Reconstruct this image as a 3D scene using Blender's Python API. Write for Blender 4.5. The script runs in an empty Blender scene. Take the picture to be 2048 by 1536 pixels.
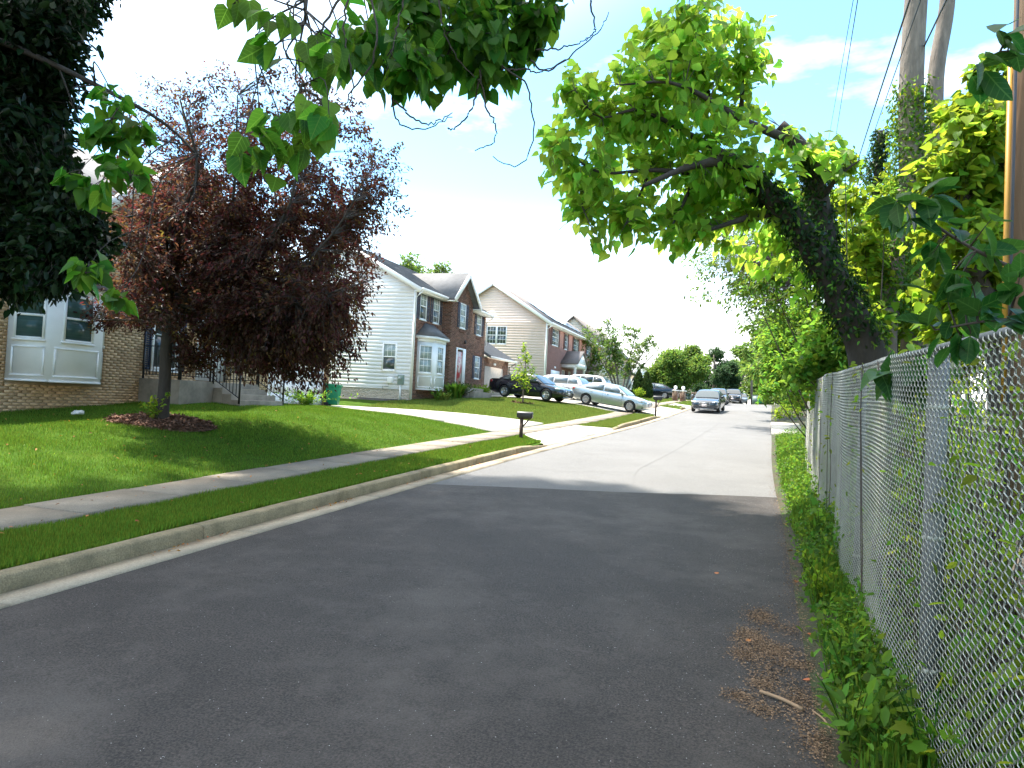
import bpy, bmesh, math, random
import numpy as np
from mathutils import Vector, Matrix
rng = np.random.default_rng(7)
random.seed(7)
S = bpy.context.scene
COL = S.collection
R = math.radians

# ------------------------------------------------------------------ camera, sky, sun, exposure
F = 1400.0 / 2048.0
EYE = np.array([0.0, 0.0, 2.0])
yaw, pitch, roll = R(18.4), R(1.5), 0.05
cf = np.array([-math.sin(yaw) * math.cos(pitch), math.cos(yaw) * math.cos(pitch), math.sin(pitch)])
cr0 = np.array([math.cos(yaw), math.sin(yaw), 0.0])
cu0 = np.cross(cr0, cf)
cr = cr0 * math.cos(roll) + cu0 * math.sin(roll)
cu = cu0 * math.cos(roll) - cr0 * math.sin(roll)
cam = bpy.data.cameras.new('camera')
cam.lens = 36.0 * F
cam.sensor_width = 36.0
cam.clip_start = 0.05
cam.clip_end = 3000
camo = bpy.data.objects.new('camera', cam)
COL.objects.link(camo)
camo.matrix_world = Matrix(((cr[0], cu[0], -cf[0], EYE[0]), (cr[1], cu[1], -cf[1], EYE[1]), (cr[2], cu[2], -cf[2], EYE[2]), (0, 0, 0, 1)))
S.camera = camo
S.render.resolution_x, S.render.resolution_y = 1024, 768
SUN = np.array([-0.95, 0.30, 0.0]); SUN /= np.linalg.norm(SUN)
ELEV = R(69)
SUN = np.array([SUN[0] * math.cos(ELEV), SUN[1] * math.cos(ELEV), math.sin(ELEV)])
w = bpy.data.worlds.new('World'); S.world = w; w.use_nodes = True
nt = w.node_tree; nt.nodes.clear()
out = nt.nodes.new('ShaderNodeOutputWorld'); bg = nt.nodes.new('ShaderNodeBackground')
sky = nt.nodes.new('ShaderNodeTexSky'); sky.sky_type = 'NISHITA'; sky.sun_disc = False
sky.sun_elevation = ELEV; sky.sun_rotation = math.atan2(SUN[0], SUN[1])
sky.air_density = 1.0; sky.dust_density = 0.6; sky.ozone_density = 1.0
tc = nt.nodes.new('ShaderNodeTexCoord')
mp = nt.nodes.new('ShaderNodeMapping'); mp.inputs['Scale'].default_value = (1.0, 1.0, 3.0)
cl = nt.nodes.new('ShaderNodeTexNoise'); cl.inputs['Scale'].default_value = 2.2; cl.inputs['Detail'].default_value = 7; cl.inputs['Roughness'].default_value = 0.6
rp = nt.nodes.new('ShaderNodeValToRGB'); rp.color_ramp.elements[0].position = 0.52; rp.color_ramp.elements[1].position = 0.82
mx = nt.nodes.new('ShaderNodeMix'); mx.data_type = 'RGBA'; mx.inputs[7].default_value = (6.0, 5.8, 5.5, 1)
nt.links.new(tc.outputs['Generated'], mp.inputs[0]); nt.links.new(mp.outputs[0], cl.inputs['Vector'])
nt.links.new(cl.outputs[0], rp.inputs[0])
def _wm(op, a, b=None):
    q = nt.nodes.new('ShaderNodeMath'); q.operation = op
    for i_, v_ in enumerate((a, b)):
        if v_ is None: continue
        if isinstance(v_, (int, float)): q.inputs[i_].default_value = v_
        else: nt.links.new(v_, q.inputs[i_])
    return q.outputs[0]
def _wr(src, a, b, c, d):
    q = nt.nodes.new('ShaderNodeMapRange'); q.interpolation_type = 'SMOOTHSTEP'
    for i_, v_ in enumerate((a, b, c, d)): q.inputs[i_ + 1].default_value = v_
    nt.links.new(src, q.inputs[0]); return q.outputs[0]
dt_ = nt.nodes.new('ShaderNodeVectorMath'); dt_.operation = 'DOT_PRODUCT'; nt.links.new(tc.outputs['Generated'], dt_.inputs[0]); dt_.inputs[1].default_value = tuple(SUN)   # thin bright veil of cloud round the sun, haze at the horizon
sz_ = nt.nodes.new('ShaderNodeSeparateXYZ'); nt.links.new(tc.outputs['Generated'], sz_.inputs[0])
veil = _wm('MAXIMUM', _wr(dt_.outputs['Value'], .58, .84, 0, .9), _wr(sz_.outputs[2], .02, .30, .95, 0))
nt.links.new(_wm('MAXIMUM', rp.outputs[0], veil), mx.inputs[0])
hs_ = nt.nodes.new('ShaderNodeHueSaturation'); hs_.inputs['Saturation'].default_value = 1.22; hs_.inputs['Hue'].default_value = .486; hs_.inputs['Value'].default_value = .9; nt.links.new(sky.outputs[0], hs_.inputs['Color']); nt.links.new(hs_.outputs[0], mx.inputs[6]); nt.links.new(mx.outputs[2], bg.inputs['Color'])
bg.inputs['Strength'].default_value = 0.125
nt.links.new(bg.outputs[0], out.inputs['Surface'])
sl = bpy.data.lights.new('sun', 'SUN'); sl.energy = 2.7; sl.angle = R(1.2); sl.color = (1.0, 0.95, 0.86)
so = bpy.data.objects.new('sun', sl); COL.objects.link(so)
so.rotation_euler = Vector(-SUN).to_track_quat('-Z', 'Y').to_euler()
S.view_settings.view_transform = 'Standard'; S.view_settings.look = 'None'
S.view_settings.gamma = 1.0; S.view_settings.use_curve_mapping = False
S.view_settings.exposure = 2.28
S.render.engine = 'CYCLES'
cy = S.cycles
cy.max_bounces = 8; cy.diffuse_bounces = 4; cy.glossy_bounces = 3; cy.transmission_bounces = 4; cy.transparent_max_bounces = 8
cy.use_denoising = True
cy.caustics_reflective = False; cy.caustics_refractive = False

# ------------------------------------------------------------------ helpers
OFF = {}
def vec(o): return np.array(OFF.get(o.name, (0, 0, 0)), float)
def tag(o, label=None, cat=None, group=None, kind=None):
    if label: o['label'] = label
    if cat: o['category'] = cat
    if group: o['group'] = group
    if kind: o['kind'] = kind
    return o
def thing(name, label, cat, loc=(0, 0, 0), rotz=0.0, group=None, local=False, kind=None):
    o = bpy.data.objects.new(name, None); COL.objects.link(o)
    o.location = loc; o.rotation_euler = (0, 0, rotz); o.empty_display_size = 0.2
    OFF[o.name] = (0, 0, 0) if local else tuple(loc)
    return tag(o, label, cat, group, kind)
def link(name, me, parent=None, label=None, kind=None):
    o = bpy.data.objects.new(name, me); COL.objects.link(o)
    if parent is not None: o.parent = parent; OFF[o.name] = OFF.get(parent.name, (0, 0, 0))
    return tag(o, label, None, None, kind)
def raw_mesh(name, V, faces_idx, counts, m, smooth=False):
    me = bpy.data.meshes.new(name)
    V = np.ascontiguousarray(V, dtype=np.float32)
    me.vertices.add(len(V)); me.vertices.foreach_set('co', V.ravel())
    me.loops.add(len(faces_idx)); me.loops.foreach_set('vertex_index', np.ascontiguousarray(faces_idx, dtype=np.int32))
    me.polygons.add(len(counts))
    counts = np.asarray(counts, dtype=np.int32)
    me.polygons.foreach_set('loop_start', np.concatenate(([0], np.cumsum(counts)[:-1])).astype(np.int32))
    if smooth: me.polygons.foreach_set('use_smooth', np.ones(len(counts), dtype=bool))
    me.update(calc_edges=True)
    if m: me.materials.append(m)
    return me
class MB:
    def __init__(s): s.v = []; s.f = []
    def add(s, V, Fc):
        b = len(s.v); s.v += [tuple(map(float, p)) for p in V]; s.f += [tuple(b + i for i in f) for f in Fc]; return s
    def obox(s, o, u, v, n, a, b, c):
        o, u, v, n = (np.array(t, float) for t in (o, u, v, n))
        P = [o + u * i + v * j + n * k for k in c for j in b for i in a]
        return s.add(P, [(0, 2, 3, 1), (4, 5, 7, 6), (0, 1, 5, 4), (2, 6, 7, 3), (0, 4, 6, 2), (1, 3, 7, 5)])
    def box(s, x, y, z): return s.obox((0, 0, 0), (1, 0, 0), (0, 1, 0), (0, 0, 1), x, y, z)
    def prism(s, poly, d):
        n = len(poly); d = np.array(d, float); P = [np.array(p, float) for p in poly]
        return s.add(P + [p + d for p in P], [tuple(range(n))[::-1], tuple(range(n, 2 * n))] + [(i, (i + 1) % n, n + (i + 1) % n, n + i) for i in range(n)])
    def tube(s, pts, rad, k=6, caps=True):
        P = np.array(pts, float); n = len(P)
        rad = np.full(n, rad) if np.isscalar(rad) else np.array(rad, float)
        V = []
        for i in range(n):
            t = P[min(i + 1, n - 1)] - P[max(i - 1, 0)]; t /= np.linalg.norm(t) + 1e-9
            a = np.cross(t, (0, 0, 1.0) if abs(t[2]) < 0.9 else (1.0, 0, 0)); a /= np.linalg.norm(a); b = np.cross(t, a)
            for j in range(k):
                c = 2 * math.pi * j / k
                V.append(P[i] + rad[i] * (math.cos(c) * a + math.sin(c) * b))
        Fc = [(i * k + j, i * k + (j + 1) % k, (i + 1) * k + (j + 1) % k, (i + 1) * k + j) for i in range(n - 1) for j in range(k)]
        if caps: Fc += [tuple(range(k))[::-1], tuple(range((n - 1) * k, n * k))]
        return s.add(V, Fc)
    def lathe(s, prof, c=(0, 0, 0), axis=2, k=16):
        V = []
        for r, h in prof:
            for j in range(k):
                a = 2 * math.pi * j / k; p = [0, 0, 0]
                p[axis] = h; p[(axis + 1) % 3] = r * math.cos(a); p[(axis + 2) % 3] = r * math.sin(a)
                V.append((p[0] + c[0], p[1] + c[1], p[2] + c[2]))
        n = len(prof)
        Fc = [(i * k + j, i * k + (j + 1) % k, (i + 1) * k + (j + 1) % k, (i + 1) * k + j) for i in range(n - 1) for j in range(k)]
        if prof[0][0] > 1e-4: Fc.append(tuple(range(k))[::-1])
        if prof[-1][0] > 1e-4: Fc.append(tuple(range((n - 1) * k, n * k)))
        return s.add(V, Fc)
    def mesh(s, name, m, off=(0, 0, 0), smooth=False):
        V = np.array(s.v, float) - np.array(off)
        me = raw_mesh(name, V, [i for f in s.f for i in f], [len(f) for f in s.f], m, smooth)
        return me
    def build(s, name, m, parent=None, label=None, kind=None, smooth=False):
        off = OFF.get(parent.name, (0, 0, 0)) if parent is not None else (0, 0, 0)
        return link(name, s.mesh(name, m, off, smooth), parent, label, kind)
def fix_normals(o):
    bm = bmesh.new(); bm.from_mesh(o.data); bmesh.ops.recalc_face_normals(bm, faces=bm.faces); bm.to_mesh(o.data); bm.free()
def bevel(o, wdt=0.01, seg=2):
    m = o.modifiers.new('bevel', 'BEVEL'); m.width = wdt; m.segments = seg; m.limit_method = 'ANGLE'; return o
def grid(name, X, Y, Z, m, parent=None, kind=None, smooth=True):
    a, b = X.shape
    V = np.stack([X, Y, Z], -1).reshape(-1, 3)
    i, j = np.meshgrid(np.arange(a - 1), np.arange(b - 1), indexing='ij'); q = (i * b + j).ravel()
    Fc = np.stack([q, q + b, q + b + 1, q + 1], -1)
    me = raw_mesh(name, V - (vec(parent) if parent else 0), Fc.ravel(), np.full(len(Fc), 4), m, smooth)
    return link(name, me, parent, None, kind)
def shape_on(pts, rest, th): pass

# materials ------------------------------------------------------------
def _n(m, t): return m.node_tree.nodes.new(t)
def pm(name, base, rough=0.7, var=0.2, scale=4.0, bump=0.0, bscale=60.0, metal=0.0, coat=0.0, rnd=0.0, spec=0.5, stretch=None, dirt=None, second=None, speck=None):
    m = bpy.data.materials.new(name); m.use_nodes = True; L = m.node_tree.links
    p = m.node_tree.nodes['Principled BSDF']
    p.inputs['Roughness'].default_value = rough; p.inputs['Metallic'].default_value = metal
    p.inputs['Coat Weight'].default_value = coat; p.inputs['Coat Roughness'].default_value = 0.05
    p.inputs['Specular IOR Level'].default_value = spec
    t = _n(m, 'ShaderNodeTexCoord'); src = t.outputs['Object']
    if stretch:
        q = _n(m, 'ShaderNodeMapping'); q.inputs['Scale'].default_value = stretch; L.new(src, q.inputs[0]); src = q.outputs[0]
    no = _n(m, 'ShaderNodeTexNoise'); no.inputs['Scale'].default_value = scale; no.inputs['Detail'].default_value = 6; no.inputs['Roughness'].default_value = 0.65
    L.new(src, no.inputs['Vector'])
    hs = _n(m, 'ShaderNodeHueSaturation'); hs.inputs['Color'].default_value = (*base, 1)
    mr = _n(m, 'ShaderNodeMapRange'); mr.inputs[1].default_value = 0.25; mr.inputs[2].default_value = 0.75
    mr.inputs[3].default_value = 1 - var; mr.inputs[4].default_value = 1 + var
    L.new(no.outputs[0], mr.inputs[0]); v = mr.outputs[0]
    if rnd:
        g = _n(m, 'ShaderNodeNewGeometry'); r2 = _n(m, 'ShaderNodeMapRange'); r2.inputs[3].default_value = 1 - rnd; r2.inputs[4].default_value = 1 + rnd
        oi = _n(m, 'ShaderNodeObjectInfo'); ad = _n(m, 'ShaderNodeMath'); ad.operation = 'ADD'; fr = _n(m, 'ShaderNodeMath'); fr.operation = 'FRACT'
        L.new(g.outputs['Random Per Island'], ad.inputs[0]); L.new(oi.outputs['Random'], ad.inputs[1]); L.new(ad.outputs[0], fr.inputs[0])
        L.new(fr.outputs[0], r2.inputs[0])
        mu = _n(m, 'ShaderNodeMath'); mu.operation = 'MULTIPLY'; L.new(v, mu.inputs[0]); L.new(r2.outputs[0], mu.inputs[1]); v = mu.outputs[0]
    if speck:
        ns = _n(m, 'ShaderNodeTexNoise'); ns.inputs['Scale'].default_value = speck[0]; ns.inputs['Detail'].default_value = 2; L.new(src, ns.inputs['Vector'])
        ms_ = _n(m, 'ShaderNodeMapRange'); ms_.inputs[1].default_value = .34; ms_.inputs[2].default_value = .66; ms_.inputs[3].default_value = 1 - speck[1]; ms_.inputs[4].default_value = 1 + speck[1]; L.new(ns.outputs[0], ms_.inputs[0])
        mk = _n(m, 'ShaderNodeMath'); mk.operation = 'MULTIPLY'; L.new(v, mk.inputs[0]); L.new(ms_.outputs[0], mk.inputs[1]); v = mk.outputs[0]
    L.new(v, hs.inputs['Value']); c = hs.outputs[0]
    if second:   # (colour, scale, low, high): worn patches of another colour
        n2 = _n(m, 'ShaderNodeTexNoise'); n2.inputs['Scale'].default_value = second[1]; n2.inputs['Detail'].default_value = 8; n2.inputs['Roughness'].default_value = 0.7
        L.new(src, n2.inputs['Vector'])
        m2 = _n(m, 'ShaderNodeMapRange'); m2.inputs[1].default_value = second[2]; m2.inputs[2].default_value = second[3]
        if len(second) > 4: m2.inputs[4].default_value = second[4]
        L.new(n2.outputs[0], m2.inputs[0])
        mi = _n(m, 'ShaderNodeMix'); mi.data_type = 'RGBA'; mi.inputs[7].default_value = (*second[0], 1)
        L.new(m2.outputs[0], mi.inputs[0]); L.new(c, mi.inputs[6]); c = mi.outputs[2]
    L.new(c, p.inputs['Base Color'])
    if bump:
        nb = _n(m, 'ShaderNodeTexNoise'); nb.inputs['Scale'].default_value = bscale; nb.inputs['Detail'].default_value = 3; L.new(src, nb.inputs['Vector'])
        bp = _n(m, 'ShaderNodeBump'); bp.inputs['Strength'].default_value = bump; bp.inputs['Distance'].default_value = 0.02
        L.new(nb.outputs[0], bp.inputs['Height']); L.new(bp.outputs[0], p.inputs['Normal'])
    return m
def leafmat(name, base, trans, var=0.35, hue=0.03, tw=0.5, rough=0.5, vein=False, spec=0.14):
    m = bpy.data.materials.new(name); m.use_nodes = True; L = m.node_tree.links; N = m.node_tree.nodes
    p = N['Principled BSDF']; p.inputs['Roughness'].default_value = rough; p.inputs['Specular IOR Level'].default_value = spec
    t = _n(m, 'ShaderNodeBsdfTranslucent'); mix = _n(m, 'ShaderNodeMixShader'); mix.inputs[0].default_value = tw
    g = _n(m, 'ShaderNodeNewGeometry'); oi = _n(m, 'ShaderNodeObjectInfo')
    ad = _n(m, 'ShaderNodeMath'); ad.operation = 'ADD'; fr = _n(m, 'ShaderNodeMath'); fr.operation = 'FRACT'
    L.new(g.outputs['Random Per Island'], ad.inputs[0]); L.new(oi.outputs['Random'], ad.inputs[1]); L.new(ad.outputs[0], fr.inputs[0])
    r1 = _n(m, 'ShaderNodeMapRange'); r1.inputs[3].default_value = 1 - var; r1.inputs[4].default_value = 1 + var; L.new(fr.outputs[0], r1.inputs[0])
    m7 = _n(m, 'ShaderNodeMath'); m7.operation = 'MULTIPLY'; m7.inputs[1].default_value = 7.13; f7 = _n(m, 'ShaderNodeMath'); f7.operation = 'FRACT'
    L.new(fr.outputs[0], m7.inputs[0]); L.new(m7.outputs[0], f7.inputs[0])
    r2 = _n(m, 'ShaderNodeMapRange'); r2.inputs[3].default_value = 0.5 - hue; r2.inputs[4].default_value = 0.5 + hue; L.new(f7.outputs[0], r2.inputs[0])
    for colr, dst in ((base, p.inputs['Base Color']), (trans, t.inputs['Color'])):
        h = _n(m, 'ShaderNodeHueSaturation'); h.inputs['Color'].default_value = (*colr, 1)
        L.new(r1.outputs[0], h.inputs['Value']); L.new(r2.outputs[0], h.inputs['Hue']); hc = h.outputs[0]
        if vein:
            tcv = _n(m, 'ShaderNodeTexCoord'); sx = _n(m, 'ShaderNodeSeparateXYZ'); L.new(tcv.outputs['Object'], sx.inputs[0])
            def mth(op, a, b_=None):
                q = _n(m, 'ShaderNodeMath'); q.operation = op
                for i_, v_ in enumerate((a, b_)):
                    if v_ is None: continue
                    if isinstance(v_, (int, float)): q.inputs[i_].default_value = v_
                    else: L.new(v_, q.inputs[i_])
                return q.outputs[0]
            ax_ = mth('ABSOLUTE', sx.outputs[0]); mid_ = mth('LESS_THAN', ax_, .016)
            sd_ = mth('GREATER_THAN', mth('SINE', mth('MULTIPLY', mth('SUBTRACT', sx.outputs[1], mth('MULTIPLY', ax_, .75)), 36.0)), .93)
            fac = mth('MAXIMUM', mid_, mth('MULTIPLY', sd_, .55)); mv = _n(m, 'ShaderNodeMix'); mv.data_type = 'RGBA'; L.new(fac, mv.inputs[0]); L.new(hc, mv.inputs[6])
            mv.inputs[7].default_value = (min(1, colr[0] * 1.7 + .03), min(1, colr[1] * 1.5 + .03), colr[2] * 1.6 + .01, 1); hc = mv.outputs[2]
        L.new(hc, dst)
    if spec < .1:      # matt blades: no sheen at grazing view
        df_ = _n(m, 'ShaderNodeBsdfDiffuse'); L.new(p.inputs['Base Color'].links[0].from_socket, df_.inputs['Color']); L.new(df_.outputs[0], mix.inputs[1])
    else: L.new(p.outputs[0], mix.inputs[1])
    L.new(t.outputs[0], mix.inputs[2]); L.new(mix.outputs[0], N['Material Output'].inputs['Surface'])
    return m
M = {}
M['asphalt_new'] = pm('fresh_asphalt', (0.043, 0.035, 0.030), 0.8, 0.34, 1.1, 1.0, 110, second=((0.115, 0.098, 0.085), 0.62, 0.49, 0.74, 0.8), speck=(70, .6))
M['asphalt_old'] = pm('worn_asphalt', (0.15, 0.147, 0.143), 0.9, 0.16, 0.9, 0.6, 150, second=((0.105, 0.10, 0.097), 0.45, 0.5, 0.75, 0.6), speck=(60, .3))
M['concrete'] = pm('pavement_concrete', (0.27, 0.225, 0.17), 0.9, 0.18, 2.2, 0.35, 120, rnd=0.09, second=((0.16, 0.135, 0.10), 1.4, 0.47, 0.75, 0.75), speck=(70, .18))
M['kerb'] = pm('kerb_concrete', (0.285, 0.225, 0.13), 0.9, 0.2, 3.0, 0.5, 90, rnd=0.12, second=((0.10, 0.085, 0.045), 2.2, 0.45, 0.72, 0.75), speck=(60, .2))
M['gutter'] = pm('gutter_concrete', (0.36, 0.295, 0.21), 0.9, 0.15, 2.0, 0.3, 90, rnd=.08, second=((0.17, 0.14, 0.10), 1.7, 0.48, 0.75, 0.7), speck=(60, .15))
M['drive'] = pm('driveway_concrete', (0.47, 0.44, 0.38), 0.9, 0.1, 1.4, 0.25, 80, rnd=0.04, second=((0.33, 0.29, 0.23), 0.9, 0.55, 0.85, 0.4))
M['soil'] = pm('lawn_soil', (0.055, 0.10, 0.018), 1.0, 0.4, 3.0, 0.6, 40, spec=0.0, second=((0.10, 0.125, 0.018), 0.7, 0.52, 0.8, 0.6))
M['forest'] = pm('leaf_litter', (0.05, 0.038, 0.022), 0.95, 0.45, 3.0, 0.8, 30, second=((0.035, 0.065, 0.015), 1.1, 0.42, 0.62, 0.8))
M['land'] = pm('far_land', (0.07, 0.10, 0.035), 0.95, 0.3, 0.05)
M['bark'] = pm('grey_bark', (0.16, 0.125, 0.095), 0.95, 0.35, 6.0, 1.0, 25, stretch=(1, 1, 0.25))
M['bark_dark'] = pm('dark_bark', (0.045, 0.036, 0.03), 0.95, 0.35, 6.0, 0.8, 30, stretch=(1, 1, 0.3))
M['bark_pale'] = pm('pale_bark', (0.21, 0.175, 0.145), 0.95, 0.45, 7.0, 1.0, 22, stretch=(1, 1, 0.22), second=((0.10, 0.085, 0.07), 3.0, .5, .7, .7))
M['twig'] = pm('twig', (0.07, 0.055, 0.045), 0.9)
M['white'] = pm('white_paint', (0.88, 0.87, 0.84), 0.5, 0.04, 3)
M['siding_white'] = pm('white_vinyl', (0.87, 0.85, 0.82), 0.55, 0.04, 2, rnd=0.03)
M['siding_beige'] = pm('beige_vinyl', (0.76, 0.585, 0.485), 0.6, 0.05, 2, rnd=0.04)
M['siding_cream'] = pm('cream_vinyl', (0.66, 0.59, 0.47), 0.6, 0.05, 2, rnd=0.03)
M['brick_tan'] = pm('tan_brick', (0.62, 0.44, 0.265), 0.9, 0.22, 9, 0.5, 60, rnd=0.25, second=((0.42, 0.20, 0.06), 0.5, 0.40, 0.64, 0.8))
M['mortar_tan'] = pm('tan_mortar', (0.36, 0.275, 0.185), 0.95, 0.2, 6, second=((0.2, 0.11, 0.04), 0.55, 0.52, 0.75, 0.6))
M['brick_red'] = pm('red_brown_brick', (0.16, 0.072, 0.045), 0.9, 0.2, 9, 0.4, 60, rnd=0.5)
M['mortar_red'] = pm('pale_mortar', (0.60, 0.49, 0.39), 0.95, 0.15, 6)
M['brick_white'] = pm('painted_brick', (0.62, 0.56, 0.48), 0.9, 0.1, 6, rnd=0.1)
M['dark_stone'] = pm('dark_footing', (0.12, 0.11, 0.10), 0.95, 0.3, 5)
def shingle(name, base):
    m = pm(name, base, 0.95, 0.2, 3.0)
    L = m.node_tree.links; t = _n(m, 'ShaderNodeTexCoord'); b = _n(m, 'ShaderNodeTexNoise'); b.inputs['Scale'].default_value = 14; b.inputs['Detail'].default_value = 2
    L.new(t.outputs['Object'], b.inputs['Vector']); bp = _n(m, 'ShaderNodeBump'); bp.inputs['Strength'].default_value = 0.6; bp.inputs['Distance'].default_value = 0.02
    L.new(b.outputs[0], bp.inputs['Height']); L.new(bp.outputs[0], m.node_tree.nodes['Principled BSDF'].inputs['Normal']); return m
M['shingle'] = shingle('grey_shingles', (0.15, 0.148, 0.148))
M['shingle_brown'] = shingle('brown_grey_shingles', (0.17, 0.15, 0.14))
M['glass_dark'] = pm('window_glass_dark', (0.05, 0.065, 0.065), 0.06, 0.1, 1, spec=0.8)
M['glass_blind'] = pm('window_glass_over_blinds', (0.30, 0.36, 0.34), 0.1, 0.15, 1.5, spec=0.7, stretch=(0.3, 0.3, 14))
M['glass_green'] = pm('window_glass_teal', (0.055, 0.10, 0.09), 0.15, 0.25, 3, spec=0.25, stretch=(0.2, 0.2, 9))
M['shutter'] = pm('slate_blue_shutter', (0.055, 0.065, 0.095), 0.6, 0.1, 4)
M['shutter_navy'] = pm('navy_shutter', (0.03, 0.045, 0.085), 0.6, 0.1, 4)
M['shutter_maroon'] = pm('maroon_shutter', (0.11, 0.05, 0.05), 0.6, 0.1, 4)
M['iron'] = pm('black_iron', (0.02, 0.02, 0.02), 0.5, 0.1)
M['old_concrete'] = pm('stained_stoop_concrete', (0.30, 0.26, 0.21), 0.95, 0.2, 2.5, 0.3, 60, second=((0.09, 0.085, 0.065), 1.5, 0.45, 0.7, 0.7))
M['galv'] = pm('galvanised_steel', (0.42, 0.425, 0.375), 0.5, 0.3, 9, metal=0.05, second=((0.19, 0.22, 0.165), 3.0, 0.5, 0.75, 0.7))
M['post'] = pm('weathered_steel_post', (0.15, 0.155, 0.155), 0.65, 0.3, 3, metal=0.1)
M['plastic_black'] = pm('black_plastic', (0.03, 0.03, 0.032), 0.4, 0.05)
M['wood_brown'] = pm('brown_post_wood', (0.07, 0.045, 0.035), 0.85, 0.2, 8)
M['green_bin'] = pm('green_plastic', (0.0, 0.20, 0.085), 0.45, 0.08)
M['grey_green'] = pm('grey_green_paint', (0.20, 0.27, 0.23), 0.5, 0.1)
M['mulch'] = pm('wood_mulch', (0.15, 0.075, 0.045), 0.95, 0.4, 12, 1.0, 40, rnd=0.4)
M['pole'] = pm('utility_pole_wood', (0.20, 0.125, 0.075), 0.9, 0.25, 4, 0.6, 30, stretch=(1, 1, 0.1))
M['yellow'] = pm('yellow_cable_guard', (0.40, 0.20, 0.02), 0.5, 0.1)
M['cable'] = pm('black_cable', (0.05, 0.055, 0.07), 0.6)
M['paper'] = pm('pale_litter', (0.75, 0.74, 0.7), 0.8)
M['stick'] = pm('dry_stick', (0.33, 0.22, 0.13), 0.9)
M['duff'] = pm('dry_catkins', (0.21, 0.135, 0.08), 0.95, 0.3, 20, rnd=0.5)
M['dry_leaf'] = leafmat('dry_leaf', (0.45, 0.20, 0.06), (0.3, 0.12, 0.02), 0.5, 0.03, 0.25)
M['grass'] = leafmat('grass_blade', (0.09, 0.165, 0.024), (0.195, 0.335, 0.034), 0.4, 0.03, 0.42, .6, spec=.08)
M['grass_gold'] = leafmat('golden_grass_blade', (0.115, 0.165, 0.024), (0.24, 0.33, 0.035), 0.4, 0.04, 0.42, .7, spec=.05)
M['grass_far'] = leafmat('dry_grass_blade', (0.165, 0.22, 0.05), (0.31, 0.38, 0.07), 0.4, 0.04, 0.4, .6, spec=.08)
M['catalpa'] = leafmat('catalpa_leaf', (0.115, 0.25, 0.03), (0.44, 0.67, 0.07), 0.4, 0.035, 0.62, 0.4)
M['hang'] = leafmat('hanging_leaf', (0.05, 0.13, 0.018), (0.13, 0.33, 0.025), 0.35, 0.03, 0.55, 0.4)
M['catalpa_leaf'] = leafmat('catalpa_veined_leaf', (0.115, 0.25, 0.03), (0.44, 0.67, 0.07), 0.4, 0.035, 0.62, 0.4, True)
M['hang_leaf'] = leafmat('hanging_veined_leaf', (0.05, 0.13, 0.018), (0.15, 0.36, 0.03), 0.35, 0.03, 0.55, 0.4, True)
M['near_leaf'] = leafmat('near_veined_leaf', (0.024, 0.08, 0.016), (0.04, 0.15, 0.02), 0.3, 0.02, 0.4, 0.35, True)
M['plum'] = leafmat('purple_plum_leaf', (0.056, 0.029, 0.021), (0.17, 0.064, 0.036), 0.5, 0.045, 0.42, 0.4)
M['plum_tip'] = leafmat('bronze_tip_leaf', (0.10, 0.06, 0.02), (0.22, 0.13, 0.03), 0.5, 0.04, 0.45)
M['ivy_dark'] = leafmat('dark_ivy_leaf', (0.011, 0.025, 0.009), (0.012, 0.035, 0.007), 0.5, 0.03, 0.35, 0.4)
M['ivy'] = leafmat('ivy_leaf', (0.025, 0.055, 0.016), (0.05, 0.12, 0.015), 0.5, 0.03, 0.4, 0.35)
M['lime'] = leafmat('lime_leaf', (0.12, 0.22, 0.02), (0.34, 0.46, 0.035), 0.4, 0.035, 0.58)
M['shrub'] = leafmat('shrub_leaf', (0.06, 0.13, 0.022), (0.16, 0.29, 0.025), 0.45, 0.035, 0.5)
M['near'] = leafmat('near_vine_leaf', (0.022, 0.075, 0.016), (0.03, 0.13, 0.018), 0.3, 0.02, 0.4, 0.35)
M['weed'] = leafmat('weed_leaf', (0.105, 0.215, 0.03), (0.24, 0.42, 0.04), 0.4, 0.035, 0.5)
M['far_tree'] = leafmat('far_tree_leaf', (0.10, 0.18, 0.04), (0.22, 0.34, 0.05), 0.4, 0.03, 0.45)
M['far_dark'] = leafmat('far_dark_leaf', (0.05, 0.095, 0.04), (0.07, 0.14, 0.045), 0.4, 0.02, 0.35)
M['arbor'] = leafmat('arborvitae_leaf', (0.045, 0.075, 0.022), (0.07, 0.12, 0.03), 0.5, 0.03, 0.3)

# ------------------------------------------------------------------ foliage helpers
T4 = (np.array([(0, 0, 0), (.27, .45, .07), (0, 1, -.03), (-.27, .45, .07)]), [(0, 1, 2), (0, 2, 3)])
T6 = (np.array([(0, 0, 0), (.21, .3, .07), (.19, .65, .05), (0, 1, -.1), (-.19, .65, .05), (-.21, .3, .07)]), [(0, 1, 2, 3), (0, 3, 4, 5)])
TH = (np.array([(0, 0, 0), (.2, -.1, .03), (.42, .08, .08), (.44, .34, .07), (.26, .66, .0), (0, 1.05, -.16), (0, .42, -.03),
                (-.26, .66, .0), (-.44, .34, .07), (-.42, .08, .08), (-.2, -.1, .03)]),
      [(0, 1, 2, 6), (6, 2, 3, 4), (6, 4, 5), (6, 5, 7), (6, 7, 8, 9), (0, 6, 9, 10)])
TM = (np.array([(0, 0, 0), (.28, -.04, .03), (.50, .20, .02), (.36, .34, .04), (.44, .62, .0), (.22, .66, .03), (0, 1, -.08), (-.22, .66, .03),
                (-.44, .62, .0), (-.36, .34, .04), (-.50, .20, .02), (-.28, -.04, .03), (0, .35, -.02)]),
      [(0, 1, 2, 3, 12), (12, 3, 4, 5), (12, 5, 6), (12, 6, 7), (12, 7, 8, 9), (0, 12, 9, 10, 11)])
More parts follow.
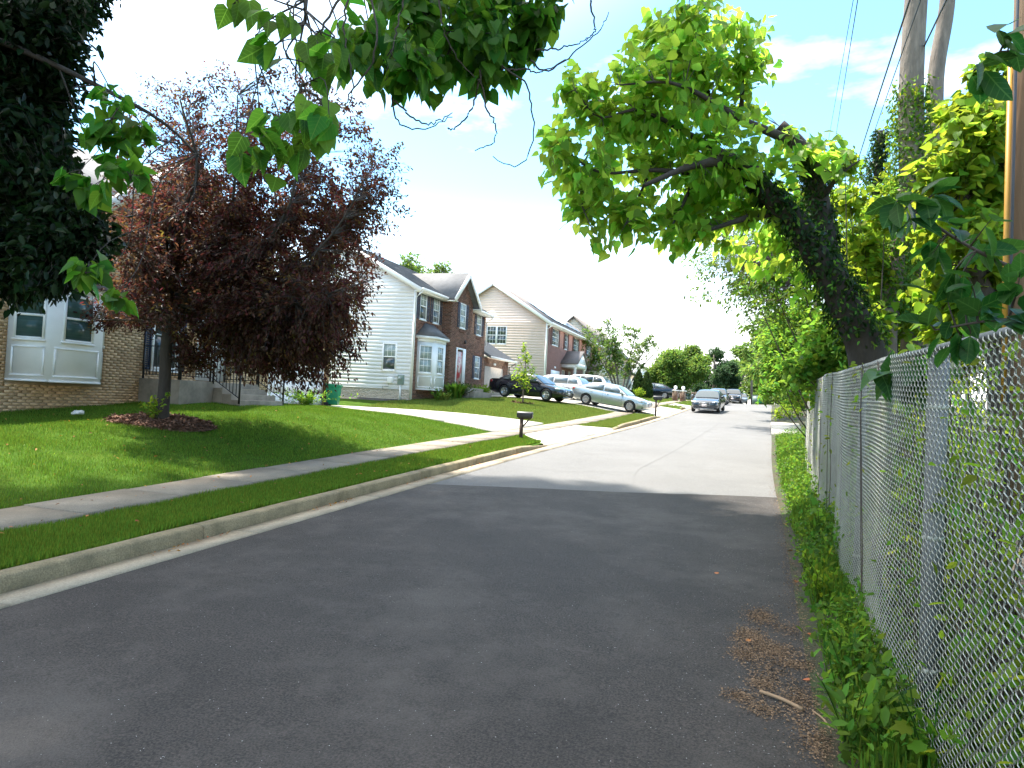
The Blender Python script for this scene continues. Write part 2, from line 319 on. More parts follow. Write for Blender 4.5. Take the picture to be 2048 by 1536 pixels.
TB = (np.array([(-.07, 0, 0), (.07, 0, 0), (.05, .55, .06), (-.05, .55, .06), (0, 1, .28)]), [(0, 1, 2, 3), (3, 2, 4)])
TG = (np.array([(-.09, 0, 0), (.09, 0, 0), (0, 1, .25)]), [(0, 1, 2)])
def unit(a): return a / (np.linalg.norm(a, axis=-1, keepdims=True) + 1e-9)
def frames(D, N):
    y = unit(D); z = unit(N - (N * y).sum(-1, keepdims=True) * y); x = np.cross(y, z); return x, y, z
def scatter(name, T, P, D, N, Sz, m, parent=None, kind=None, label=None, smooth=False):
    V0, Fc = T; x, y, z = frames(D, N); Sz = np.broadcast_to(np.asarray(Sz, float), (len(P),))[:, None, None]
    V = P[:, None, :] + Sz * (V0[None, :, 0:1] * x[:, None] + V0[None, :, 1:2] * y[:, None] + V0[None, :, 2:3] * z[:, None])
    k = len(V0); fi = np.array([i for f in Fc for i in f]); cn = [len(f) for f in Fc]
    idx = (np.arange(len(P))[:, None] * k + fi[None]).ravel()
    V = V.reshape(-1, 3) - (vec(parent) if parent is not None else 0)
    return link(name, raw_mesh(name, V, idx, np.tile(cn, len(P)), m, smooth), parent, label, kind)
def leaf_objects(name, T, P, D, N, Sz, m, parent, nvar=4):
    ms = []
    for i in range(nvar):
        V = T[0].copy(); b = rng.uniform(-.25, .1); V[:, 2] += b * V[:, 1] ** 2 + rng.uniform(-.15, .1) * np.abs(V[:, 0]); V[:, 0] *= rng.uniform(.85, 1.1)
        ms.append(raw_mesh(name, V, [i for f in T[1] for i in f], [len(f) for f in T[1]], m, True))
    x, y, z = frames(D, N); off = vec(parent)
    for i in range(len(P)):
        o = bpy.data.objects.new(name, ms[i % nvar]); COL.objects.link(o); o.parent = parent
        s = float(Sz[i]); p = P[i] - off
        o.matrix_local = Matrix(((x[i][0] * s, y[i][0] * s, z[i][0] * s, p[0]), (x[i][1] * s, y[i][1] * s, z[i][1] * s, p[1]), (x[i][2] * s, y[i][2] * s, z[i][2] * s, p[2]), (0, 0, 0, 1)))
def tubes(name, C, r, m, parent=None, k=3, kind=None):
    n, K, _ = C.shape
    t = unit(np.gradient(C, axis=1)); a = unit(np.cross(t, np.array([.3, .5, .81]))); b = np.cross(t, a)
    r = np.broadcast_to(r, (n, K))[..., None]
    V = np.stack([C + r * (math.cos(2 * math.pi * j / k) * a + math.sin(2 * math.pi * j / k) * b) for j in range(k)], 2)
    base = (np.arange(n)[:, None, None] * K + np.arange(K - 1)[None, :, None]) * k; j = np.arange(k)[None, None]; j2 = (j + 1) % k
    Fc = np.stack([base + j, base + j2, base + k + j2, base + k + j], -1).reshape(-1, 4)
    V = V.reshape(-1, 3) - (vec(parent) if parent is not None else 0)
    return link(name, raw_mesh(name, V, Fc.ravel(), np.full(len(Fc), 4), m, True), parent, None, kind)
def curves(P0, P1, K=6, arch=0.15, wob=0.06):
    L = np.linalg.norm(P1 - P0, axis=1)[:, None]; t = np.linspace(0, 1, K)[None, :, None]
    mid = (P0 + P1) / 2 + rng.normal(0, wob, P0.shape) * L + np.array([0, 0, 1.0]) * (arch * L)
    return (1 - t) ** 2 * P0[:, None] + 2 * t * (1 - t) * mid[:, None] + t ** 2 * P1[:, None]
def sample_poly(pts, n):
    P = np.array(pts, float); d = np.concatenate(([0], np.cumsum(np.linalg.norm(np.diff(P, axis=0), axis=1)))); s = np.linspace(0, d[-1], n)
    return np.stack([np.interp(s, d, P[:, i]) for i in range(3)], -1)
def smooth_path(pts, n=24):
    P = np.array(pts, float); Q = np.vstack([2 * P[0] - P[1], P, 2 * P[-1] - P[-2]]); o = []
    m = len(P) - 1
    for u in np.linspace(0, m - 1e-6, n):
        i = int(u); t = u - i; a, b, c, d = Q[i:i + 4]
        o.append(.5 * (2 * b + (c - a) * t + (2 * a - 5 * b + 4 * c - d) * t * t + (3 * b - a - 3 * c + d) * t ** 3))
    return np.array(o)
def nearest(tips, pts):
    idx = np.empty(len(tips), int)
    for s in range(0, len(tips), 2000):
        d = ((tips[s:s + 2000, None] - pts[None]) ** 2).sum(-1); idx[s:s + 2000] = d.argmin(1)
    return idx
def along(C, n, t0=.3, jit=.05):
    N_, K, _ = C.shape; t = rng.uniform(t0, 1, (N_, n)) * (K - 1.001); i = t.astype(int); f = (t - i)[..., None]; r_ = np.arange(N_)[:, None]
    P = C[r_, i] * (1 - f) + C[r_, i + 1] * f; D = C[r_, i + 1] - C[r_, i]
    return (P + rng.normal(0, jit, P.shape)).reshape(-1, 3), unit(D).reshape(-1, 3)
def leaf_dirs(D, spread=.9, droop=.5):
    n = len(D); L = unit(D + rng.normal(0, spread, (n, 3)) - np.array([0, 0, droop])); N = unit(rng.normal(0, .55, (n, 3)) + np.array([0, 0, 1.0])); return L, N
def ell(n, c, r, shell=.0):
    u = unit(rng.normal(0, 1, (n, 3))); q = rng.uniform(shell, 1, n) ** (1 / 3.0) if shell == 0 else (shell + (1 - shell) * rng.uniform(0, 1, n) ** .6)
    return np.array(c) + u * q[:, None] * np.array(r)
def proj(P):
    v = np.asarray(P, float) - EYE; Z = v @ cf; Zs = np.where(np.abs(Z) < 1e-3, 1e-3, Z); return 1024 + 1400 * (v @ cr) / Zs, 768 - 1400 * (v @ cu) / Zs, Z
def at(px, py, Z): return EYE + (cf + cr * (px - 1024) / 1400 - cu * (py - 768) / 1400) * Z
def inframe(P, mar=30):
    x, y, Z = proj(P); return (Z > .2) & (x > -mar) & (x < 2048 + mar) & (y > -mar) & (y < 1536 + mar)

# ------------------------------------------------------------------ ground profile
_Y = np.arange(-60, 420, 1.0)
def _sm(k, v, n=9):
    a = np.interp(_Y, k, v); p = np.pad(a, n // 2, mode='edge'); return np.convolve(p, np.ones(n) / n, 'valid')
_xg = _sm([-60, 18, 24, 29, 36, 43, 50, 60, 70, 83, 100, 120, 200, 420], [-5.6, -5.58, -5.35, -5.12, -4.62, -4.14, -3.72, -3.3, -3.0, -2.75, -2.6, -3.5, -12, -50])
_xr = _sm([-60, 4.5, 8, 14, 20, 31, 40, 55, 82, 88, 94, 100, 120, 200, 420], [.5, .54, .68, .74, .85, 1.24, 1.5, 2.03, 3.0, 2.2, .8, .2, -.5, -8, -46])
_zr = _sm([-60, 0, 20, 29, 36, 43, 50, 60, 70, 83, 95, 110, 140, 200, 420], [-1.86, 0, .62, .91, 1.24, 1.62, 2.06, 2.5, 2.82, 3.12, 3.22, 3.2, 2.8, 2.0, 1.0], 7)
_hb = _sm([-60, 5, 11.6, 15, 18, 22, 24.5, 29.5, 32.5, 36, 40, 48, 55, 66, 80, 100, 140, 420], [.2, 1.0, 1.15, 1.5, 1.6, 1.52, 1.36, 1.36, 1.84, 2.05, 2.25, 2.5, 2.75, 3.0, 3.3, 3.6, 3.2, 1.4], 3)
def xg(Y): return np.interp(Y, _Y, _xg)
def xr(Y): return np.interp(Y, _Y, _xr)
def zr(Y): return np.interp(Y, _Y, _zr)
def hb(Y): return np.interp(Y, _Y, _hb)
def gz(X, Y):
    X = np.asarray(X, float); Y = np.asarray(Y, float); a = zr(Y)
    d = (xg(Y) - 2.95) - X; t = np.clip(d / 7.0, 0, 1); s = 1 - (1 - t) ** 2.2
    left = a + .19 + (hb(Y) - a - .19) * s
    strip = a + .14 + .05 * np.clip((xg(Y) - .5 - X) / 2.4, 0, 1)
    e = X - xr(Y); right = a + .03 + .10 * np.clip(e / .5, 0, 1) + .012 * np.clip(e - 1, 0, 60) ** 1.1
    return np.where(X > (xg(Y) + xr(Y)) / 2, right, np.where(d > 0, left, strip))
def fence_x(Y): return .97 + .0017 * np.asarray(Y, float) ** 2

def strip(name, y0, y1, fa, fb, za, zb, m, parent=None, kind=None, n=2, dy=1.0, ys=None):
    Y = np.array(ys) if ys is not None else np.linspace(y0, y1, max(2, int((y1 - y0) / dy) + 1)); t = np.linspace(0, 1, n)
    Yg = np.repeat(Y[:, None], n, 1); X = fa(Y)[:, None] * (1 - t) + fb(Y)[:, None] * t; Z = za(Y)[:, None] * (1 - t) + zb(Y)[:, None] * t
    return grid(name, X, Yg, Z, m, parent, kind)
def block(name, ys, fa, fb, zt, depth, m, parent=None, slope=None):      # a solid slab that follows the ground: closed box per y step
    b = MB(); n = len(ys)
    V = []
    for y in ys:
        xa, xb = float(fa(y)), float(fb(y)); za, zb = float(zt(xa, y)), float(zt(xb, y))
        V += [(xa, y, za), (xb, y, zb), (xb, y, zb - depth), (xa, y, za - depth)]
    Fc = [(i * 4 + j, i * 4 + (j + 1) % 4, i * 4 + 4 + (j + 1) % 4, i * 4 + 4 + j) for i in range(n - 1) for j in range(4)] + [(3, 2, 1, 0), tuple((n - 1) * 4 + j for j in range(4))]
    b.add(V, Fc); return b.build(name, m, parent)

def on_drive(X, Y):
    d = ((Y > 23.35 + 0 * X) & (Y < 29.35) & (X < xg(Y) - 2.9)) | ((Y > np.interp(X, [-16, -8.6], [39.4, 41.3])) & (Y < 49.4) & (X < xg(Y) - 2.9)) | ((Y > np.interp(X, [-15, -8.6], [56.2, 53.0])) & (Y < np.interp(X, [-15, -8.6], [60, 56.4])) & (X < xg(Y) - 2.9)) | ((Y > 69.6) & (Y < 73.4))
    fl = (xg(Y) - .5 - X) / 1.25
    for a, c, f in ((23.1, 29.4, 1.9), (41.2, 49.5, .4), (52.9, 56.5, .5)): d |= (X > xg(Y) - 1.8) & (Y > a - f * np.clip(1 - fl, 0, 1) - .03) & (Y < c + f * np.clip(1 - fl, 0, 1) + .03)
    return d
# ground, lawn, woodland floor, road
def far_z(X, Y): return np.interp(Y, _Y, _zr) - 1.2
gx = np.concatenate([np.linspace(-900, -70, 9), np.linspace(-60, 60, 13), np.linspace(70, 900, 9)]); gy = np.concatenate([np.linspace(-300, -60, 5), np.linspace(-50, 400, 46), np.linspace(450, 2200, 9)])
A, B = np.meshgrid(gx, gy, indexing='ij'); grid('ground', A, B, far_z(A, B), M['land'], kind='structure')
ys = np.concatenate([np.arange(-12, 20, .5), np.arange(20, 60, .25), np.arange(60, 200, 3.0)]); tt = np.concatenate([np.linspace(0, 1.5, 9), np.linspace(1.8, 14, 32), np.linspace(15, 70, 12)])
Yg, Tg = np.meshgrid(ys, tt, indexing='ij'); Xg = xg(Yg) - .42 - Tg
def bumpy(X, Y): return .018 * np.sin(X * 1.7 + Y * .9) + .015 * np.sin(X * .8 - Y * 1.9 + 1)
lawn = grid('lawn', Xg, Yg, gz(Xg, Yg) - .02 + bumpy(Xg, Yg) * np.clip((Tg - 3) / 2, 0, 1) - np.where(on_drive(Xg, Yg) & (Tg < 1.6), .22, 0), M['soil'], kind='structure')
tt = np.concatenate([np.linspace(-.1, 4, 16), np.linspace(4.5, 60, 22)]); Yg, Tg = np.meshgrid(ys, tt, indexing='ij'); Xg = xr(Yg) + Tg
woodf = grid('woodland_floor', Xg, Yg, gz(Xg, Yg) - .012 + .03 * np.sin(Xg * 2.1 + Yg * 1.3) * np.clip(Tg / 2, 0, 1), M['forest'], kind='structure')
road = strip('road', -20, 200, lambda y: xg(y) - .02, lambda y: xr(y) + .12, lambda y: zr(y), lambda y: zr(y) + .005, M['asphalt_old'], kind='structure', n=6)
def seam(x): return 12.15 + .33 * (x + 5.3)
Yb = np.linspace(0, 1, 40)[:, None]; Xb = np.linspace(0, 1, 24)[None]
yend = seam(-5.55 + 6.35 * Xb) + .09 * np.sin(Xb * 9) * Xb + 0 * Yb; yy = -18 + (yend + 18) * Yb; xx = xg(yy) * (1 - Xb) + (xr(yy) + .02 + .03 * np.sin(yy * 3.1)) * Xb
fresh = grid('fresh_asphalt_road', xx, yy, zr(yy) + .014 + .005 * Xb, M['asphalt_new'], kind='structure')
# hairline cracks in the old asphalt
b = MB()
for pts in ([(-2.1, 14.4), (-2.35, 17), (-2.2, 20), (-2.0, 24), (-1.75, 30), (-1.2, 40)], [(-4.0, 15.5), (-3.3, 15.9), (-2.4, 16.5)], [(-.4, 19), (.2, 19.4), (.8, 19.6)], [(-4.8, 20.5), (-3.4, 21.6), (-2.2, 22.0)]):
    P = smooth_path([(x, y, 0) for x, y in pts], 40)
    for i in range(39):
        p, q = P[i], P[i + 1]; t = unit(q - p); nrm = np.array([-t[1], t[0], 0]) * (.005 + .012 * random.random()); j = nrm * random.uniform(-1, 1)
        b.add([(*(p + j - nrm)[:2], zr(p[1]) + .007), (*(p + j + nrm)[:2], zr(p[1]) + .007), (*(q + j + nrm)[:2], zr(q[1]) + .007), (*(q + j - nrm)[:2], zr(q[1]) + .007)], [(0, 1, 2, 3)])
b.build('tar_crack', pm('tar_crack_line', (0.135, .13, .125), .9), road, kind='stuff')

# gutter, kerb stones, pavement slabs, driveways
DRV = [(21.3, 30.4), (41.8, 50.2), (52.4, 57.0), (69.0, 73.8)]
gut = thing('gutter', None, None, (-5.8, 10, .3), kind='structure')
def runs(y0, y1, gaps):
    o = []; a = y0
    for g0, g1 in gaps:
        if g0 > a: o.append((a, min(g0, y1)))
        a = g1
    if a < y1: o.append((a, y1))
    return o
for i, y in enumerate(np.arange(-8, 100, 3.05)):
    block('gutter_slab', np.linspace(y, y + 3.03, 4), lambda v: xg(v) - .36, lambda v: xg(v), lambda X, v: zr(v) + .018 + (.012 if X > xg(v) - .1 else 0), .15, M['gutter'], gut)
kerb = thing('kerb', None, None, (-6.0, 10, .3), kind='structure')
kp = [(0, -.1), (0, .0), (.014, .125), (.03, .146), (.17, .152), (.19, .14), (.19, -.1)]
def kerb_stone(y0, y1, drop0=False, drop1=False):
    n = 6; V = []; ysk = np.linspace(y0, y1, n)
    for i, y in enumerate(ysk):
        h = 1.0
        if drop0: h = min(1, .25 + .75 * i / (n - 2))
        if drop1: h = min(1, .25 + .75 * (n - 1 - i) / (n - 2))
        for (a, z) in kp: V.append((xg(y) - .36 - a + random.uniform(-.003, .003), y, zr(y) + .02 + max(z, -.1) * (h if z > 0 else 1) + random.uniform(-.003, .003)))
    k = len(kp); Fc = [(i * k + j, i * k + (j + 1) % k, (i + 1) * k + (j + 1) % k, (i + 1) * k + j) for i in range(n - 1) for j in range(k)] + [tuple(range(k))[::-1], tuple(range((n - 1) * k, n * k))]
    MB().add(V, Fc).build('kerb_stone', M['kerb'], kerb)
for a, c in runs(-7.85, 110, DRV):
    n = max(1, round((c - a) / 3.05))
    for i in range(n):
        u, v = a + (c - a) * i / n, a + (c - a) * (i + 1) / n
        kerb_stone(u + .013, v - .013, i == 0 and a > 0, i == n - 1 and c < 109)
walk = thing('sidewalk', None, None, (-8, 10, .5), kind='structure')
for y in np.arange(-7.2, 100, 1.52):
    jz = random.uniform(-.006, .006)
    block('pavement_slab', np.linspace(y, y + 1.505, 3), lambda v: xg(v) - 2.95, lambda v: xg(v) - 1.9, lambda X, v: zr(v) + .205 + jz, .12, M['concrete'], walk)
def driveway(name, y0, y1, xb0, xb1, xback, rows, split, fl=1.5):
    r = thing(name, None, None, (-9, (y0 + y1) / 2, 1.0), kind='structure')
    def yl(x): t = np.clip((-8.6 - x) / (-8.6 - xback), 0, 1); return y0 + (xb0 - y0) * t
    def yh(x): t = np.clip((-8.6 - x) / (-8.6 - xback), 0, 1); return y1 + (xb1 - y1) * t
    dx0 = float(xg((y0 + y1) / 2)) - 2.98
    xs = np.linspace(dx0, xback, rows + 1)
    for i in range(rows):
        for k in range(split):
            b = MB(); V = []; nn = 4
            for xx in np.linspace(xs[i] - .01, xs[i + 1] + .01, nn):
                for f in (k / split, (k + 1) / split):
                    yv = float(yl(xx) + (yh(xx) - yl(xx)) * f) + (.008 if f == k / split else -.008); zz = float(gz(xx, yv)) + .035; V += [(xx, yv, zz)]
            V2 = [(x, y, z - .14) for x, y, z in V]; n2 = len(V); Fc = []
            for q in range(nn - 1):
                Fc += [(2 * q, 2 * q + 2, 2 * q + 3, 2 * q + 1), (n2 + 2 * q, n2 + 2 * q + 1, n2 + 2 * q + 3, n2 + 2 * q + 2), (2 * q, n2 + 2 * q, n2 + 2 * q + 2, 2 * q + 2), (2 * q + 1, 2 * q + 3, n2 + 2 * q + 3, n2 + 2 * q + 1)]
            Fc += [(0, 1, n2 + 1, n2), (2 * nn - 2, n2 + 2 * nn - 2, n2 + 2 * nn - 1, 2 * nn - 1)]
            o = MB().add(V + V2, Fc).build('concrete_slab', M['drive'], r); fix_normals(o)
    # apron from the pavement down to the gutter, flared
    for k in range(2):
        a0, a1 = y0 - .1 + (y1 - y0 + .2) * k / 2, y0 - .1 + (y1 - y0 + .2) * (k + 1) / 2; V = []
        for t in np.linspace(0, 1, 4):
            for ye in (a0 - (fl * t if k == 0 else 0) + .006, a1 + (fl * t if k == 1 else 0) - .006):
                x = float(xg(ye)) - 1.74 + (1.37) * t; V.append((x, ye, float(zr(ye)) + .215 * (1 - t) + .05 * t))
        V2 = [(x, y, z - .15) for x, y, z in V]; n2 = 8; Fc = []
        for q in range(3):
            Fc += [(2 * q, 2 * q + 2, 2 * q + 3, 2 * q + 1), (2 * q, n2 + 2 * q, n2 + 2 * q + 2, 2 * q + 2), (2 * q + 1, 2 * q + 3, n2 + 2 * q + 3, n2 + 2 * q + 1)]
        Fc += [(0, 1, 9, 8), (6, 14, 15, 7)]
        o = MB().add(V + V2, Fc).build('apron_slab', M['drive'], r); fix_normals(o)
driveway('driveway', 23.2, 29.3, 23.6, 29.3, -18.4, 5, 2, 1.9)
driveway('driveway', 41.3, 49.4, 39.4, 49.0, -16.0, 4, 3, .4)
driveway('driveway', 53.0, 56.4, 56.2, 60.0, -15.3, 3, 1, .5)
driveway('driveway', 69.6, 73.2, 69.6, 73.4, -15.3, 3, 1, .5)
pad = thing('concrete_pad', None, None, (2, 40, 1.3), kind='structure')
for y in (33.2, 35.7, 38.2):
    block('pad_slab', np.linspace(y, y + 2.47, 3), lambda v: xr(v) - .1, lambda v: xr(v) + 1.3, lambda X, v: zr(v) + .15, .2, M['drive'], pad)

# ------------------------------------------------------------------ building kit
UY, UZ, UX = np.array([0, 1., 0]), np.array([0, 0, 1.]), np.array([1., 0, 0])
def brickmat(name, c1, c2, mortar, axes=(1, 2), rough=0.9, sc=1.0):
    m = bpy.data.materials.new(name); m.use_nodes = True; L = m.node_tree.links; p = m.node_tree.nodes['Principled BSDF']; p.inputs['Roughness'].default_value = rough
    t = _n(m, 'ShaderNodeTexCoord'); sx = _n(m, 'ShaderNodeSeparateXYZ'); cx = _n(m, 'ShaderNodeCombineXYZ'); L.new(t.outputs['Object'], sx.inputs[0])
    L.new(sx.outputs[axes[0]], cx.inputs[0]); L.new(sx.outputs[axes[1]], cx.inputs[1])
    b = _n(m, 'ShaderNodeTexBrick'); b.inputs['Color1'].default_value = (*c1, 1); b.inputs['Color2'].default_value = (*c2, 1); b.inputs['Mortar'].default_value = (*mortar, 1)
    b.inputs['Scale'].default_value = sc; b.inputs['Mortar Size'].default_value = 0.012; b.inputs['Brick Width'].default_value = 0.215; b.inputs['Row Height'].default_value = 0.07
    L.new(cx.outputs[0], b.inputs['Vector']); L.new(b.outputs['Color'], p.inputs['Base Color'])
    bp = _n(m, 'ShaderNodeBump'); bp.inputs['Strength'].default_value = .5; bp.inputs['Distance'].default_value = .01; bp.invert = True; L.new(b.outputs['Fac'], bp.inputs['Height']); L.new(bp.outputs[0], p.inputs['Normal'])
    return m
M['brick_far'] = brickmat('far_red_brick', (0.23, 0.085, 0.06), (0.16, 0.06, 0.045), (0.30, 0.22, 0.19))
M['brick_far_grey'] = brickmat('far_grey_brick', (0.30, 0.24, 0.21), (0.22, 0.17, 0.15), (0.36, 0.32, 0.29))
def bricks(root, O, u, n, spans, z0, z1, mat, key=None, nobj=0, proud=0.014, bl=.203, bh=.060, jt=.013):
    """spans(z) gives the free u-intervals of a course; every brick its own box, the nobj best by key its own object."""
    O = np.array(O, float); L = []; z = z0; row = 0
    while z < z1 - .02:
        for a, c in spans(z + bh / 2):
            s = a - ((row % 2) * (bl + jt) / 2)
            while s < c:
                p, q = max(s, a), min(s + bl, c)
                if q - p > .035: L.append((p, q, z, min(z + bh, z1)))
                s += bl + jt
        z += bh + jt; row += 1
    L = np.array(L); sel = np.zeros(len(L), bool)
    if nobj:
        ctr = O + L[:, :2].mean(1)[:, None] * u + L[:, 2:].mean(1)[:, None] * UZ
        k = key(ctr); ok = (L[:, 1] - L[:, 0] > bl - .002) & (k > -1e8) & (L[:, 3] - L[:, 2] > bh - .002); idx = np.argsort(-np.where(ok, k, -1e9))[:nobj]; sel[idx] = k[idx] > -1e8
        me = []
        for v in range(3):
            b = MB().obox((0, 0, 0), u, UZ, n, (0, bl), (0, bh), (-.03, proud + .002 * v)); me.append(b.mesh('brick', mat))
        for p, q, a, c in L[sel]:
            o = bpy.data.objects.new('brick', random.choice(me)); COL.objects.link(o); o.parent = root; o.location = Vector(O + p * u + a * UZ - vec(root))
    b = MB()
    for p, q, a, c in L[~sel]: b.obox(O, u, UZ, n, (p, q), (a, c), (-.03, proud + random.uniform(-.002, .004)))
    b.build('brickwork', mat, root, kind='stuff')
def minus(a, c, holes):
    iv = [(a, c)]
    for h0, h1 in holes:
        nv = []
        for p, q in iv:
            if h1 <= p or h0 >= q: nv.append((p, q)); continue
            if h0 > p: nv.append((p, h0))
            if h1 < q: nv.append((h1, q))
        iv = nv
    return iv
def window(root, O, u, n, a, c, z0, z1, cols=3, rt=2, rb=2, g_top='glass_blind', g_bot='glass_dark', shut=None, sw=.38, trim=.055, name='window', lower_grid=True, mid=.5):
    O = np.array(O, float); b = MB(); zm = z0 + (z1 - z0) * mid; f = lambda aa, cc, p, q, d0, d1: b.obox(O, u, UZ, n, (aa, cc), (p, q), (d0, d1))
    f(a, a + trim, z0, z1, -.05, .035); f(c - trim, c, z0, z1, -.05, .035); f(a + trim, c - trim, z1 - trim, z1, -.05, .033); f(a + trim, c - trim, z0, z0 + trim, -.05, .033)
    f(a - .03, c + .03, z0 - .045, z0 - .002, -.05, .055)
    f(a + trim, c - trim, zm - .028, zm + .028, -.05, .026)
    def grille(p, q, r):
        for i in range(1, cols): x = a + trim + (c - a - 2 * trim) * i / cols; f(x - .009, x + .009, p, q, -.02, .018)
        for i in range(1, r):
            zz = p + (q - p) * i / r
            for k in range(cols):
                xa = a + trim + (c - a - 2 * trim) * k / cols + .0095; f(xa, xa + (c - a - 2 * trim) / cols - .019, zz - .009, zz + .009, -.02, .017)
    if rt: grille(zm + .028, z1 - trim, rt)
    if rb and lower_grid: grille(z0 + trim, zm - .028, rb)
    wn = b.build(name, M['white'], root)
    for (p, q, g) in ((zm + .02, z1 - trim + .01, g_top), (z0 + trim - .01, zm - .02, g_bot)):
        MB().obox(O, u, UZ, n, (a + trim - .01, c - trim + .01), (p, q), (.002, .010)).build('pane', M[g], wn)
    if shut:
        for s0 in (a - sw - .02, c + .02):
            s = MB(); e = s0 + sw; g = lambda aa, cc, p, q, d0, d1: s.obox(O, u, UZ, n, (aa, cc), (p, q), (d0, d1))
            g(s0, s0 + .05, z0, z1, .014, .05); g(e - .05, e, z0, z1, .014, .05)
            for zz in (z0, (z0 + z1) / 2 - .035, z1 - .07): g(s0 + .05, e - .05, zz, zz + .07, .014, .048)
            zz = z0 + .09
            while zz < z1 - .1:
                if abs(zz + .02 - (z0 + z1) / 2) > .06: s.obox(O, u, UZ * .8 + n * .5, n, (s0 + .05, e - .05), (zz / .8, zz / .8 + .05), (-.5 * zz / .8 + .014, -.5 * zz / .8 + .022)) if False else g(s0 + .05, e - .05, zz, zz + .035, .018, .036)
                zz += .06
            s.build('shutter', M[shut], root)
    return wn
def siding(root, O, u, n, lo, hi, z0, z1, mat, h=.2):
    O = np.array(O, float); z = z0
    while z < z1 - .01:
        t = min(z + h, z1); a0, c0, a1, c1 = lo(z), hi(z), lo(t), hi(t)
        if c0 - a0 > .05:
            c1 = max(c1, a1 + .001)
            P = [O + u * p + UZ * q + n * d for p, q, d in ((a0, z, -.02), (c0, z, -.02), (c1, t + .012, -.02), (a1, t + .012, -.02), (a0, z, .013), (c0, z, .013), (c1, t, .006), (a1, t, .006))]
            MB().add(P, [(0, 1, 2, 3), (4, 7, 6, 5), (0, 4, 5, 1), (3, 2, 6, 7), (0, 3, 7, 4), (1, 5, 6, 2)]).build('siding_board', mat, root)
        z += h
def roof_slab(poly, th=.14):     # poly: planar polygon, extruded down along its normal
    P = [np.array(p, float) for p in poly]; nn = unit(np.cross(P[1] - P[0], P[2] - P[0])); nn = nn if nn[2] > 0 else -nn
    return MB().prism([p - nn * th for p in P], nn * th)
def roof(root, polys, mat, th=.14):
    b = MB()
    for p in polys: r = roof_slab(p, th); b.add(r.v, r.f)
    o = b.build('roof', mat, root); fix_normals(o); return o
def courses(roofo, e0, e1, r0, r1, mat, step=.145):     # shingle courses: thin overlapping strips from eave (e0-e1) to ridge (r0-r1)
    e0, e1, r0, r1 = (np.array(p, float) for p in (e0, e1, r0, r1)); L = np.linalg.norm(r0 - e0); n = int(L / step); nn = unit(np.cross(e1 - e0, r0 - e0)); nn = nn if nn[2] > 0 else -nn
    b = MB()
    for i in range(n):
        f0, f1 = i / n, (i + 1.12) / n; A0, B0, A1, B1 = e0 + (r0 - e0) * f0, e1 + (r1 - e1) * f0, e0 + (r0 - e0) * min(f1, 1), e1 + (r1 - e1) * min(f1, 1)
        k = max(1, int(np.linalg.norm(B0 - A0) / .9))
        for j in range(k):
            s, t = j / k, (j + 1) / k; q = [A0 + (B0 - A0) * s, A0 + (B0 - A0) * (t - .006), A1 + (B1 - A1) * (t - .006), A1 + (B1 - A1) * s]; th = .016 + .012 * random.random()
            b.add([q[0] + nn * th, q[1] + nn * th, q[2] + nn * .004, q[3] + nn * .004, q[0] - nn * .003, q[1] - nn * .003], [(0, 1, 2, 3), (4, 5, 1, 0)])
    b.build('shingle_courses', mat, roofo, kind='stuff')
def bar(b, p, q, w, h, up=UZ):   # a straight board from p to q
    p, q = np.array(p, float), np.array(q, float); d = q - p; L = np.linalg.norm(d); d /= L; s = unit(np.cross(d, up)); t = np.cross(s, d); b.obox(p, d, s, t, (0, L), (-w / 2, w / 2), (-h / 2, h / 2)); return b
def bay(root, X, ywl, yfl, yfr, ywr, xf, z0, z1, win, gt, gb, zw0, zw1, cols):
    P = [(X, ywl), (xf, yfl), (xf, yfr), (X, ywr)]
    b = MB().prism([(x, y, z0) for x, y in P], (0, 0, z1 - z0)); o = b.build('bay_window', M['white'], root); fix_normals(o)
    for i in range(3):
        p, q = np.array([*P[i], 0.]), np.array([*P[i + 1], 0.]); L = np.linalg.norm(q - p); u = (q - p) / L; n = np.array([u[1], -u[0], 0]); mrg = (L - min(win, L - .24)) / 2
        wn = window(o, p, u, n, mrg, L - mrg, zw0, zw1, cols, 2 if cols > 1 else 0, 2 if cols > 1 else 0, gt, gb)
        # the window keeps two levels (window is a child of the bay, its panes hang on the bay too)
        for ch in list(wn.children): ch.parent = o
        za, zb = z0 + .12, zw0 - .16
        for (a, c, d, e, dp) in ((.10, L - .10, zb - .045, zb, .022), (.10, L - .10, za, za + .045, .022), (.10, .145, za + .045, zb - .045, .022), (L - .145, L - .10, za + .045, zb - .045, .022), (.02, L - .02, z0, z0 + .05, .02), (.02, L - .02, z1 - .16, z1, .03)):
            MB().obox(p, u, UZ, n, (a, c), (d, e), (.001, dp)).build('panel_moulding', M['white'], o)
    return o

# ------------------------------------------------------------------ the near house on the left (tan brick, bay window, stoop)
X0 = -16.2
h0 = thing('tan_brick_house', 'tan brick house with white bay window and concrete stoop behind the purple tree', 'house', (X0, 14, 1.3))
MB().box((X0 - 9, X0), (7.0, 21.0), (.2, 6.75)).build('wall', M['mortar_tan'], h0)
holes0 = [(11.62, 14.2, 1.9, 4.35), (15.55, 16.95, 2.35, 4.55), (17.55, 18.65, 2.2, 4.5), (11.9, 13.3, 4.95, 6.4), (15.7, 16.9, 4.95, 6.4), (18.6, 19.8, 4.95, 6.4)]
def sp0(z): return minus(7.0, 21.0, [(a, c) for a, c, p, q in holes0 if p - .02 < z < q + .02])
def key0(C):
    x, y, Z = proj(C); vis = inframe(C, 0) & (C[:, 2] < 3.3) & (C[:, 2] > 1.35) & (y > 560); return np.where(vis, -Z + (x < 300) * 3, -1e9)
bricks(h0, (X0, 0, 0), UY, UX, sp0, .4, 6.7, M['brick_tan'], key0, 300)
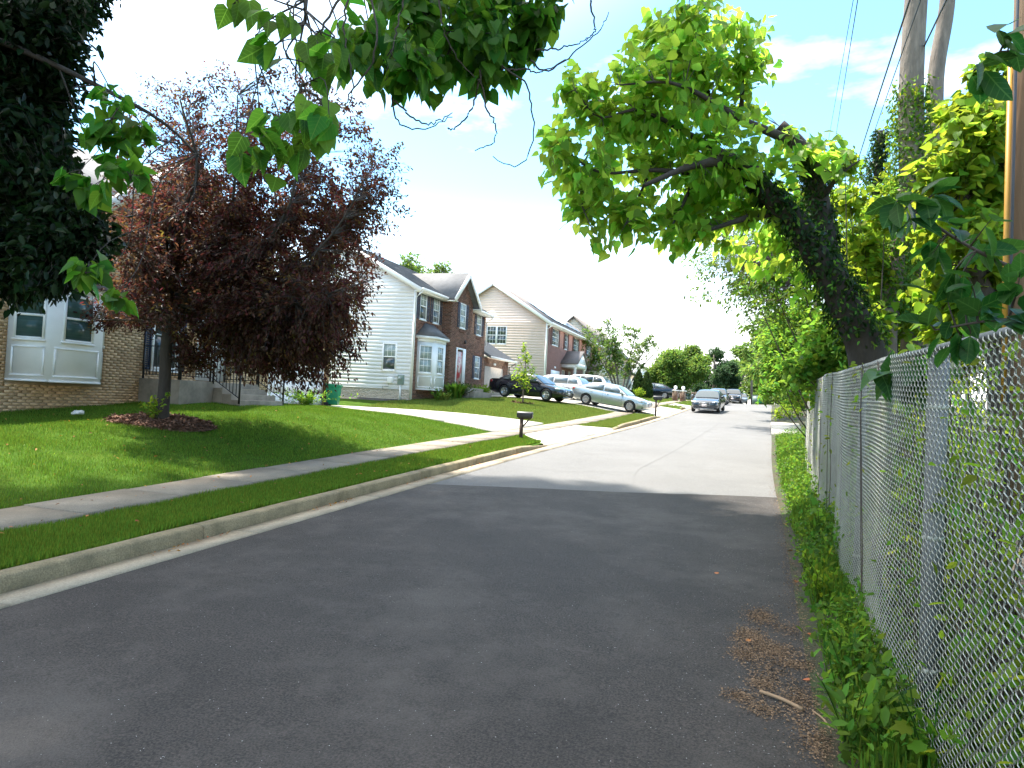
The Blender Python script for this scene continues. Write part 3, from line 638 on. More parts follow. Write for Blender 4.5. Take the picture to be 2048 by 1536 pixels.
b0 = bay(h0, X0 + .005, 11.62, 12.15, 13.55, 14.15, X0 + .7, 1.93, 4.3, .82, 'glass_green', 'glass_green', 2.92, 4.05, 1)
rb = MB().add([(X0, 11.5, 4.3), (X0 + .85, 12.05, 4.3), (X0 + .85, 13.65, 4.3), (X0, 14.3, 4.3), (X0, 12.4, 4.85), (X0, 13.3, 4.85)], [(0, 1, 4), (1, 2, 5, 4), (2, 3, 5), (0, 3, 2, 1), (0, 4, 5, 3)]); rb.build('bay_roof', M['shingle'], b0)
window(h0, (X0, 0, 0), UY, UX, 15.75, 16.75, 2.42, 4.5, 1, 0, 0, 'glass_dark', 'glass_dark', 'shutter_navy', .24, .09)
for a in (12.0, 15.8, 18.7): window(h0, (X0, 0, 0), UY, UX, a, a + 1.0, 5.0, 6.35, 3, 2, 2, 'glass_blind', 'glass_dark', 'shutter_navy')
d = MB().obox((X0, 0, 0), UY, UZ, UX, (17.6, 18.6), (2.2, 4.3), (-.05, .02)); d.obox((X0, 0, 0), UY, UZ, UX, (17.5, 17.598), (2.2, 4.4), (-.05, .04)); d.obox((X0, 0, 0), UY, UZ, UX, (18.602, 18.7), (2.2, 4.4), (-.05, .04)); do = d.build('front_door', M['white'], h0)
MB().lathe([(.03, 0), (.035, .03), (.02, .06)], (X0 + .02, 17.7, 3.2), 0, 8).build('handle', M['iron'], do)
# front cross gable over the entry
gpk, ghw = 8.6, 2.55
MB().prism([(X0 + .25, 16.5 - ghw, 6.7), (X0 + .25, 16.5 + ghw, 6.7), (X0 + .25, 16.5, gpk - .12)], (-4, 0, 0)).build('gable_wall', M['siding_beige'], h0)
siding(h0, (X0 + .25, 0, 0), UY, UX, lambda z: 16.5 - ghw * (gpk - .1 - z) / (gpk - 6.7), lambda z: 16.5 + ghw * (gpk - .1 - z) / (gpk - 6.7), 6.7, gpk - .15, M['siding_beige'])
g = MB()
for s in (-1, 1): bar(g, (X0 + .42, 16.5 + s * (ghw + .35), 6.48), (X0 + .42, 16.5, gpk + .06), .3, .24)
g.build('rake_board', M['white'], h0)
rz = 9.4
ro = roof(h0, [[(X0 + .35, 6.7, 6.65), (X0 + .35, 21.3, 6.65), (X0 - 4.3, 21.3, rz), (X0 - 4.3, 6.7, rz)], [(X0 - 9.2, 6.7, 6.5), (X0 - 4.3, 6.7, rz), (X0 - 4.3, 21.3, rz), (X0 - 9.2, 21.3, 6.5)],
               [(X0 + .5, 16.5 - ghw - .3, 6.55), (X0 + .5, 16.5, gpk + .1), (X0 - 3.6, 16.5, gpk + .1), (X0 - 1.0, 16.5 - ghw - .3, 6.55)], [(X0 + .5, 16.5, gpk + .1), (X0 + .5, 16.5 + ghw + .3, 6.55), (X0 - 1.0, 16.5 + ghw + .3, 6.55), (X0 - 3.6, 16.5, gpk + .1)]], M['shingle'])
for a, c in ((6.7, 13.6), (19.4, 21.3)): MB().box((X0 + .36, X0 + .48), (a, c), (6.52, 6.66)).build('gutter_pipe', M['white'], h0)
for s in (0, 1): MB().prism([(X0, 7 + 14 * s, 6.6), (X0 - 9, 7 + 14 * s, 6.6), (X0 - 4.3, 7 + 14 * s, rz - .12)], (0, .02, 0)).build('end_gable', M['siding_beige'], h0)
# garage wing set back
MB().box((-25, -18.5), (21.02, 28.4), (.6, 4.3)).build('garage_wall', M['mortar_tan'], h0)
bricks(h0, (-18.5, 0, 0), UY, UX, lambda z: minus(21.05, 28.4, [(23.3, 28.0)] if z < 3.55 else []), 1.0, 4.25, M['brick_tan'])
gd = MB(); gd.obox((-18.5, 0, 0), UY, UZ, UX, (23.32, 27.98), (1.38, 3.53), (-.05, -.02)); gdo = gd.build('garage_door', M['white'], h0)
for i in range(4):
    for j in range(6): MB().obox((-18.5, 0, 0), UY, UZ, UX, (23.34 + j * .773, 23.34 + j * .773 + .768), (1.40 + i * .53, 1.40 + i * .53 + .52), (-.02, .001 + .002 * ((i + j) % 2))).build('door_panel', M['white'], gdo)
ro2 = roof(h0, [[(-18.1, 21.05, 4.3), (-18.1, 28.8, 4.3), (-21.6, 28.8, 6.3), (-21.6, 21.05, 6.3)], [(-25.3, 21.05, 4.2), (-21.6, 21.05, 6.3), (-21.6, 28.8, 6.3), (-25.3, 28.8, 4.2)]], M['shingle'])
MB().prism([(-18.5, 28.38, 4.2), (-25, 28.38, 4.2), (-21.6, 28.38, 6.2)], (0, .02, 0)).build('end_gable', M['siding_beige'], h0)
# stoop, steps and iron railing
st = MB().box((X0, X0 + 1.45), (15.4, 18.75), (.9, 2.16)).build('stoop', M['old_concrete'], h0); bevel(st, .015)
for i in range(3):
    s = MB().box((X0 + .012, X0 + 1.43 - .01 * i), (18.75 + .34 * i, 18.75 + .34 * (i + 1)), (.9, 1.99 - .165 * i)).build('step', M['old_concrete'], st); bevel(s, .012)
    s = MB().box((X0 + 1.45 + .32 * i, X0 + 1.45 + .32 * (i + 1)), (16.7, 18.74), (.8, 2.0 - .165 * i)).build('step', M['old_concrete'], st); bevel(s, .012)
ra = thing('railing', None, None, (X0, 14, 1.3)); ra.parent = h0; ra.location = (0, 0, 0)
def rail(b, p, q, n, h=.92):
    p, q = np.array(p, float), np.array(q, float)
    for hh in (.12, h): bar(MB(), p + UZ * hh, q + UZ * hh, .035, .02).build('rail', M['iron'], ra)
rl = None
rail(rl, (X0 + .1, 15.45, 2.16), (X0 + 1.4, 15.45, 2.16), 8); rail(rl, (X0 + 1.4, 15.47, 2.16), (X0 + 1.4, 16.65, 2.16), 8); rail(rl, (X0 + 1.4, 16.68, 2.16), (X0 + 2.4, 16.68, 1.6), 8); rail(rl, (X0 + 1.4, 18.7, 2.16), (X0 + 2.4, 18.7, 1.6), 8); rail(rl, (X0 + .1, 18.72, 2.16), (X0 + 1.4, 18.72, 2.16), 8)
bal = MB().box((-.008, .008), (-.008, .008), (.1, .93)).mesh('baluster', M['iron']); pst = MB().box((-.02, .02), (-.02, .02), (-.04, 1.0)).mesh('railing_post', M['iron'])
def bals(p, q, n):
    for i in range(n + 1):
        t = i / n; P = np.array(p, float) * (1 - t) + np.array(q, float) * t
        o = bpy.data.objects.new('baluster' if 0 < i < n else 'railing_post', bal if 0 < i < n else pst); COL.objects.link(o); o.parent = ra; o.location = Vector(P - vec(h0))
bals((X0 + .1, 15.45, 2.16), (X0 + 1.36, 15.45, 2.16), 11); bals((X0 + 1.4, 15.47, 2.16), (X0 + 1.4, 16.6, 2.16), 10); bals((X0 + 1.44, 16.68, 2.14), (X0 + 2.4, 16.68, 1.6), 8); bals((X0 + 1.44, 18.7, 2.14), (X0 + 2.4, 18.7, 1.6), 8); bals((X0 + .1, 18.72, 2.16), (X0 + 1.36, 18.72, 2.16), 11)

# ------------------------------------------------------------------ second house: white siding end wall, red-brown brick front
X1, Y1 = -16.2, 32.4
h1 = thing('brick_front_house', 'two storey house with red brown brick front, white siding end and centre gable', 'house', (X1, 37, 1.9))
RX, RZ, EZ = X1 - 4.25, 10.1, 7.62
MB().box((X1 - 8.5, X1), (Y1, 42.6), (.9, EZ)).build('wall', M['mortar_red'], h1)
MB().box((X1 - .2, X1 + .58), (35.75, 38.85), (.9, EZ + .02)).build('centre_wall', M['mortar_red'], h1)
hl = [(32.8, 35.65, 2.4, 5.25), (32.86, 33.66, 6.08, 7.52), (34.5, 35.3, 6.08, 7.52), (40.95, 41.85, 6.12, 7.56), (40.95, 41.85, 3.35, 4.8)]
def spw(a, c):
    return lambda z: minus(a, c, [(p, q) for p, q, r, s in hl if r - .03 < z < s + .02])
def kk(C): x, y, Z = proj(C); return -Z
bricks(h1, (X1, 0, 0), UY, UX, spw(Y1, 35.75), 1.6, 7.5, M['brick_red'], kk, 300)
bricks(h1, (X1, 0, 0), UY, UX, spw(38.85, 42.6), 1.6, 7.5, M['brick_red'])
CX = X1 + .58; CP = 9.2
def spc(z):
    hw = 1.55 if z < 7.55 else 1.55 * max(0, (CP - z)) / (CP - 7.55)
    return minus(37.3 - hw, 37.3 + hw, [(p, q) for p, q, r, s in ((36.85, 37.75, 6.1, 7.56), (36.62, 38.05, 2.75, 4.98)) if r - .03 < z < s + .02])
MB().prism([(CX, 35.75, EZ), (CX, 38.85, EZ), (CX, 37.3, CP - .05)], (-4.6, 0, 0)).build('gable_wall', M['mortar_red'], h1)
bricks(h1, (CX, 0, 0), UY, UX, spc, 1.6, CP - .1, M['brick_red'])
bricks(h1, (0, 35.75, 0), UX, -UY, lambda z: [(X1 + .03, CX)], 1.6, 7.6, M['brick_red'])
for a in (32.86, 34.5): window(h1, (X1, 0, 0), UY, UX, a, a + .8, 6.1, 7.52, 2 if a < 33 else 3, 2, 2, 'glass_blind', 'glass_dark', 'shutter', .33, lower_grid=a > 33)
window(h1, (CX, 0, 0), UY, UX, 36.88, 37.72, 6.12, 7.54, 3, 2, 2, 'glass_blind', 'glass_blind', 'shutter', .33)
window(h1, (X1, 0, 0), UY, UX, 40.98, 41.82, 6.14, 7.54, 3, 2, 2, 'glass_blind', 'glass_dark', 'shutter', .33)
window(h1, (X1, 0, 0), UY, UX, 40.98, 41.82, 3.38, 4.8, 3, 2, 2, 'glass_blind', 'glass_dark', 'shutter', .33)
# soldier courses over the openings
sc = MB()
for (X, a, c, z) in ((CX, 36.6, 38.1, 4.99), (X1, 40.9, 41.9, 4.84), (CX, 36.86, 37.74, 5.86), (X1, 40.96, 41.84, 5.88), (X1, 32.85, 33.67, 5.84), (X1, 34.5, 35.3, 5.84)):
    y = a
    while y < c - .05: sc.obox((X, 0, 0), UY, UZ, UX, (y, y + .06), (z, z + .2), (0, .02)); y += .071
sc.build('soldier_course', M['brick_red'], h1, kind='stuff')
b1 = bay(h1, X1 + .005, 32.82, 33.5, 34.88, 35.62, X1 + .7, 2.42, 5.1, .8, 'glass_blind', 'glass_blind', 3.3, 4.75, 3)
f = MB().prism([(X1 + .005, 32.62, 5.1), (X1 + .86, 33.38, 5.1), (X1 + .86, 35.0, 5.1), (X1 + .005, 35.72, 5.1)], (0, 0, .14)); fix_normals(f.build('bay_fascia', M['white'], b1))
MB().add([(X1, 32.6, 5.24), (X1 + .88, 33.36, 5.24), (X1 + .88, 35.02, 5.24), (X1, 35.74, 5.24), (X1, 33.6, 5.98), (X1, 34.7, 5.98)], [(0, 1, 4), (1, 2, 5, 4), (2, 3, 5), (0, 3, 2, 1), (0, 4, 5, 3)]).build('bay_roof', M['shingle'], b1)
# front door with patterned storm door glass and sidelight
d = MB()
for a, c, p, q in ((36.64, 36.75, 2.72, 4.96), (37.62, 37.7, 2.72, 4.96), (37.7, 38.03, 2.72, 4.96), (36.75, 37.62, 4.86, 4.96)): d.obox((CX, 0, 0), UY, UZ, UX, (a, c), (p, q), (-.06, .04 if c - a < .2 or p > 4 else .03))
do = d.build('front_door', M['white'], h1)
pd = MB(); pd.obox((CX, 0, 0), UY, UZ, UX, (36.76, 37.61), (2.74, 4.85), (-.05, .0)); pd.build('storm_door', M['iron'], do)
M['door_red'] = pm('red_and_pink_door_print', (0.62, 0.48, 0.42), 0.35, 0.15, 2.0, second=((0.50, 0.05, 0.06), 1.7, 0.47, 0.55))
MB().obox((CX, 0, 0), UY, UZ, UX, (36.84, 37.53), (2.9, 4.76), (.001, .01)).build('door_glass', M['door_red'], do)
MB().obox((CX, 0, 0), UY, UZ, UX, (36.78, 36.81), (3.7, 3.9), (.001, .04)).build('handle', M['galv'], do)
lp = MB().lathe([(.0, -.02), (.06, 0), (.07, .16), (.03, .2), (0, .22)], (CX + .14, 37.55, 5.25), 2, 8); bar(lp, (CX, 37.55, 5.42), (CX + .14, 37.55, 5.42), .02, .02); lp.build('porch_lamp', M['iron'], h1)
for i in range(2): bevel(MB().box((CX - .02, CX + 1.0 + .35 * i), (36.3 + .1 * i, 38.7 + .35 * i), (1.4, 2.70 - .2 * i - .004)).build('step', M['old_concrete'], h1), .01)
# white siding end wall with painted brick base
MB().prism([(X1, Y1 - .002, EZ), (X1 - 8.5, Y1 - .002, EZ), (RX, Y1 - .002, RZ - .15)], (0, .3, 0)).build('gable_wall', M['siding_white'], h1)
def rk(z): return max(0, (RZ - .12 - z)) / (RZ - .12 - EZ) * 4.25 if z > EZ else 4.25
siding(h1, (RX, Y1, 0), UX, -UY, lambda z: -rk(z), lambda z: rk(z) - (.0 if z > EZ else .03), 2.42, RZ - .2, M['siding_white'], .19)
bricks(h1, (0, Y1, 0), UX, -UY, lambda z: [(X1 - 8.5, X1 - .01)], 1.86, 2.4, M['brick_white'], proud=.02)
MB().box((X1 - 8.5, X1 + .005), (Y1 - .05, Y1 - .001), (1.2, 1.86)).build('footing', M['dark_stone'], h1)
MB().obox((0, Y1, 0), UX, UZ, -UY, (X1 - 8.5, X1 - .09), (2.38, 2.42), (0, .05)).build('starter_trim', M['siding_white'], h1)
MB().obox((0, Y1, 0), UX, UZ, -UY, (X1 - .09, X1 + .03), (1.95, EZ), (-.03, .04)).build('corner_post', M['white'], h1)
window(h1, (0, Y1 - .03, 0), UX, -UY, X1 - 1.74, X1 - .92, 3.33, 4.76, 3, 2, 0, 'glass_blind', 'glass_dark', None, trim=.07)
# meters on the end wall
mb = thing('electric_meter', 'grey electric meter box and conduit on the white siding end wall', 'meter', (X1 - .55, Y1 - .05, 1.8))
bevel(MB().box((X1 - .73, X1 - .4), (Y1 - .17, Y1 - .03), (2.62, 3.12)).build('meter_box', M['grey_green'], mb), .015)
MB().lathe([(.0, 0), (.09, 0), (.085, .06), (.0, .1)], (X1 - .56, Y1 - .17 - .1, 2.95), 1, 12).build('meter_dial', M['glass_blind'], mb)
MB().tube([(X1 - .58, Y1 - .1, 2.62), (X1 - .58, Y1 - .1, 1.75)], .05, 8).build('conduit', M['white'], mb)
mb = thing('gas_meter', 'pale gas meter with pipes on the white siding end wall', 'meter', (X1 - 1.1, Y1 - .05, 2.4))
bevel(MB().box((X1 - 1.3, X1 - 1.0), (Y1 - .22, Y1 - .05), (2.66, 3.0)).build('meter_box', M['white'], mb), .04)
MB().tube([(X1 - 1.25, Y1 - .13, 2.66), (X1 - 1.25, Y1 - .13, 2.5), (X1 - 1.6, Y1 - .13, 2.5), (X1 - 1.6, Y1 - .05, 2.3)], .018, 6).build('pipe', M['galv'], mb)
# roofs
OVF, OVS = .42, .28
fe, sl_ = (X1 + OVF, EZ - .13), None
er = roof(h1, [[(X1 + OVF, Y1 - OVS, EZ - .02), (X1 + OVF, 42.6 + OVS, EZ - .02), (RX, 42.6 + OVS, RZ), (RX, Y1 - OVS, RZ)], [(X1 - 8.5 - OVF, Y1 - OVS, EZ - .02), (RX, Y1 - OVS, RZ), (RX, 42.6 + OVS, RZ), (X1 - 8.5 - OVF, 42.6 + OVS, EZ - .02)],
               [(CX + .35, 35.35, EZ - .02), (CX + .35, 37.3, CP + .14), (X1 - 2.9, 37.3, CP + .14), (X1 + .1, 35.35, EZ - .02)], [(CX + .35, 37.3, CP + .14), (CX + .35, 39.25, EZ - .02), (X1 + .1, 39.25, EZ - .02), (X1 - 2.9, 37.3, CP + .14)]], M['shingle'])
courses(er, (X1 + OVF, Y1 - OVS, EZ - .01), (X1 + OVF, 42.6 + OVS, EZ - .01), (RX, Y1 - OVS, RZ + .01), (RX, 42.6 + OVS, RZ + .01), M['shingle'])
g = MB()
for s in (-1, 1): bar(g, (CX + .37, 37.3 + s * 2.0, EZ - .16), (CX + .37, 37.3, CP + .03), .05, .26)
bar(g, (X1 + OVF, Y1 - OVS - .02, EZ - .15), (RX, Y1 - OVS - .02, RZ - .13), .04, .24); bar(g, (X1 - 8.5 - OVF, Y1 - OVS - .02, EZ - .15), (RX, Y1 - OVS - .02, RZ - .13), .04, .24)
g.box((X1 + .02, X1 + OVF - .01), (Y1 - OVS, 35.33), (EZ - .2, EZ - .16)); g.box((X1 + .02, X1 + OVF - .01), (39.27, 42.6 + OVS), (EZ - .2, EZ - .16)); g.box((X1 + .02, CX + .36), (35.36, 35.72), (EZ - .2, EZ - .16)); g.box((X1 + .02, CX + .36), (38.88, 39.24), (EZ - .2, EZ - .16))
g.build('trim_board', M['white'], h1)
for a, c in ((Y1 - OVS, 35.33), (39.27, 42.6 + OVS)):
    MB().prism([(X1 + OVF, a, EZ - .02), (X1 + OVF + .13, a, EZ - .02), (X1 + OVF + .12, a, EZ - .1), (X1 + OVF + .06, a, EZ - .16), (X1 + OVF, a, EZ - .16)], (0, c - a, 0)).build('gutter_pipe', M['white'], h1)
MB().tube([(X1 + OVF + .06, Y1 - .2, EZ - .16), (X1 + .3, Y1 - .2, EZ - .32), (X1 + .05, Y1 - .08, EZ - .5), (X1 + .05, Y1 - .08, 1.9)], .042, 6).build('downspout', M['white'], h1)
MB().tube([(X1 + OVF + .06, 42.8, EZ - .16), (X1 + .3, 42.75, EZ - .32), (X1 + .06, 42.68, EZ - .5), (X1 + .06, 42.68, 5.6)], .042, 6).build('downspout', M['white'], h1)
# garage wing with a lean roof
MB().box((X1 - 6, X1), (42.62, 47.6), (1.2, 4.9)).build('garage_wall', M['mortar_red'], h1)
bricks(h1, (X1, 0, 0), UY, UX, lambda z: minus(42.66, 47.6, [(42.85, 46.5)] if z < 4.28 else []), 1.9, 4.85, M['brick_red'])
gdo = MB().obox((X1, 0, 0), UY, UZ, UX, (42.87, 46.48), (2.2, 4.26), (-.06, -.03)).build('garage_door', M['white'], h1)
for i in range(4):
    for j in range(4): MB().obox((X1, 0, 0), UY, UZ, UX, (42.92 + j * .89, 43.77 + j * .89), (2.24 + i * .505, 2.7 + i * .505), (-.03, -.005)).build('door_panel', M['white'], gdo)
MB().obox((X1, 0, 0), UY, UZ, UX, (44.6, 44.7), (3.42, 3.5), (-.005, .03)).build('door_handle', M['iron'], gdo)
MB().obox((X1, 0, 0), UY, UZ, UX, (44.5, 44.95), (4.44, 4.6), (.014, .03)).build('number_plaque', M['white'], h1)
er2 = roof(h1, [[(X1 + .45, 42.62, 4.95), (X1 + .45, 47.95, 4.95), (X1 - 3, 47.95, 7.0), (X1 - 3, 42.62, 7.0)], [(X1 - 6.4, 42.62, 4.95), (X1 - 3, 42.62, 7.0), (X1 - 3, 47.95, 7.0), (X1 - 6.4, 47.95, 4.95)]], M['shingle'])
courses(er2, (X1 + .45, 42.66, 4.96), (X1 + .45, 47.95, 4.96), (X1 - 3, 42.66, 7.01), (X1 - 3, 47.95, 7.01), M['shingle'])
MB().prism([(X1 + .45, 42.7, 4.93), (X1 + .58, 42.7, 4.93), (X1 + .57, 42.7, 4.86), (X1 + .51, 42.7, 4.8), (X1 + .45, 42.7, 4.8)], (0, 5.25, 0)).build('gutter_pipe', M['white'], h1)
MB().tube([(X1 + .5, 47.85, 4.8), (X1 + .3, 47.8, 4.65), (X1 + .06, 47.68, 4.5), (X1 + .06, 47.68, 2.2)], .042, 6).build('downspout', M['shutter_maroon'], h1)

# ------------------------------------------------------------------ third house: beige siding end, brick front, two porches, solar panels
X2, Y2, Y2b = -15.5, 55.0, 78.0
h2 = thing('beige_siding_house', 'long brick fronted house with beige siding end wall and white porches', 'house', (X2, 66, 2.8))
R2X, R2Z, E2Z = -20.3, 12.0, 8.7
MB().box((X2 - 9.6, X2), (Y2, Y2b), (1.6, E2Z)).build('wall', M['brick_far'], h2)
MB().prism([(X2, Y2 - .002, E2Z), (X2 - 9.6, Y2 - .002, E2Z), (R2X, Y2 - .002, R2Z - .15)], (0, Y2b - Y2 - .1, 0)).build('gable_wall', M['siding_beige'], h2)
def rk2(z): return max(0, (R2Z - .12 - z)) / (R2Z - .12 - E2Z) * 4.8 if z > E2Z else 4.8
siding(h2, (R2X, Y2, 0), UX, -UY, lambda z: -rk2(z), lambda z: rk2(z), 2.6, R2Z - .25, M['siding_beige'], .22)
for a in (-20.75, -19.85): window(h2, (0, Y2 - .03, 0), UX, -UY, a, a + .88, 6.8, 8.3, 3, 2, 2, 'glass_dark', 'glass_dark', None, trim=.07)
for a, c in ((56.6, 58.6), (60.9, 61.9), (64.3, 66.2), (70.0, 71.8), (74.3, 75.4)): window(h2, (X2, 0, 0), UY, UX, a, c, 7.0, 8.42, 4 if c - a > 1.5 else 2, 2, 2, 'glass_dark', 'glass_dark', 'shutter_maroon', .4)
gdo = MB().obox((X2, 0, 0), UY, UZ, UX, (56.7, 59.5), (2.75, 4.9), (.01, .04)).build('garage_door', M['white'], h2)
for i in range(4): MB().obox((X2, 0, 0), UY, UZ, UX, (56.75, 59.45), (2.8 + i * .53, 3.26 + i * .53), (.04, .06)).build('door_panel', M['white'], gdo)
MB().obox((X2, 0, 0), UY, UZ, UX, (57.8, 58.3), (5.1, 5.25), (.004, .02)).build('number_plaque', M['white'], h2)
gdo = MB().obox((X2, 0, 0), UY, UZ, UX, (66.5, 69.3), (2.75, 4.9), (.01, .04)).build('garage_door', M['white'], h2)
for ya in (60.0, 70.2):
    px = X2 + 1.45; yc = ya + 2.0
    po = MB().box((X2, px), (ya, ya + 4), (5.35, 5.72)).build('porch', M['white'], h2)
    MB().prism([(px, ya - .05, 5.722), (px, ya + 4.05, 5.722), (px, yc, 6.75)], (-.1, 0, 0)).build('porch_gable', M['white'], po)
    fix_normals(roof_slab([(px + .15, ya - .25, 5.7), (px + .15, yc, 6.92), (X2, yc, 6.92), (X2, ya - .25, 5.7)], .08).build('porch_roof', M['shingle_brown'], po)); fix_normals(roof_slab([(px + .15, yc, 6.92), (px + .15, ya + 4.25, 5.7), (X2, ya + 4.25, 5.7), (X2, yc, 6.92)], .08).build('porch_roof', M['shingle_brown'], po))
    for yy in (ya + .2, ya + 3.8): MB().lathe([(.17, 2.7), (.17, 2.9), (.13, 2.92), (.12, 5.2), (.17, 5.25), (.17, 5.35)], (px - .2, yy, 0), 2, 10).build('column', M['white'], po)
    MB().box((X2, px + .1), (ya, ya + 4), (2.2, 2.95)).build('porch_floor', M['old_concrete'], po)
    window(h2, (X2, 0, 0), UY, UX, ya + .5, ya + 1.3, 3.3, 5.1, 2, 2, 2, 'glass_dark', 'glass_dark'); window(h2, (X2, 0, 0), UY, UX, ya + 2.9, ya + 3.5, 3.3, 5.1, 2, 2, 2, 'glass_dark', 'glass_dark')
    MB().obox((X2, 0, 0), UY, UZ, UX, (ya + 1.6, ya + 2.5), (2.96, 5.05), (.005, .04)).build('front_door', M['shutter_maroon'], h2)
er3 = roof(h2, [[(X2 + .45, Y2 - .3, E2Z - .05), (X2 + .45, Y2b + .3, E2Z - .05), (R2X, Y2b + .3, R2Z), (R2X, Y2 - .3, R2Z)], [(X2 - 10.05, Y2 - .3, E2Z - .05), (R2X, Y2 - .3, R2Z), (R2X, Y2b + .3, R2Z), (X2 - 10.05, Y2b + .3, E2Z - .05)]], M['shingle_brown'])
M['solar'] = pm('solar_panel_glass', (0.10, 0.15, 0.22), 0.12, 0.1, 2, spec=1.0, coat=1.0)
sv = np.array([R2X - X2 - .45, 0, R2Z - E2Z + .05]); sL = np.linalg.norm(sv); sd = sv / sL; sn = np.array([-sd[2], 0, sd[0]]); sn = sn if sn[2] > 0 else -sn
for i in range(3):
    for j in range(7): MB().obox((X2 + .45, 59.5 + j * 1.72, E2Z - .05), UY, sd, sn, (0, 1.66), (1.4 + i * 1.05, 2.4 + i * 1.05), (.05, .09)).build('solar_panel', M['solar'], er3)
g = MB(); bar(g, (X2 + .45, Y2 - .32, E2Z - .18), (R2X, Y2 - .32, R2Z - .13), .04, .28); bar(g, (X2 - 10.05, Y2 - .32, E2Z - .18), (R2X, Y2 - .32, R2Z - .13), .04, .28); g.obox((0, Y2, 0), UX, UZ, -UY, (X2 - .1, X2 + .04), (2.6, E2Z), (-.03, .045)); g.box((X2 + .02, X2 + .44), (Y2 - .3, Y2b), (E2Z - .25, E2Z - .2)); g.build('trim_board', M['white'], h2)
MB().box((X2 + .45, X2 + .58), (Y2 - .3, Y2b), (E2Z - .2, E2Z - .06)).build('gutter_pipe', M['white'], h2)
MB().tube([(X2 + .52, Y2 - .2, E2Z - .2), (X2 + .3, Y2 - .15, E2Z - .4), (X2 + .06, Y2 - .1, E2Z - .6), (X2 + .06, Y2 - .1, 2.7)], .05, 6).build('downspout', M['white'], h2)

# ------------------------------------------------------------------ fourth house: cream siding, and a low white bungalow beyond
X3, Y3 = -15.2, 81.0
h3 = thing('cream_siding_house', 'cream sided house with brown roof half hidden by the feathery tree', 'house', (X3, 88, 3.3))
MB().box((X3 - 8.8, X3), (Y3, 97), (2.2, 8.6)).build('wall', M['brick_far_grey'], h3)
MB().prism([(X3, Y3 - .002, 8.6), (X3 - 8.8, Y3 - .002, 8.6), (X3 - 4.4, Y3 - .002, 12.4)], (0, 15.8, 0)).build('gable_wall', M['siding_cream'], h3)
siding(h3, (X3 - 4.4, Y3, 0), UX, -UY, lambda z: -4.4 if z < 8.6 else -4.4 * (12.5 - z) / 3.9, lambda z: 4.4 if z < 8.6 else 4.4 * (12.5 - z) / 3.9, 3.2, 12.2, M['siding_cream'], .3)
roof(h3, [[(X3 + .4, Y3 - .3, 8.45), (X3 + .4, 97.3, 8.45), (X3 - 4.4, 97.3, 12.7), (X3 - 4.4, Y3 - .3, 12.7)], [(X3 - 9.2, Y3 - .3, 8.45), (X3 - 4.4, Y3 - .3, 12.7), (X3 - 4.4, 97.3, 12.7), (X3 - 9.2, 97.3, 8.45)]], M['shingle_brown'])
MB().box((X3 - 4, X3 + 2.4), (Y3 - .4, 88), (2.2, 6.0)).build('garage_wall', M['siding_cream'], h3)
siding(h3, (X3 - .8, Y3 - .4, 0), UX, -UY, lambda z: -3.2, lambda z: 3.2, 3.2, 6.0, M['siding_cream'], .3)
roof(h3, [[(X3 + 2.8, Y3 - .7, 5.95), (X3 + 2.8, 88.3, 5.95), (X3, 88.3, 7.6), (X3, Y3 - .7, 7.6)], [(X3 - 4, Y3 - .7, 5.3), (X3, Y3 - .7, 7.6), (X3, 88.3, 7.6), (X3 - 4, 88.3, 5.3)]], M['shingle_brown'])
for a in (90, 93.5): window(h3, (X3, 0, 0), UY, UX, a, a + 1.2, 6.6, 8.1, 2, 2, 2, 'glass_dark', 'glass_dark', 'shutter_maroon'); window(h3, (X3, 0, 0), UY, UX, a, a + 1.2, 3.8, 5.4, 2, 2, 2, 'glass_dark', 'glass_dark')
MB().obox((X3 + 2.4, 0, 0), UY, UZ, UX, (81.4, 86.6), (3.3, 5.5), (.005, .04)).build('garage_door', M['white'], h3)
h4 = thing('white_bungalow', 'low white bungalow with a wide pale gable behind the dark cone shrubs', 'house', (-15, 104, 3.5))
MB().box((-21, -11.2), (100, 110), (2.4, 5.6)).build('wall', M['brick_far_grey'], h4)
MB().prism([(-9.6, 98.6, 5.5), (-22.6, 98.6, 5.5), (-16, 98.6, 9.2)], (0, .2, 0)).build('gable', M['white'], h4)
MB().box((-22.5, -9.6), (98.55, 98.85), (5.25, 5.5)).build('beam', M['white'], h4)
roof(h4, [[(-9.3, 98.4, 5.45), (-9.3, 111, 5.45), (-16, 111, 9.3), (-16, 98.4, 9.3)], [(-22.9, 98.4, 5.45), (-16, 98.4, 9.3), (-16, 111, 9.3), (-22.9, 111, 5.45)]], M['shingle'])
for x in (-9.9, -12.5): MB().box((x - .1, x + .1), (98.7, 98.9), (2.4, 5.25)).build('post', M['white'], h4)
for x in (-19, -14): window(h4, (0, 100, 0), UX, -UY, x, x + 1.4, 3.9, 5.1, 2, 1, 1, 'glass_dark', 'glass_dark')
h5 = thing('grey_roof_house', 'grey hipped roof of a low house showing past the white gable', 'house', (-9, 118, 3.2))
MB().box((-16, -5.6), (114, 124), (2.0, 5.6)).build('wall', M['brick_far_grey'], h5)
roof(h5, [[(-5.2, 113.5, 5.6), (-5.2, 124.5, 5.6), (-10.5, 120, 8.9), (-10.5, 117, 8.9)], [(-16.4, 113.5, 5.6), (-5.2, 113.5, 5.6), (-10.5, 117, 8.9)], [(-16.4, 113.5, 5.6), (-10.5, 117, 8.9), (-10.5, 120, 8.9), (-16.4, 124.5, 5.6)]], M['shingle'])
for x in (-9, -7.3): window(h5, (0, 114, 0), UX, -UY, x, x + 1, 3.6, 4.9, 2, 1, 1, 'glass_dark', 'glass_dark')

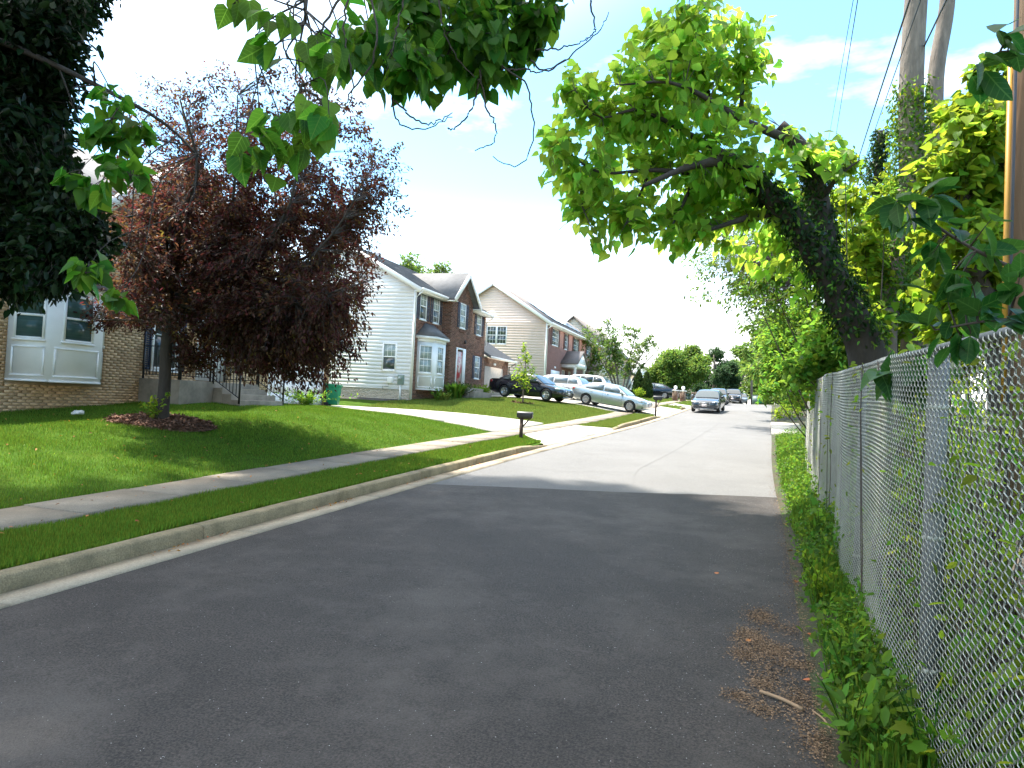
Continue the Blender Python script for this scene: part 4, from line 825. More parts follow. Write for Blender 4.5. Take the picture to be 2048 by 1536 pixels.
# ------------------------------------------------------------------ cars
def paint(name, c, metal=.35, rough=.28): return pm(name, c, rough, .03, 1, metal=metal, coat=1.0)
M['p_silver'] = paint('silver_green_paint', (.46, .49, .47), .6); M['p_black'] = paint('black_blue_paint', (.012, .014, .022), .2, .2); M['p_white'] = paint('white_paint_car', (.75, .75, .75), 0)
M['p_blue'] = paint('dark_slate_paint', (.022, .032, .046), .3, .25); M['p_dark'] = paint('near_black_paint', (.02, .022, .028), .3, .22); M['p_grey'] = paint('mid_grey_paint', (.14, .16, .17), .5)
M['tyre'] = pm('tyre_rubber', (.02, .02, .02), .85); M['rim'] = pm('alloy_rim', (.55, .53, .50), .3, .05, 2, metal=.8); M['car_glass'] = pm('tinted_car_glass', (.03, .04, .045), .04, .05, 1, spec=1.0)
M['car_glass_light'] = pm('sky_tinted_car_glass', (.16, .20, .22), .05, .05, 1, spec=1.0)  # pale base colour stands in for sky reflected in the glass
M['car_glass_mid'] = pm('grey_car_glass', (.06, .08, .09), .08, .05, 1, spec=.6)
M['head'] = pm('headlamp_lens', (.62, .66, .70), .1, .05, 2, metal=.3, coat=1); M['tail'] = pm('tail_lamp_lens', (.40, .03, .03), .15, .05, 2, coat=1); M['chrome'] = pm('chrome', (.75, .75, .76), .15, .02, 1, metal=1.0)
M['plate'] = pm('licence_plate', (.72, .62, .60), .5)
def tyre_mesh(r):
    w_ = .105; return MB().lathe([(r * .62, -w_ * .9), (r * .9, -w_), (r * .98, -w_ * .75), (r, -w_ * .4), (r, w_ * .4), (r * .98, w_ * .75), (r * .9, w_), (r * .62, w_ * .9), (r * .6, 0)], (0, 0, 0), 1, 28).mesh('wheel', M['tyre'], smooth=True)
def rim_mesh(r, n):
    b = MB().lathe([(r * .66, .045), (r * .64, .10), (r * .58, .095), (r * .56, .05)], (0, 0, 0), 1, 24); b.lathe([(0, .04), (r * .18, .04), (r * .17, .092), (0, .10)], (0, 0, 0), 1, 10)
    for i in range(n):
        a = 2 * math.pi * i / n
        for da in (-.09, .09): d = np.array([math.cos(a + da), 0, math.sin(a + da)]); b.obox((0, 0, 0), d, (-d[2], 0, d[0]), (0, 1, 0), (r * .14, r * .61), (-.016, .016), (.06, .088))
    return b.mesh('rim', M['rim'])
disc_m = {}
CARS = {
 'sedan': dict(st=[(-.5, .88, .42, .78), (-.488, .97, .33, .87), (-.46, 1.02, .26, .94), (-.42, 1.04, .22, .975), (-.36, 1.03, .2, .99), (-.28, 1.0, .19, 1), (-.18, .97, .18, 1), (-.05, .95, .18, 1), (.08, .94, .18, 1), (.18, .94, .18, 1), (.25, .925, .18, .995), (.33, .88, .18, .985), (.40, .82, .19, .96), (.445, .77, .2, .91), (.475, .72, .22, .85), (.492, .66, .26, .78), (.5, .58, .32, .70)],
   rf=[(-.365, 1.02), (-.30, 1.2), (-.22, 1.37), (-.14, 1.43), (-.04, 1.45), (.05, 1.43), (.10, 1.37), (.18, 1.15), (.255, .925)], belt=.96, dlo=[(.195, .985), (.105, 1.30), (.05, 1.365), (-.14, 1.365), (-.215, 1.30), (-.30, 1.06), (-.29, 1.0)], bp=-.055),
 'suv': dict(st=[(-.5, 1.0, .5, .80), (-.49, 1.08, .40, .90), (-.465, 1.1, .32, .96), (-.4, 1.1, .27, .99), (-.28, 1.08, .25, 1), (-.1, 1.07, .25, 1), (.1, 1.06, .25, 1), (.22, 1.05, .25, 1), (.30, 1.03, .25, .99), (.38, .99, .26, .97), (.435, .94, .27, .93), (.47, .87, .29, .87), (.49, .78, .33, .80), (.5, .66, .4, .72)],
   rf=[(-.485, 1.08), (-.465, 1.25), (-.42, 1.5), (-.36, 1.6), (-.2, 1.66), (-.05, 1.67), (.06, 1.63), (.12, 1.53), (.19, 1.3), (.265, 1.05)], belt=1.09, dlo=[(.205, 1.12), (.115, 1.47), (.06, 1.56), (-.33, 1.53), (-.40, 1.42), (-.42, 1.16), (-.41, 1.12)], bp=-.06)}
def car(name, label, cat, loc, head, style, L, W, H, wb, rw, pnt, glass='car_glass', spokes=10, emblem=None, group=None, plate=True):
    sp = CARS[style]; k = H / (1.45 if style == 'sedan' else 1.67); w_ = W / 2
    root = thing(name, label, cat, loc, head, group, local=True)
    # pitch the car to the slope under it
    fx, fy = math.cos(head), math.sin(head); za = float(gz(loc[0] + fx * wb / 2, loc[1] + fy * wb / 2)) if cat_ground is None else cat_ground(loc[0] + fx * wb / 2, loc[1] + fy * wb / 2); zb = float(gz(loc[0] - fx * wb / 2, loc[1] - fy * wb / 2)) if cat_ground is None else cat_ground(loc[0] - fx * wb / 2, loc[1] - fy * wb / 2)
    root.rotation_euler = (0, -math.atan2(za - zb, wb), head); root.location = (loc[0], loc[1], (za + zb) / 2 + .04)
    b = MB(); V = []; nr = 0
    for x, zt, zb_, wf in sp['st']:
        zt, zb_ = zt * k, zb_ * k; q = w_ * wf; h = zt - zb_
        half = [(0, zb_), (.78 * q, zb_), (.93 * q, zb_ + .07), (.985 * q, zb_ + .3 * h), (q, zb_ + .52 * h), (.985 * q, zb_ + .72 * h), (.955 * q, zb_ + .86 * h), (.90 * q, zt - .015), (.80 * q, zt), (.45 * q, zt + .018), (0, zt + .024)]
        ring = half + [(-y, z) for y, z in half[-2:0:-1]]; nr = len(ring); V += [(x * L, y, z) for y, z in ring]
    n = len(sp['st']); Fc = [(i * nr + j, (i + 1) * nr + j, (i + 1) * nr + (j + 1) % nr, i * nr + (j + 1) % nr) for i in range(n - 1) for j in range(nr)] + [tuple(range(nr)), tuple(range((n - 1) * nr, n * nr))[::-1]]
    b.add(V, Fc); body = b.build('body', M[pnt], root, smooth=True); fix_normals(body)
    ax = [wb / 2 + .02 * L, -wb / 2 + .02 * L]; c = MB()
    for x in ax:
        for s in (-1, 1): c.lathe([(rw * 1.13, s * w_ * .60), (rw * 1.13, s * w_ * 1.2)], (x, 0, rw * 1.02), 1, 28)
    co = c.build('cutter', None, root); fix_normals(co); mo = body.modifiers.new('arch', 'BOOLEAN'); mo.object = co; mo.operation = 'DIFFERENCE'; mo.solver = 'EXACT'
    dg = bpy.context.evaluated_depsgraph_get(); me = bpy.data.meshes.new_from_object(body.evaluated_get(dg)); body.modifiers.clear(); body.data = me; me.name = 'body'
    me.polygons.foreach_set('use_smooth', np.ones(len(me.polygons), bool)); cd = co.data; bpy.data.objects.remove(co); bpy.data.meshes.remove(cd)
    if not me.materials: me.materials.append(M[pnt])
    try: me.set_sharp_from_angle(angle=R(38))
    except Exception: pass
    # cabin
    belt = sp['belt'] * k; rmax = max(z for _, z in sp['rf']) * k
    def ys(z): return w_ * (.90 - .22 * np.clip((z - belt) / (rmax - belt), -.3, 1) ** 1.15) if z > belt else w_ * .90
    b = MB(); V = []
    for x, z in sp['rf']:
        z *= k; e = max(z - .05, belt - .07); half = [(ys(belt) , belt - .08), (ys((belt + e) / 2), (belt + e) / 2), (ys(e), e), (ys(e) - .05, z - .012), (ys(e) * .55, z + .012), (0, z + .02)]
        ring = half + [(-y, q) for y, q in half[-2::-1]]; V += [(x * L, y, q) for y, q in ring]
    nr = 11; n = len(sp['rf']); Fc = [(i * nr + j, (i + 1) * nr + j, (i + 1) * nr + j + 1, i * nr + j + 1) for i in range(n - 1) for j in range(nr - 1)]
    rf = b.add(V, Fc).build('roof', M[pnt], root, smooth=True); fix_normals(rf)
    # side glass, split by the pillar
    D = sp['dlo']; rfx = np.array([x for x, _ in sp['rf']]); rfz = np.array([z for _, z in sp['rf']])
    def clip(poly, x0, x1):
        o = poly
        for lim, sg in ((x0, 1), (x1, -1)):
            r = []
            for i in range(len(o)):
                p, q = o[i], o[(i + 1) % len(o)]; ip, iq = sg * (p[0] - lim) >= 0, sg * (q[0] - lim) >= 0
                if ip: r.append(p)
                if ip != iq: t = (lim - p[0]) / (q[0] - p[0]); r.append((lim, p[1] + (q[1] - p[1]) * t))
            o = r
        return o
    cuts = [(-1, sp['bp'] - .008), (sp['bp'] + .008, 1)] if style == 'sedan' else [(-1, -.275), (-.265, sp['bp'] - .008), (sp['bp'] + .008, 1)]
    for s in (-1, 1):
        for c0, c1 in cuts:
            P = clip(D, c0, c1); gl = MB(); m_ = len(P)
            gl.add([(x * L, s * (ys(z * k) + .012), z * k) for x, z in P] + [(x * L, s * (ys(z * k) - .02), z * k) for x, z in P], [tuple(range(m_)), tuple(range(m_, 2 * m_))[::-1]] + [(i, (i + 1) % m_, m_ + (i + 1) % m_, m_ + i) for i in range(m_)])
            o = gl.build('side_window', M[glass], root); fix_normals(o)
        # door seams and handles
        for x in ((.20, sp['bp'], -.24) if style == 'sedan' else (.2, sp['bp'], -.26)):
            zz = np.linspace(.3 * k, belt - .02, 6); wx = [np.interp(x, [t[0] for t in sp['st']], [t[3] for t in sp['st']])] * 6
            pr = np.interp((zz - .19 * k) / (belt - .19 * k), [0, .1, .3, .52, .72, .86, 1], [.93, .95, .985, 1, .985, .955, .9])
            MB().tube([(x * L, s * w_ * p * q, z) for p, q, z in zip(pr, wx, zz)], .006, 4).build('door_seam', M['plastic_black'], root)
        for x in (.0, -.21): MB().box((x * L - .1, x * L + .08), (s * w_ * .975 - .02, s * w_ * .975 + .025), (belt * .855, belt * .855 + .025)).build('door_handle', M['chrome'] if pnt != 'p_black' else M[pnt], root)
        mr_ = MB().lathe([(0, -.1), (.06, -.09), (.085, 0), (.07, .07), (0, .1)], (.185 * L, s * (w_ + .06), belt + .07), 1, 10); mr_.box((.175 * L, .195 * L), (s * w_ * .9, s * (w_ + .02)) if s > 0 else (s * (w_ + .02), s * w_ * .9), (belt + .0, belt + .03)); mr_.build('mirror', M[pnt], root, smooth=True)
        # lamps
        ht = k * (.66 if style == 'sedan' else .80); hd = MB(); x0, x1 = .494 * L, .435 * L
        hd.add([(x0 + .012, s * w_ * .52, ht - .04), (x0 + .012, s * w_ * .52, ht + .06), (x1 + .05, s * w_ * .95, ht + .12 * k), (x1 + .05, s * w_ * .97, ht + .01), (x0 - .2, s * w_ * .5, ht - .04), (x0 - .2, s * w_ * .5, ht + .06), (x1 - .2, s * w_ * .90, ht + .12 * k), (x1 - .2, s * w_ * .9, ht)], [(0, 1, 2, 3), (4, 7, 6, 5), (0, 4, 5, 1), (1, 5, 6, 2), (2, 6, 7, 3), (3, 7, 4, 0)])
        o = hd.build('headlight', M['head'], root); fix_normals(o)
        tl = MB(); zt = k * (.86 if style == 'sedan' else 1.0); xr_ = -.497 * L
        tl.add([(xr_, s * w_ * .5, zt - .05), (xr_, s * w_ * .5, zt + .06), (xr_ + .16, s * w_ * .965, zt + .07), (xr_ + .16, s * w_ * .985, zt - .05), (xr_ + .2, s * w_ * .45, zt - .05), (xr_ + .2, s * w_ * .45, zt + .06), (xr_ + .38, s * w_ * .9, zt + .07), (xr_ + .38, s * w_ * .9, zt - .05)], [(0, 1, 2, 3), (4, 7, 6, 5), (0, 4, 5, 1), (1, 5, 6, 2), (2, 6, 7, 3), (3, 7, 4, 0)])
        o = tl.build('taillight', M['tail'], root); fix_normals(o)
    # front and rear screens
    def screen(nm, i0, i1, fr):
        xs = np.array([sp['rf'][i][0] for i in (i0, i1)]) * L; zs = np.array([sp['rf'][i][1] for i in (i0, i1)]) * k; V = []
        for t in np.linspace(.06, .94, 5):
            idx = np.interp(xs[0] + (xs[1] - xs[0]) * t, rfx * L, rfz * k); x = xs[0] + (xs[1] - xs[0]) * t; hw = ys(max(idx - .05, belt - .05)) - .07
            for f in (-1, -.6, 0, .6, 1): V.append((x + fr * .02, hw * f, idx + .026 - (.018 if abs(f) == 1 else 0)))
        Fc = [(r * 5 + c_, r * 5 + c_ + 1, r * 5 + c_ + 6, r * 5 + c_ + 5) for r in range(4) for c_ in range(4)]
        MB().add(V, Fc).build(nm, M[glass], root, smooth=True)
    nn = len(sp['rf']); screen('windshield', nn - 1, nn - 3 if style == 'sedan' else nn - 4, 1); screen('rear_window', 0, 2 if style == 'sedan' else 3, -1)
    # nose
    zg0, zg1 = (.47 * k, .655 * k) if style == 'sedan' else (.58 * k, .80 * k)
    gr = MB(); gr.box((.47 * L, .5 * L + .006), (-.33, .33), (zg0, zg1)); g = gr.build('grille', M['plastic_black'], root)
    gb_ = MB()
    for i in range(3): z = zg0 + (zg1 - zg0) * (i + .5) / 3; gb_.box((.5 * L + .006, .5 * L + .016), (-.31, .31), (z - .008, z + .008))
    for (a, c_, p, q) in ((-.345, .345, zg0 - .02, zg0), (-.345, .345, zg1, zg1 + .02), (-.345, -.33, zg0, zg1), (.33, .345, zg0, zg1)): gb_.box((.5 * L - .02, .5 * L + .014), (a, c_), (p, q))
    gb_.build('grille_bar', M['chrome'], g)
    if emblem:
        e = MB(); zc = (zg0 + zg1) / 2; xe = .5 * L + .02
        if emblem == 'star':
            for i in range(20): a0, a1 = 2 * math.pi * i / 20, 2 * math.pi * (i + 1) / 20; e.tube([(xe, .085 * math.cos(a0), zc + .085 * math.sin(a0)), (xe, .085 * math.cos(a1), zc + .085 * math.sin(a1))], .009, 5)
            for i in range(3): a = math.pi / 2 + 2 * math.pi * i / 3; e.tube([(xe, 0, zc), (xe, .08 * math.cos(a), zc + .08 * math.sin(a))], [.013, .005], 5)
        else: e.lathe([(0, 0), (.06, 0), (.05, .012), (0, .015)], (xe - .01, 0, zc), 0, 14)
        e.build('emblem', M['chrome'], g)
    lo = MB(); lo.box((.46 * L, .497 * L), (-.5, .5), (.29 * k, .40 * k)); lo.build('lower_intake', M['plastic_black'], root)
    for s in (-1, 1): MB().add([(.485 * L, s * .52, .27 * k), (.485 * L, s * .55, .40 * k), (.455 * L + .03, s * .80, .43 * k), (.455 * L + .03, s * .80, .30 * k), (.42 * L, s * .5, .27 * k), (.42 * L, s * .5, .4 * k), (.40 * L, s * .75, .43 * k), (.4 * L, s * .75, .3 * k)], [(0, 1, 2, 3), (4, 7, 6, 5), (0, 4, 5, 1), (1, 5, 6, 2), (2, 6, 7, 3), (3, 7, 4, 0)]).build('side_intake', M['plastic_black'], root)
    MB().box((.485 * L, .5 * L + .012), (-.62, .62), (.255 * k, .275 * k)).build('bumper_lip', M['chrome'], root)
    if plate: MB().box((.5 * L + .016, .5 * L + .028), (-.16, .16), (.405 * k if style == 'sedan' else .44 * k, .405 * k + .15 if style == 'sedan' else .44 * k + .15)).build('license_plate', M['plate'], root)
    MB().box((-.5 * L - .012, -.5 * L + .05), (-.16, .16), (.62 * k, .62 * k + .15)).build('license_plate', M['plate'], root)
    tm, rm = tyre_mesh(rw), rim_mesh(rw, spokes)
    for i, x in enumerate(ax):
        for s in (-1, 1):
            wh = link('wheel', tm, root); wh.location = (x, s * (w_ - .115), rw); wh.rotation_euler = (0, 0, 0 if s > 0 else math.pi); link('rim', rm, wh)
            MB().lathe([(0, -.06), (rw * .6, -.06), (rw * .6, .04), (0, .04)], (0, 0, 0), 1, 20).build('brake_disc', M['plastic_black'], wh)
    return root
cat_ground = lambda x, y: float(gz(x, y)) + .0
car('parked_car', 'silver sedan at the driveway mouth, nose over the pavement', 'car', (-7.75, 42.4, 0), R(-9.3), 'sedan', 4.86, 1.83, 1.47, 2.78, .33, 'p_silver', 'car_glass_light', 9, 'oval', 'cars parked on the driveways')
car('parked_car', 'black sedan behind the young tree beside the brick front house', 'car', (-12.35, 40.75, 0), R(-12.5), 'sedan', 5.15, 1.9, 1.53, 2.87, .36, 'p_black', 'car_glass', 6, 'oval', 'cars parked on the driveways')
car('parked_suv', 'white suv between the black sedan and the silver sedan', 'car', (-12.3, 46.0, 0), R(172), 'suv', 4.75, 1.88, 1.56, 2.75, .36, 'p_white', 'car_glass_light', 7, 'oval', 'cars parked on the driveways')
car('parked_suv', 'taller white suv nearest the porch of the beige house', 'car', (-12.7, 55.3, 0), R(176), 'suv', 5.1, 1.98, 1.72, 2.95, .38, 'p_white', 'car_glass', 7, 'oval', 'cars parked on the driveways')
car('parked_wagon', 'black wagon beside the two brick gate pillars', 'car', (-8.8, 71.3, 0), R(180), 'sedan', 4.8, 1.85, 1.5, 2.8, .34, 'p_black', 'car_glass_light', 9, 'oval', 'cars parked on the driveways')
cat_ground = lambda x, y: float(zr(y)) + .0
car('parked_car', 'dark slate sedan with star emblem facing us at the left kerb', 'car', (-2.3, 49.9, 0), R(-94), 'sedan', 4.75, 1.85, 1.46, 2.84, .34, 'p_blue', 'car_glass_mid', 10, 'star', 'cars parked along the kerb')
car('parked_car', 'dark car mostly hidden behind the slate sedan', 'car', (-2.35, 68.3, 0), R(-91.5), 'sedan', 4.7, 1.82, 1.46, 2.8, .34, 'p_dark', 'car_glass', 10, 'oval', 'cars parked along the kerb')
car('parked_suv', 'black suv with pale grille frame facing us near the crest', 'car', (-1.25, 85.5, 0), R(-91), 'suv', 4.75, 1.94, 1.65, 2.87, .38, 'p_dark', 'car_glass', 7, 'oval', 'cars parked along the kerb')
car('parked_car', 'grey car behind the black suv, last of the parked row', 'car', (-.45, 97.5, 0), R(-90), 'sedan', 4.6, 1.8, 1.45, 2.7, .33, 'p_grey', 'car_glass', 9, 'oval', 'cars parked along the kerb')

# ------------------------------------------------------------------ mailboxes, bins, pillars, poles, cables
def mailbox(loc, label, dark, hpost):
    r = thing('mailbox', label, 'mailbox', loc, R(4), 'mailboxes by the kerb', local=True)
    MB().box((-.05, .05), (-.05, .05), (-.25, hpost)).build('post', M['wood_brown'], r)
    b = MB(); bar(b, (.04, 0, hpost * .55), (.27, 0, hpost - .02), .04, .04); bar(b, (-.12, 0, hpost - .02), (.32, 0, hpost - .02), .05, .04); b.build('bracket', M['wood_brown'], r)
    n = 10; pr = [(.09 * math.cos(a), .115 + .09 * math.sin(a)) for a in np.linspace(0, math.pi, n)]; pr = [(.09, 0.0)] + pr + [(-.09, 0.0)]
    o = MB().prism([(-.16, y, hpost + .003 + z) for y, z in pr], (.5, 0, 0)).build('box', M['plastic_black'], r); fix_normals(o); bevel(o, .008)
    o = MB().prism([(.342, y * 1.05, hpost + .002 + z * 1.03) for y, z in pr], (.018, 0, 0)).build('door', M['plastic_black'], o); fix_normals(o)
    b = MB().tube([(.36, 0, hpost + .17), (.38, 0, hpost + .17)], .012, 6); b.build('latch', M['galv'], o)
    b = MB().box((.1, .12), (.094, .1), (hpost + .06, hpost + .1)); b.box((.0, .12), (.094, .1), (hpost + .1, hpost + .13)); b.build('flag', M['plastic_black'], r)
mailbox((-6.95, 22.1, float(gz(-6.95, 22.1))), 'black mailbox on brown post at the near driveway corner', 0, .66)
mailbox((-4.85, 41.2, float(gz(-4.85, 41.2))), 'distant black mailbox on thin post in front of the silver sedan', 0, .92)
def bin_(loc, label, mat, h, wdt, rot):
    r = thing('wheelie_bin', label, 'bin', loc, rot, 'wheeled bins', local=True); a, c = wdt * .38, wdt * .5
    b = MB().add([(-a, -a, .08), (a, -a, .08), (a, a, .08), (-a, a, .08), (-c, -c, h * .9), (c, -c, h * .9), (c, c, h * .9), (-c, c, h * .9)], [(3, 2, 1, 0), (4, 5, 6, 7), (0, 1, 5, 4), (1, 2, 6, 5), (2, 3, 7, 6), (3, 0, 4, 7)]); o = b.build('body', M[mat], r); bevel(o, .02)
    b = MB(); b.box((-c - .03, c + .03), (-c - .03, c + .03), (h * .86, h * .9 - .003)); b.build('rim', M[mat], r)
    b = MB().add([(-c - .03, -c - .04, h * .905), (c + .05, -c - .04, h * .905), (c + .05, c + .04, h * .905), (-c - .03, c + .04, h * .905), (-c, -c, h), (c, -c, h * .97), (c, c, h * .97), (-c, c, h)], [(3, 2, 1, 0), (4, 5, 6, 7), (0, 1, 5, 4), (1, 2, 6, 5), (2, 3, 7, 6), (3, 0, 4, 7)]); bevel(b.build('lid', M[mat], r), .015)
    for s in (-1, 1): MB().lathe([(0, -.03), (.1, -.03), (.1, .03), (0, .03)], (-a, s * (a + .02), .1), 1, 12).build('wheel', M['tyre'], r)
    MB().tube([(-c - .08, -c * .7, h * .92), (-c - .08, c * .7, h * .92)], .015, 6).build('handle', M[mat], r)
bin_((-18.1, 28.25, float(gz(-18.1, 28.25)) + .03), 'green wheeled bin beside the white garage door, under the purple tree', 'green_bin', 1.05, .62, R(20))
bin_((2.0, 92, float(gz(2.0, 92))), 'bright green wheeled bin on the far right verge', 'green_bin', .98, .62, R(-80))
bx = thing('utility_box', 'grey green utility box beside the far green bin', 'utility box', (1.4, 95, float(gz(1.4, 95))), local=True)
bevel(MB().box((-.45, .45), (-.35, .35), (0, 1.05)).build('cabinet', M['grey_green'], bx), .03); bevel(MB().box((-.48, .48), (-.38, .38), (1.055, 1.12)).build('lid', M['grey_green'], bx), .02); MB().box((-.4, .4), (-.365, -.352), (.1, .98)).build('door', M['grey_green'], bx)
for i, (x, y, lb) in enumerate(((-6.05, 66, 'brick gate pillar with white globe lamp, left of the pair'), (-5.25, 64.6, 'brick gate pillar with white globe lamp, right of the pair'))):
    z = float(gz(x, y)); p = thing('gate_pillar', lb, 'pillar', (x, y, z), 0, 'brick gate pillars')
    MB().box((x - .24, x + .24), (y - .24, y + .24), (z - .2, z + .92)).build('core', M['mortar_red'], p)
    for s, (u, n_) in enumerate((((1, 0, 0), (0, -1, 0)), ((0, 1, 0), (1, 0, 0)), ((1, 0, 0), (0, 1, 0)), ((0, 1, 0), (-1, 0, 0)))):
        u, n_ = np.array(u, float), np.array(n_, float); bricks(p, np.array([x, y, 0]) + n_ * .24, u, n_, lambda q: [(-.23, .23)], z, z + .9, M['brick_far'] if False else M['brick_red'])
    bevel(MB().box((x - .3, x + .3), (y - .3, y + .3), (z + .925, z + 1.0)).build('cap', M['white'], p), .01)
    MB().lathe([(0, 1.0), (.07, 1.002), (.05, 1.08), (.09, 1.1), (.155, 1.17), (.17, 1.25), (.14, 1.34), (.07, 1.39), (0, 1.4)], (x, y, z), 2, 16).build('globe_lamp', M['white'], p, smooth=True)
fn = thing('board_fence', 'low grey board fence beyond the gate pillars', 'fence', (-4.6, 75, 3))
for i in range(5):
    x0 = -5.2 + i * .42; z = float(gz(-5, 74)); MB().box((x0, x0 + .07), (74, 74.07), (z - .1, z + .95)).build('post', M['bark'], fn)
    if i < 4:
        for j in range(3): MB().box((x0 + .07, x0 + .42), (74.01, 74.04), (z + .1 + j * .28, z + .33 + j * .28)).build('plank', M['bark'], fn)
up = thing('utility_pole', 'tall brown wooden utility pole behind the fence at right edge', 'pole', (2.35, 7.3, .4))
MB().tube([(2.35, 7.3, .2), (2.33, 7.3, 6), (2.31, 7.3, 11)], [.17, .15, .12], 14).build('shaft', M['pole'], up, smooth=True)
MB().tube([(2.15, 7.16, 2.2), (2.13, 7.16, 3.6), (2.12, 7.16, 5.2)], .022, 8).build('cable_guard', M['yellow'], up, smooth=True)
MB().tube([(2.18, 7.12, .5), (2.15, 7.12, 5.2), (2.14, 7.12, 10)], .012, 6).build('riser_cable', M['cable'], up, smooth=True)
MB().box((1.5, 3.2), (7.22, 7.38), (9.6, 9.72)).build('crossarm', M['pole'], up)
fp = thing('utility_pole', 'thin distant utility pole standing past the road crest', 'pole', (.95, 97, 3.2))
MB().tube([(.95, 97, 3.0), (.75, 97, 8), (.6, 97, 12.2)], [.16, .14, .12], 10).build('shaft', M['bark_pale'], fp, smooth=True); MB().box((-.4, 1.6), (96.9, 97.1), (11.2, 11.32)).build('crossarm', M['bark_pale'], fp)
sp_ = thing('post', 'slim pale post beyond the parked black suv', 'post', (-2.2, 101, 3.3)); MB().tube([(-2.2, 101, 3.1), (-2.2, 101, 4.9)], .06, 8).build('shaft', M['white'], sp_); MB().lathe([(.07, 4.9), (.08, 4.95), (0, 5.0)], (-2.2, 101, 0), 2, 8).build('cap', M['white'], sp_)
for (a, c, r, lb) in (((1855, -110), (1712, 334), .016, 'thick black overhead cable, leftmost of the heavy three'), ((1880, -110), (1727, 327), .010, 'middle black overhead cable between the two thicker ones'), ((1945, -110), (1770, 260), .017, 'thick black overhead cable passing before the twin trunks'), ((1733, -110), (1668, 297), .008, 'hair thin overhead wire, right one of the far pair'), ((1726, -110), (1652, 310), .006, 'hair thin overhead wire, left one of the far pair')):
    A_, B_ = at(*a, 9), at(*c, 26); B2 = B_ + (B_ - A_) * .9 - np.array([0, 0, .4]); P = smooth_path([A_ - (B_ - A_) * .3, A_, B_, B2], 24)
    o = MB().tube(P, r, 6).build('overhead_cable', M['cable']); tag(o, lb, 'cable', 'overhead cables')

# ------------------------------------------------------------------ chain link fence
fe = thing('chain_link_fence', 'tall grey chain link fence with vines running along the right verge', 'fence', (1.0, 6, .2))
FH = 2.22
def fbase(Y): return zr(Y) + .1 + .0 * Y
def weave(name, y0, y1, pitch, per, r, k):
    n = int((y1 - y0) / pitch); Yc = y0 + pitch * np.arange(n); nz = int(FH / per * 2); i = np.arange(2 * nz + 1)
    zz = i * per / 4; odd = i % 2 == 1
    c = np.where(((i // 2)[None] + np.arange(n)[:, None]) % 2 == 0, -1.0, 1.0); nxt = -c
    side = np.where(odd[None], 0.0, c); Y = Yc[:, None] + side * pitch * .60; bow = .018 * np.sin(Yc * 2.1)[:, None] + .012 * np.sin(Yc * .7 + 1)[:, None] * np.sin(zz * 1.7)[None]
    dep = np.where(odd[None], c * .0075, 0.0)
    X = fence_x(Y) - .04 + dep + bow; Z = fbase(Y) + zz[None] + .012 * np.sin(Yc * 1.3)[:, None] - .02
    return tubes(name, np.stack([X, Y, Z], -1), r, M['galv'], fe, k)
weave('wire_mesh', -1.2, 9.0, .041, .064, .0027, 4)
weave('wire_mesh', 9.0, 22.0, .041, .064, .0027, 3)
weave('wire_mesh', 22.0, 49.0, .082, .128, .0055, 3)
py = [-1.0, 1.7] + [4.62 + 2.95 * i for i in range(16)]
for i, y in enumerate(py):
    big = i == 2; r = .055 if big else .032; x, z = float(fence_x(y)) + r + .0, float(fbase(y))
    p = MB().tube([(x, y, z - .3), (x, y, z + FH - .08)], r, 16 if big else 10).build('post', M['post'], fe, smooth=False)
    MB().lathe([(r + .004, FH - .08), (r + .004, FH - .06), (r * .6, FH - .045), (0, FH - .04)], (x, y, z), 2, 12).build('post_cap', M['post'], p)
    for q in (.35, 1.1, 1.85): MB().lathe([(r + .003, q - .012), (r + .003, q + .012)], (x, y, z), 2, 12).build('tie_band', M['galv'], p)
ry = np.arange(-1.2, 49, .8)
MB().tube([(float(fence_x(y)) + .0, y, float(fbase(y)) + FH - .04) for y in ry], .021, 8).build('top_rail', M['post'], fe, smooth=True)
MB().tube([(float(fence_x(y)) - .02, y, float(fbase(y)) + .05) for y in ry], .004, 4).build('tension_wire', M['galv'], fe)

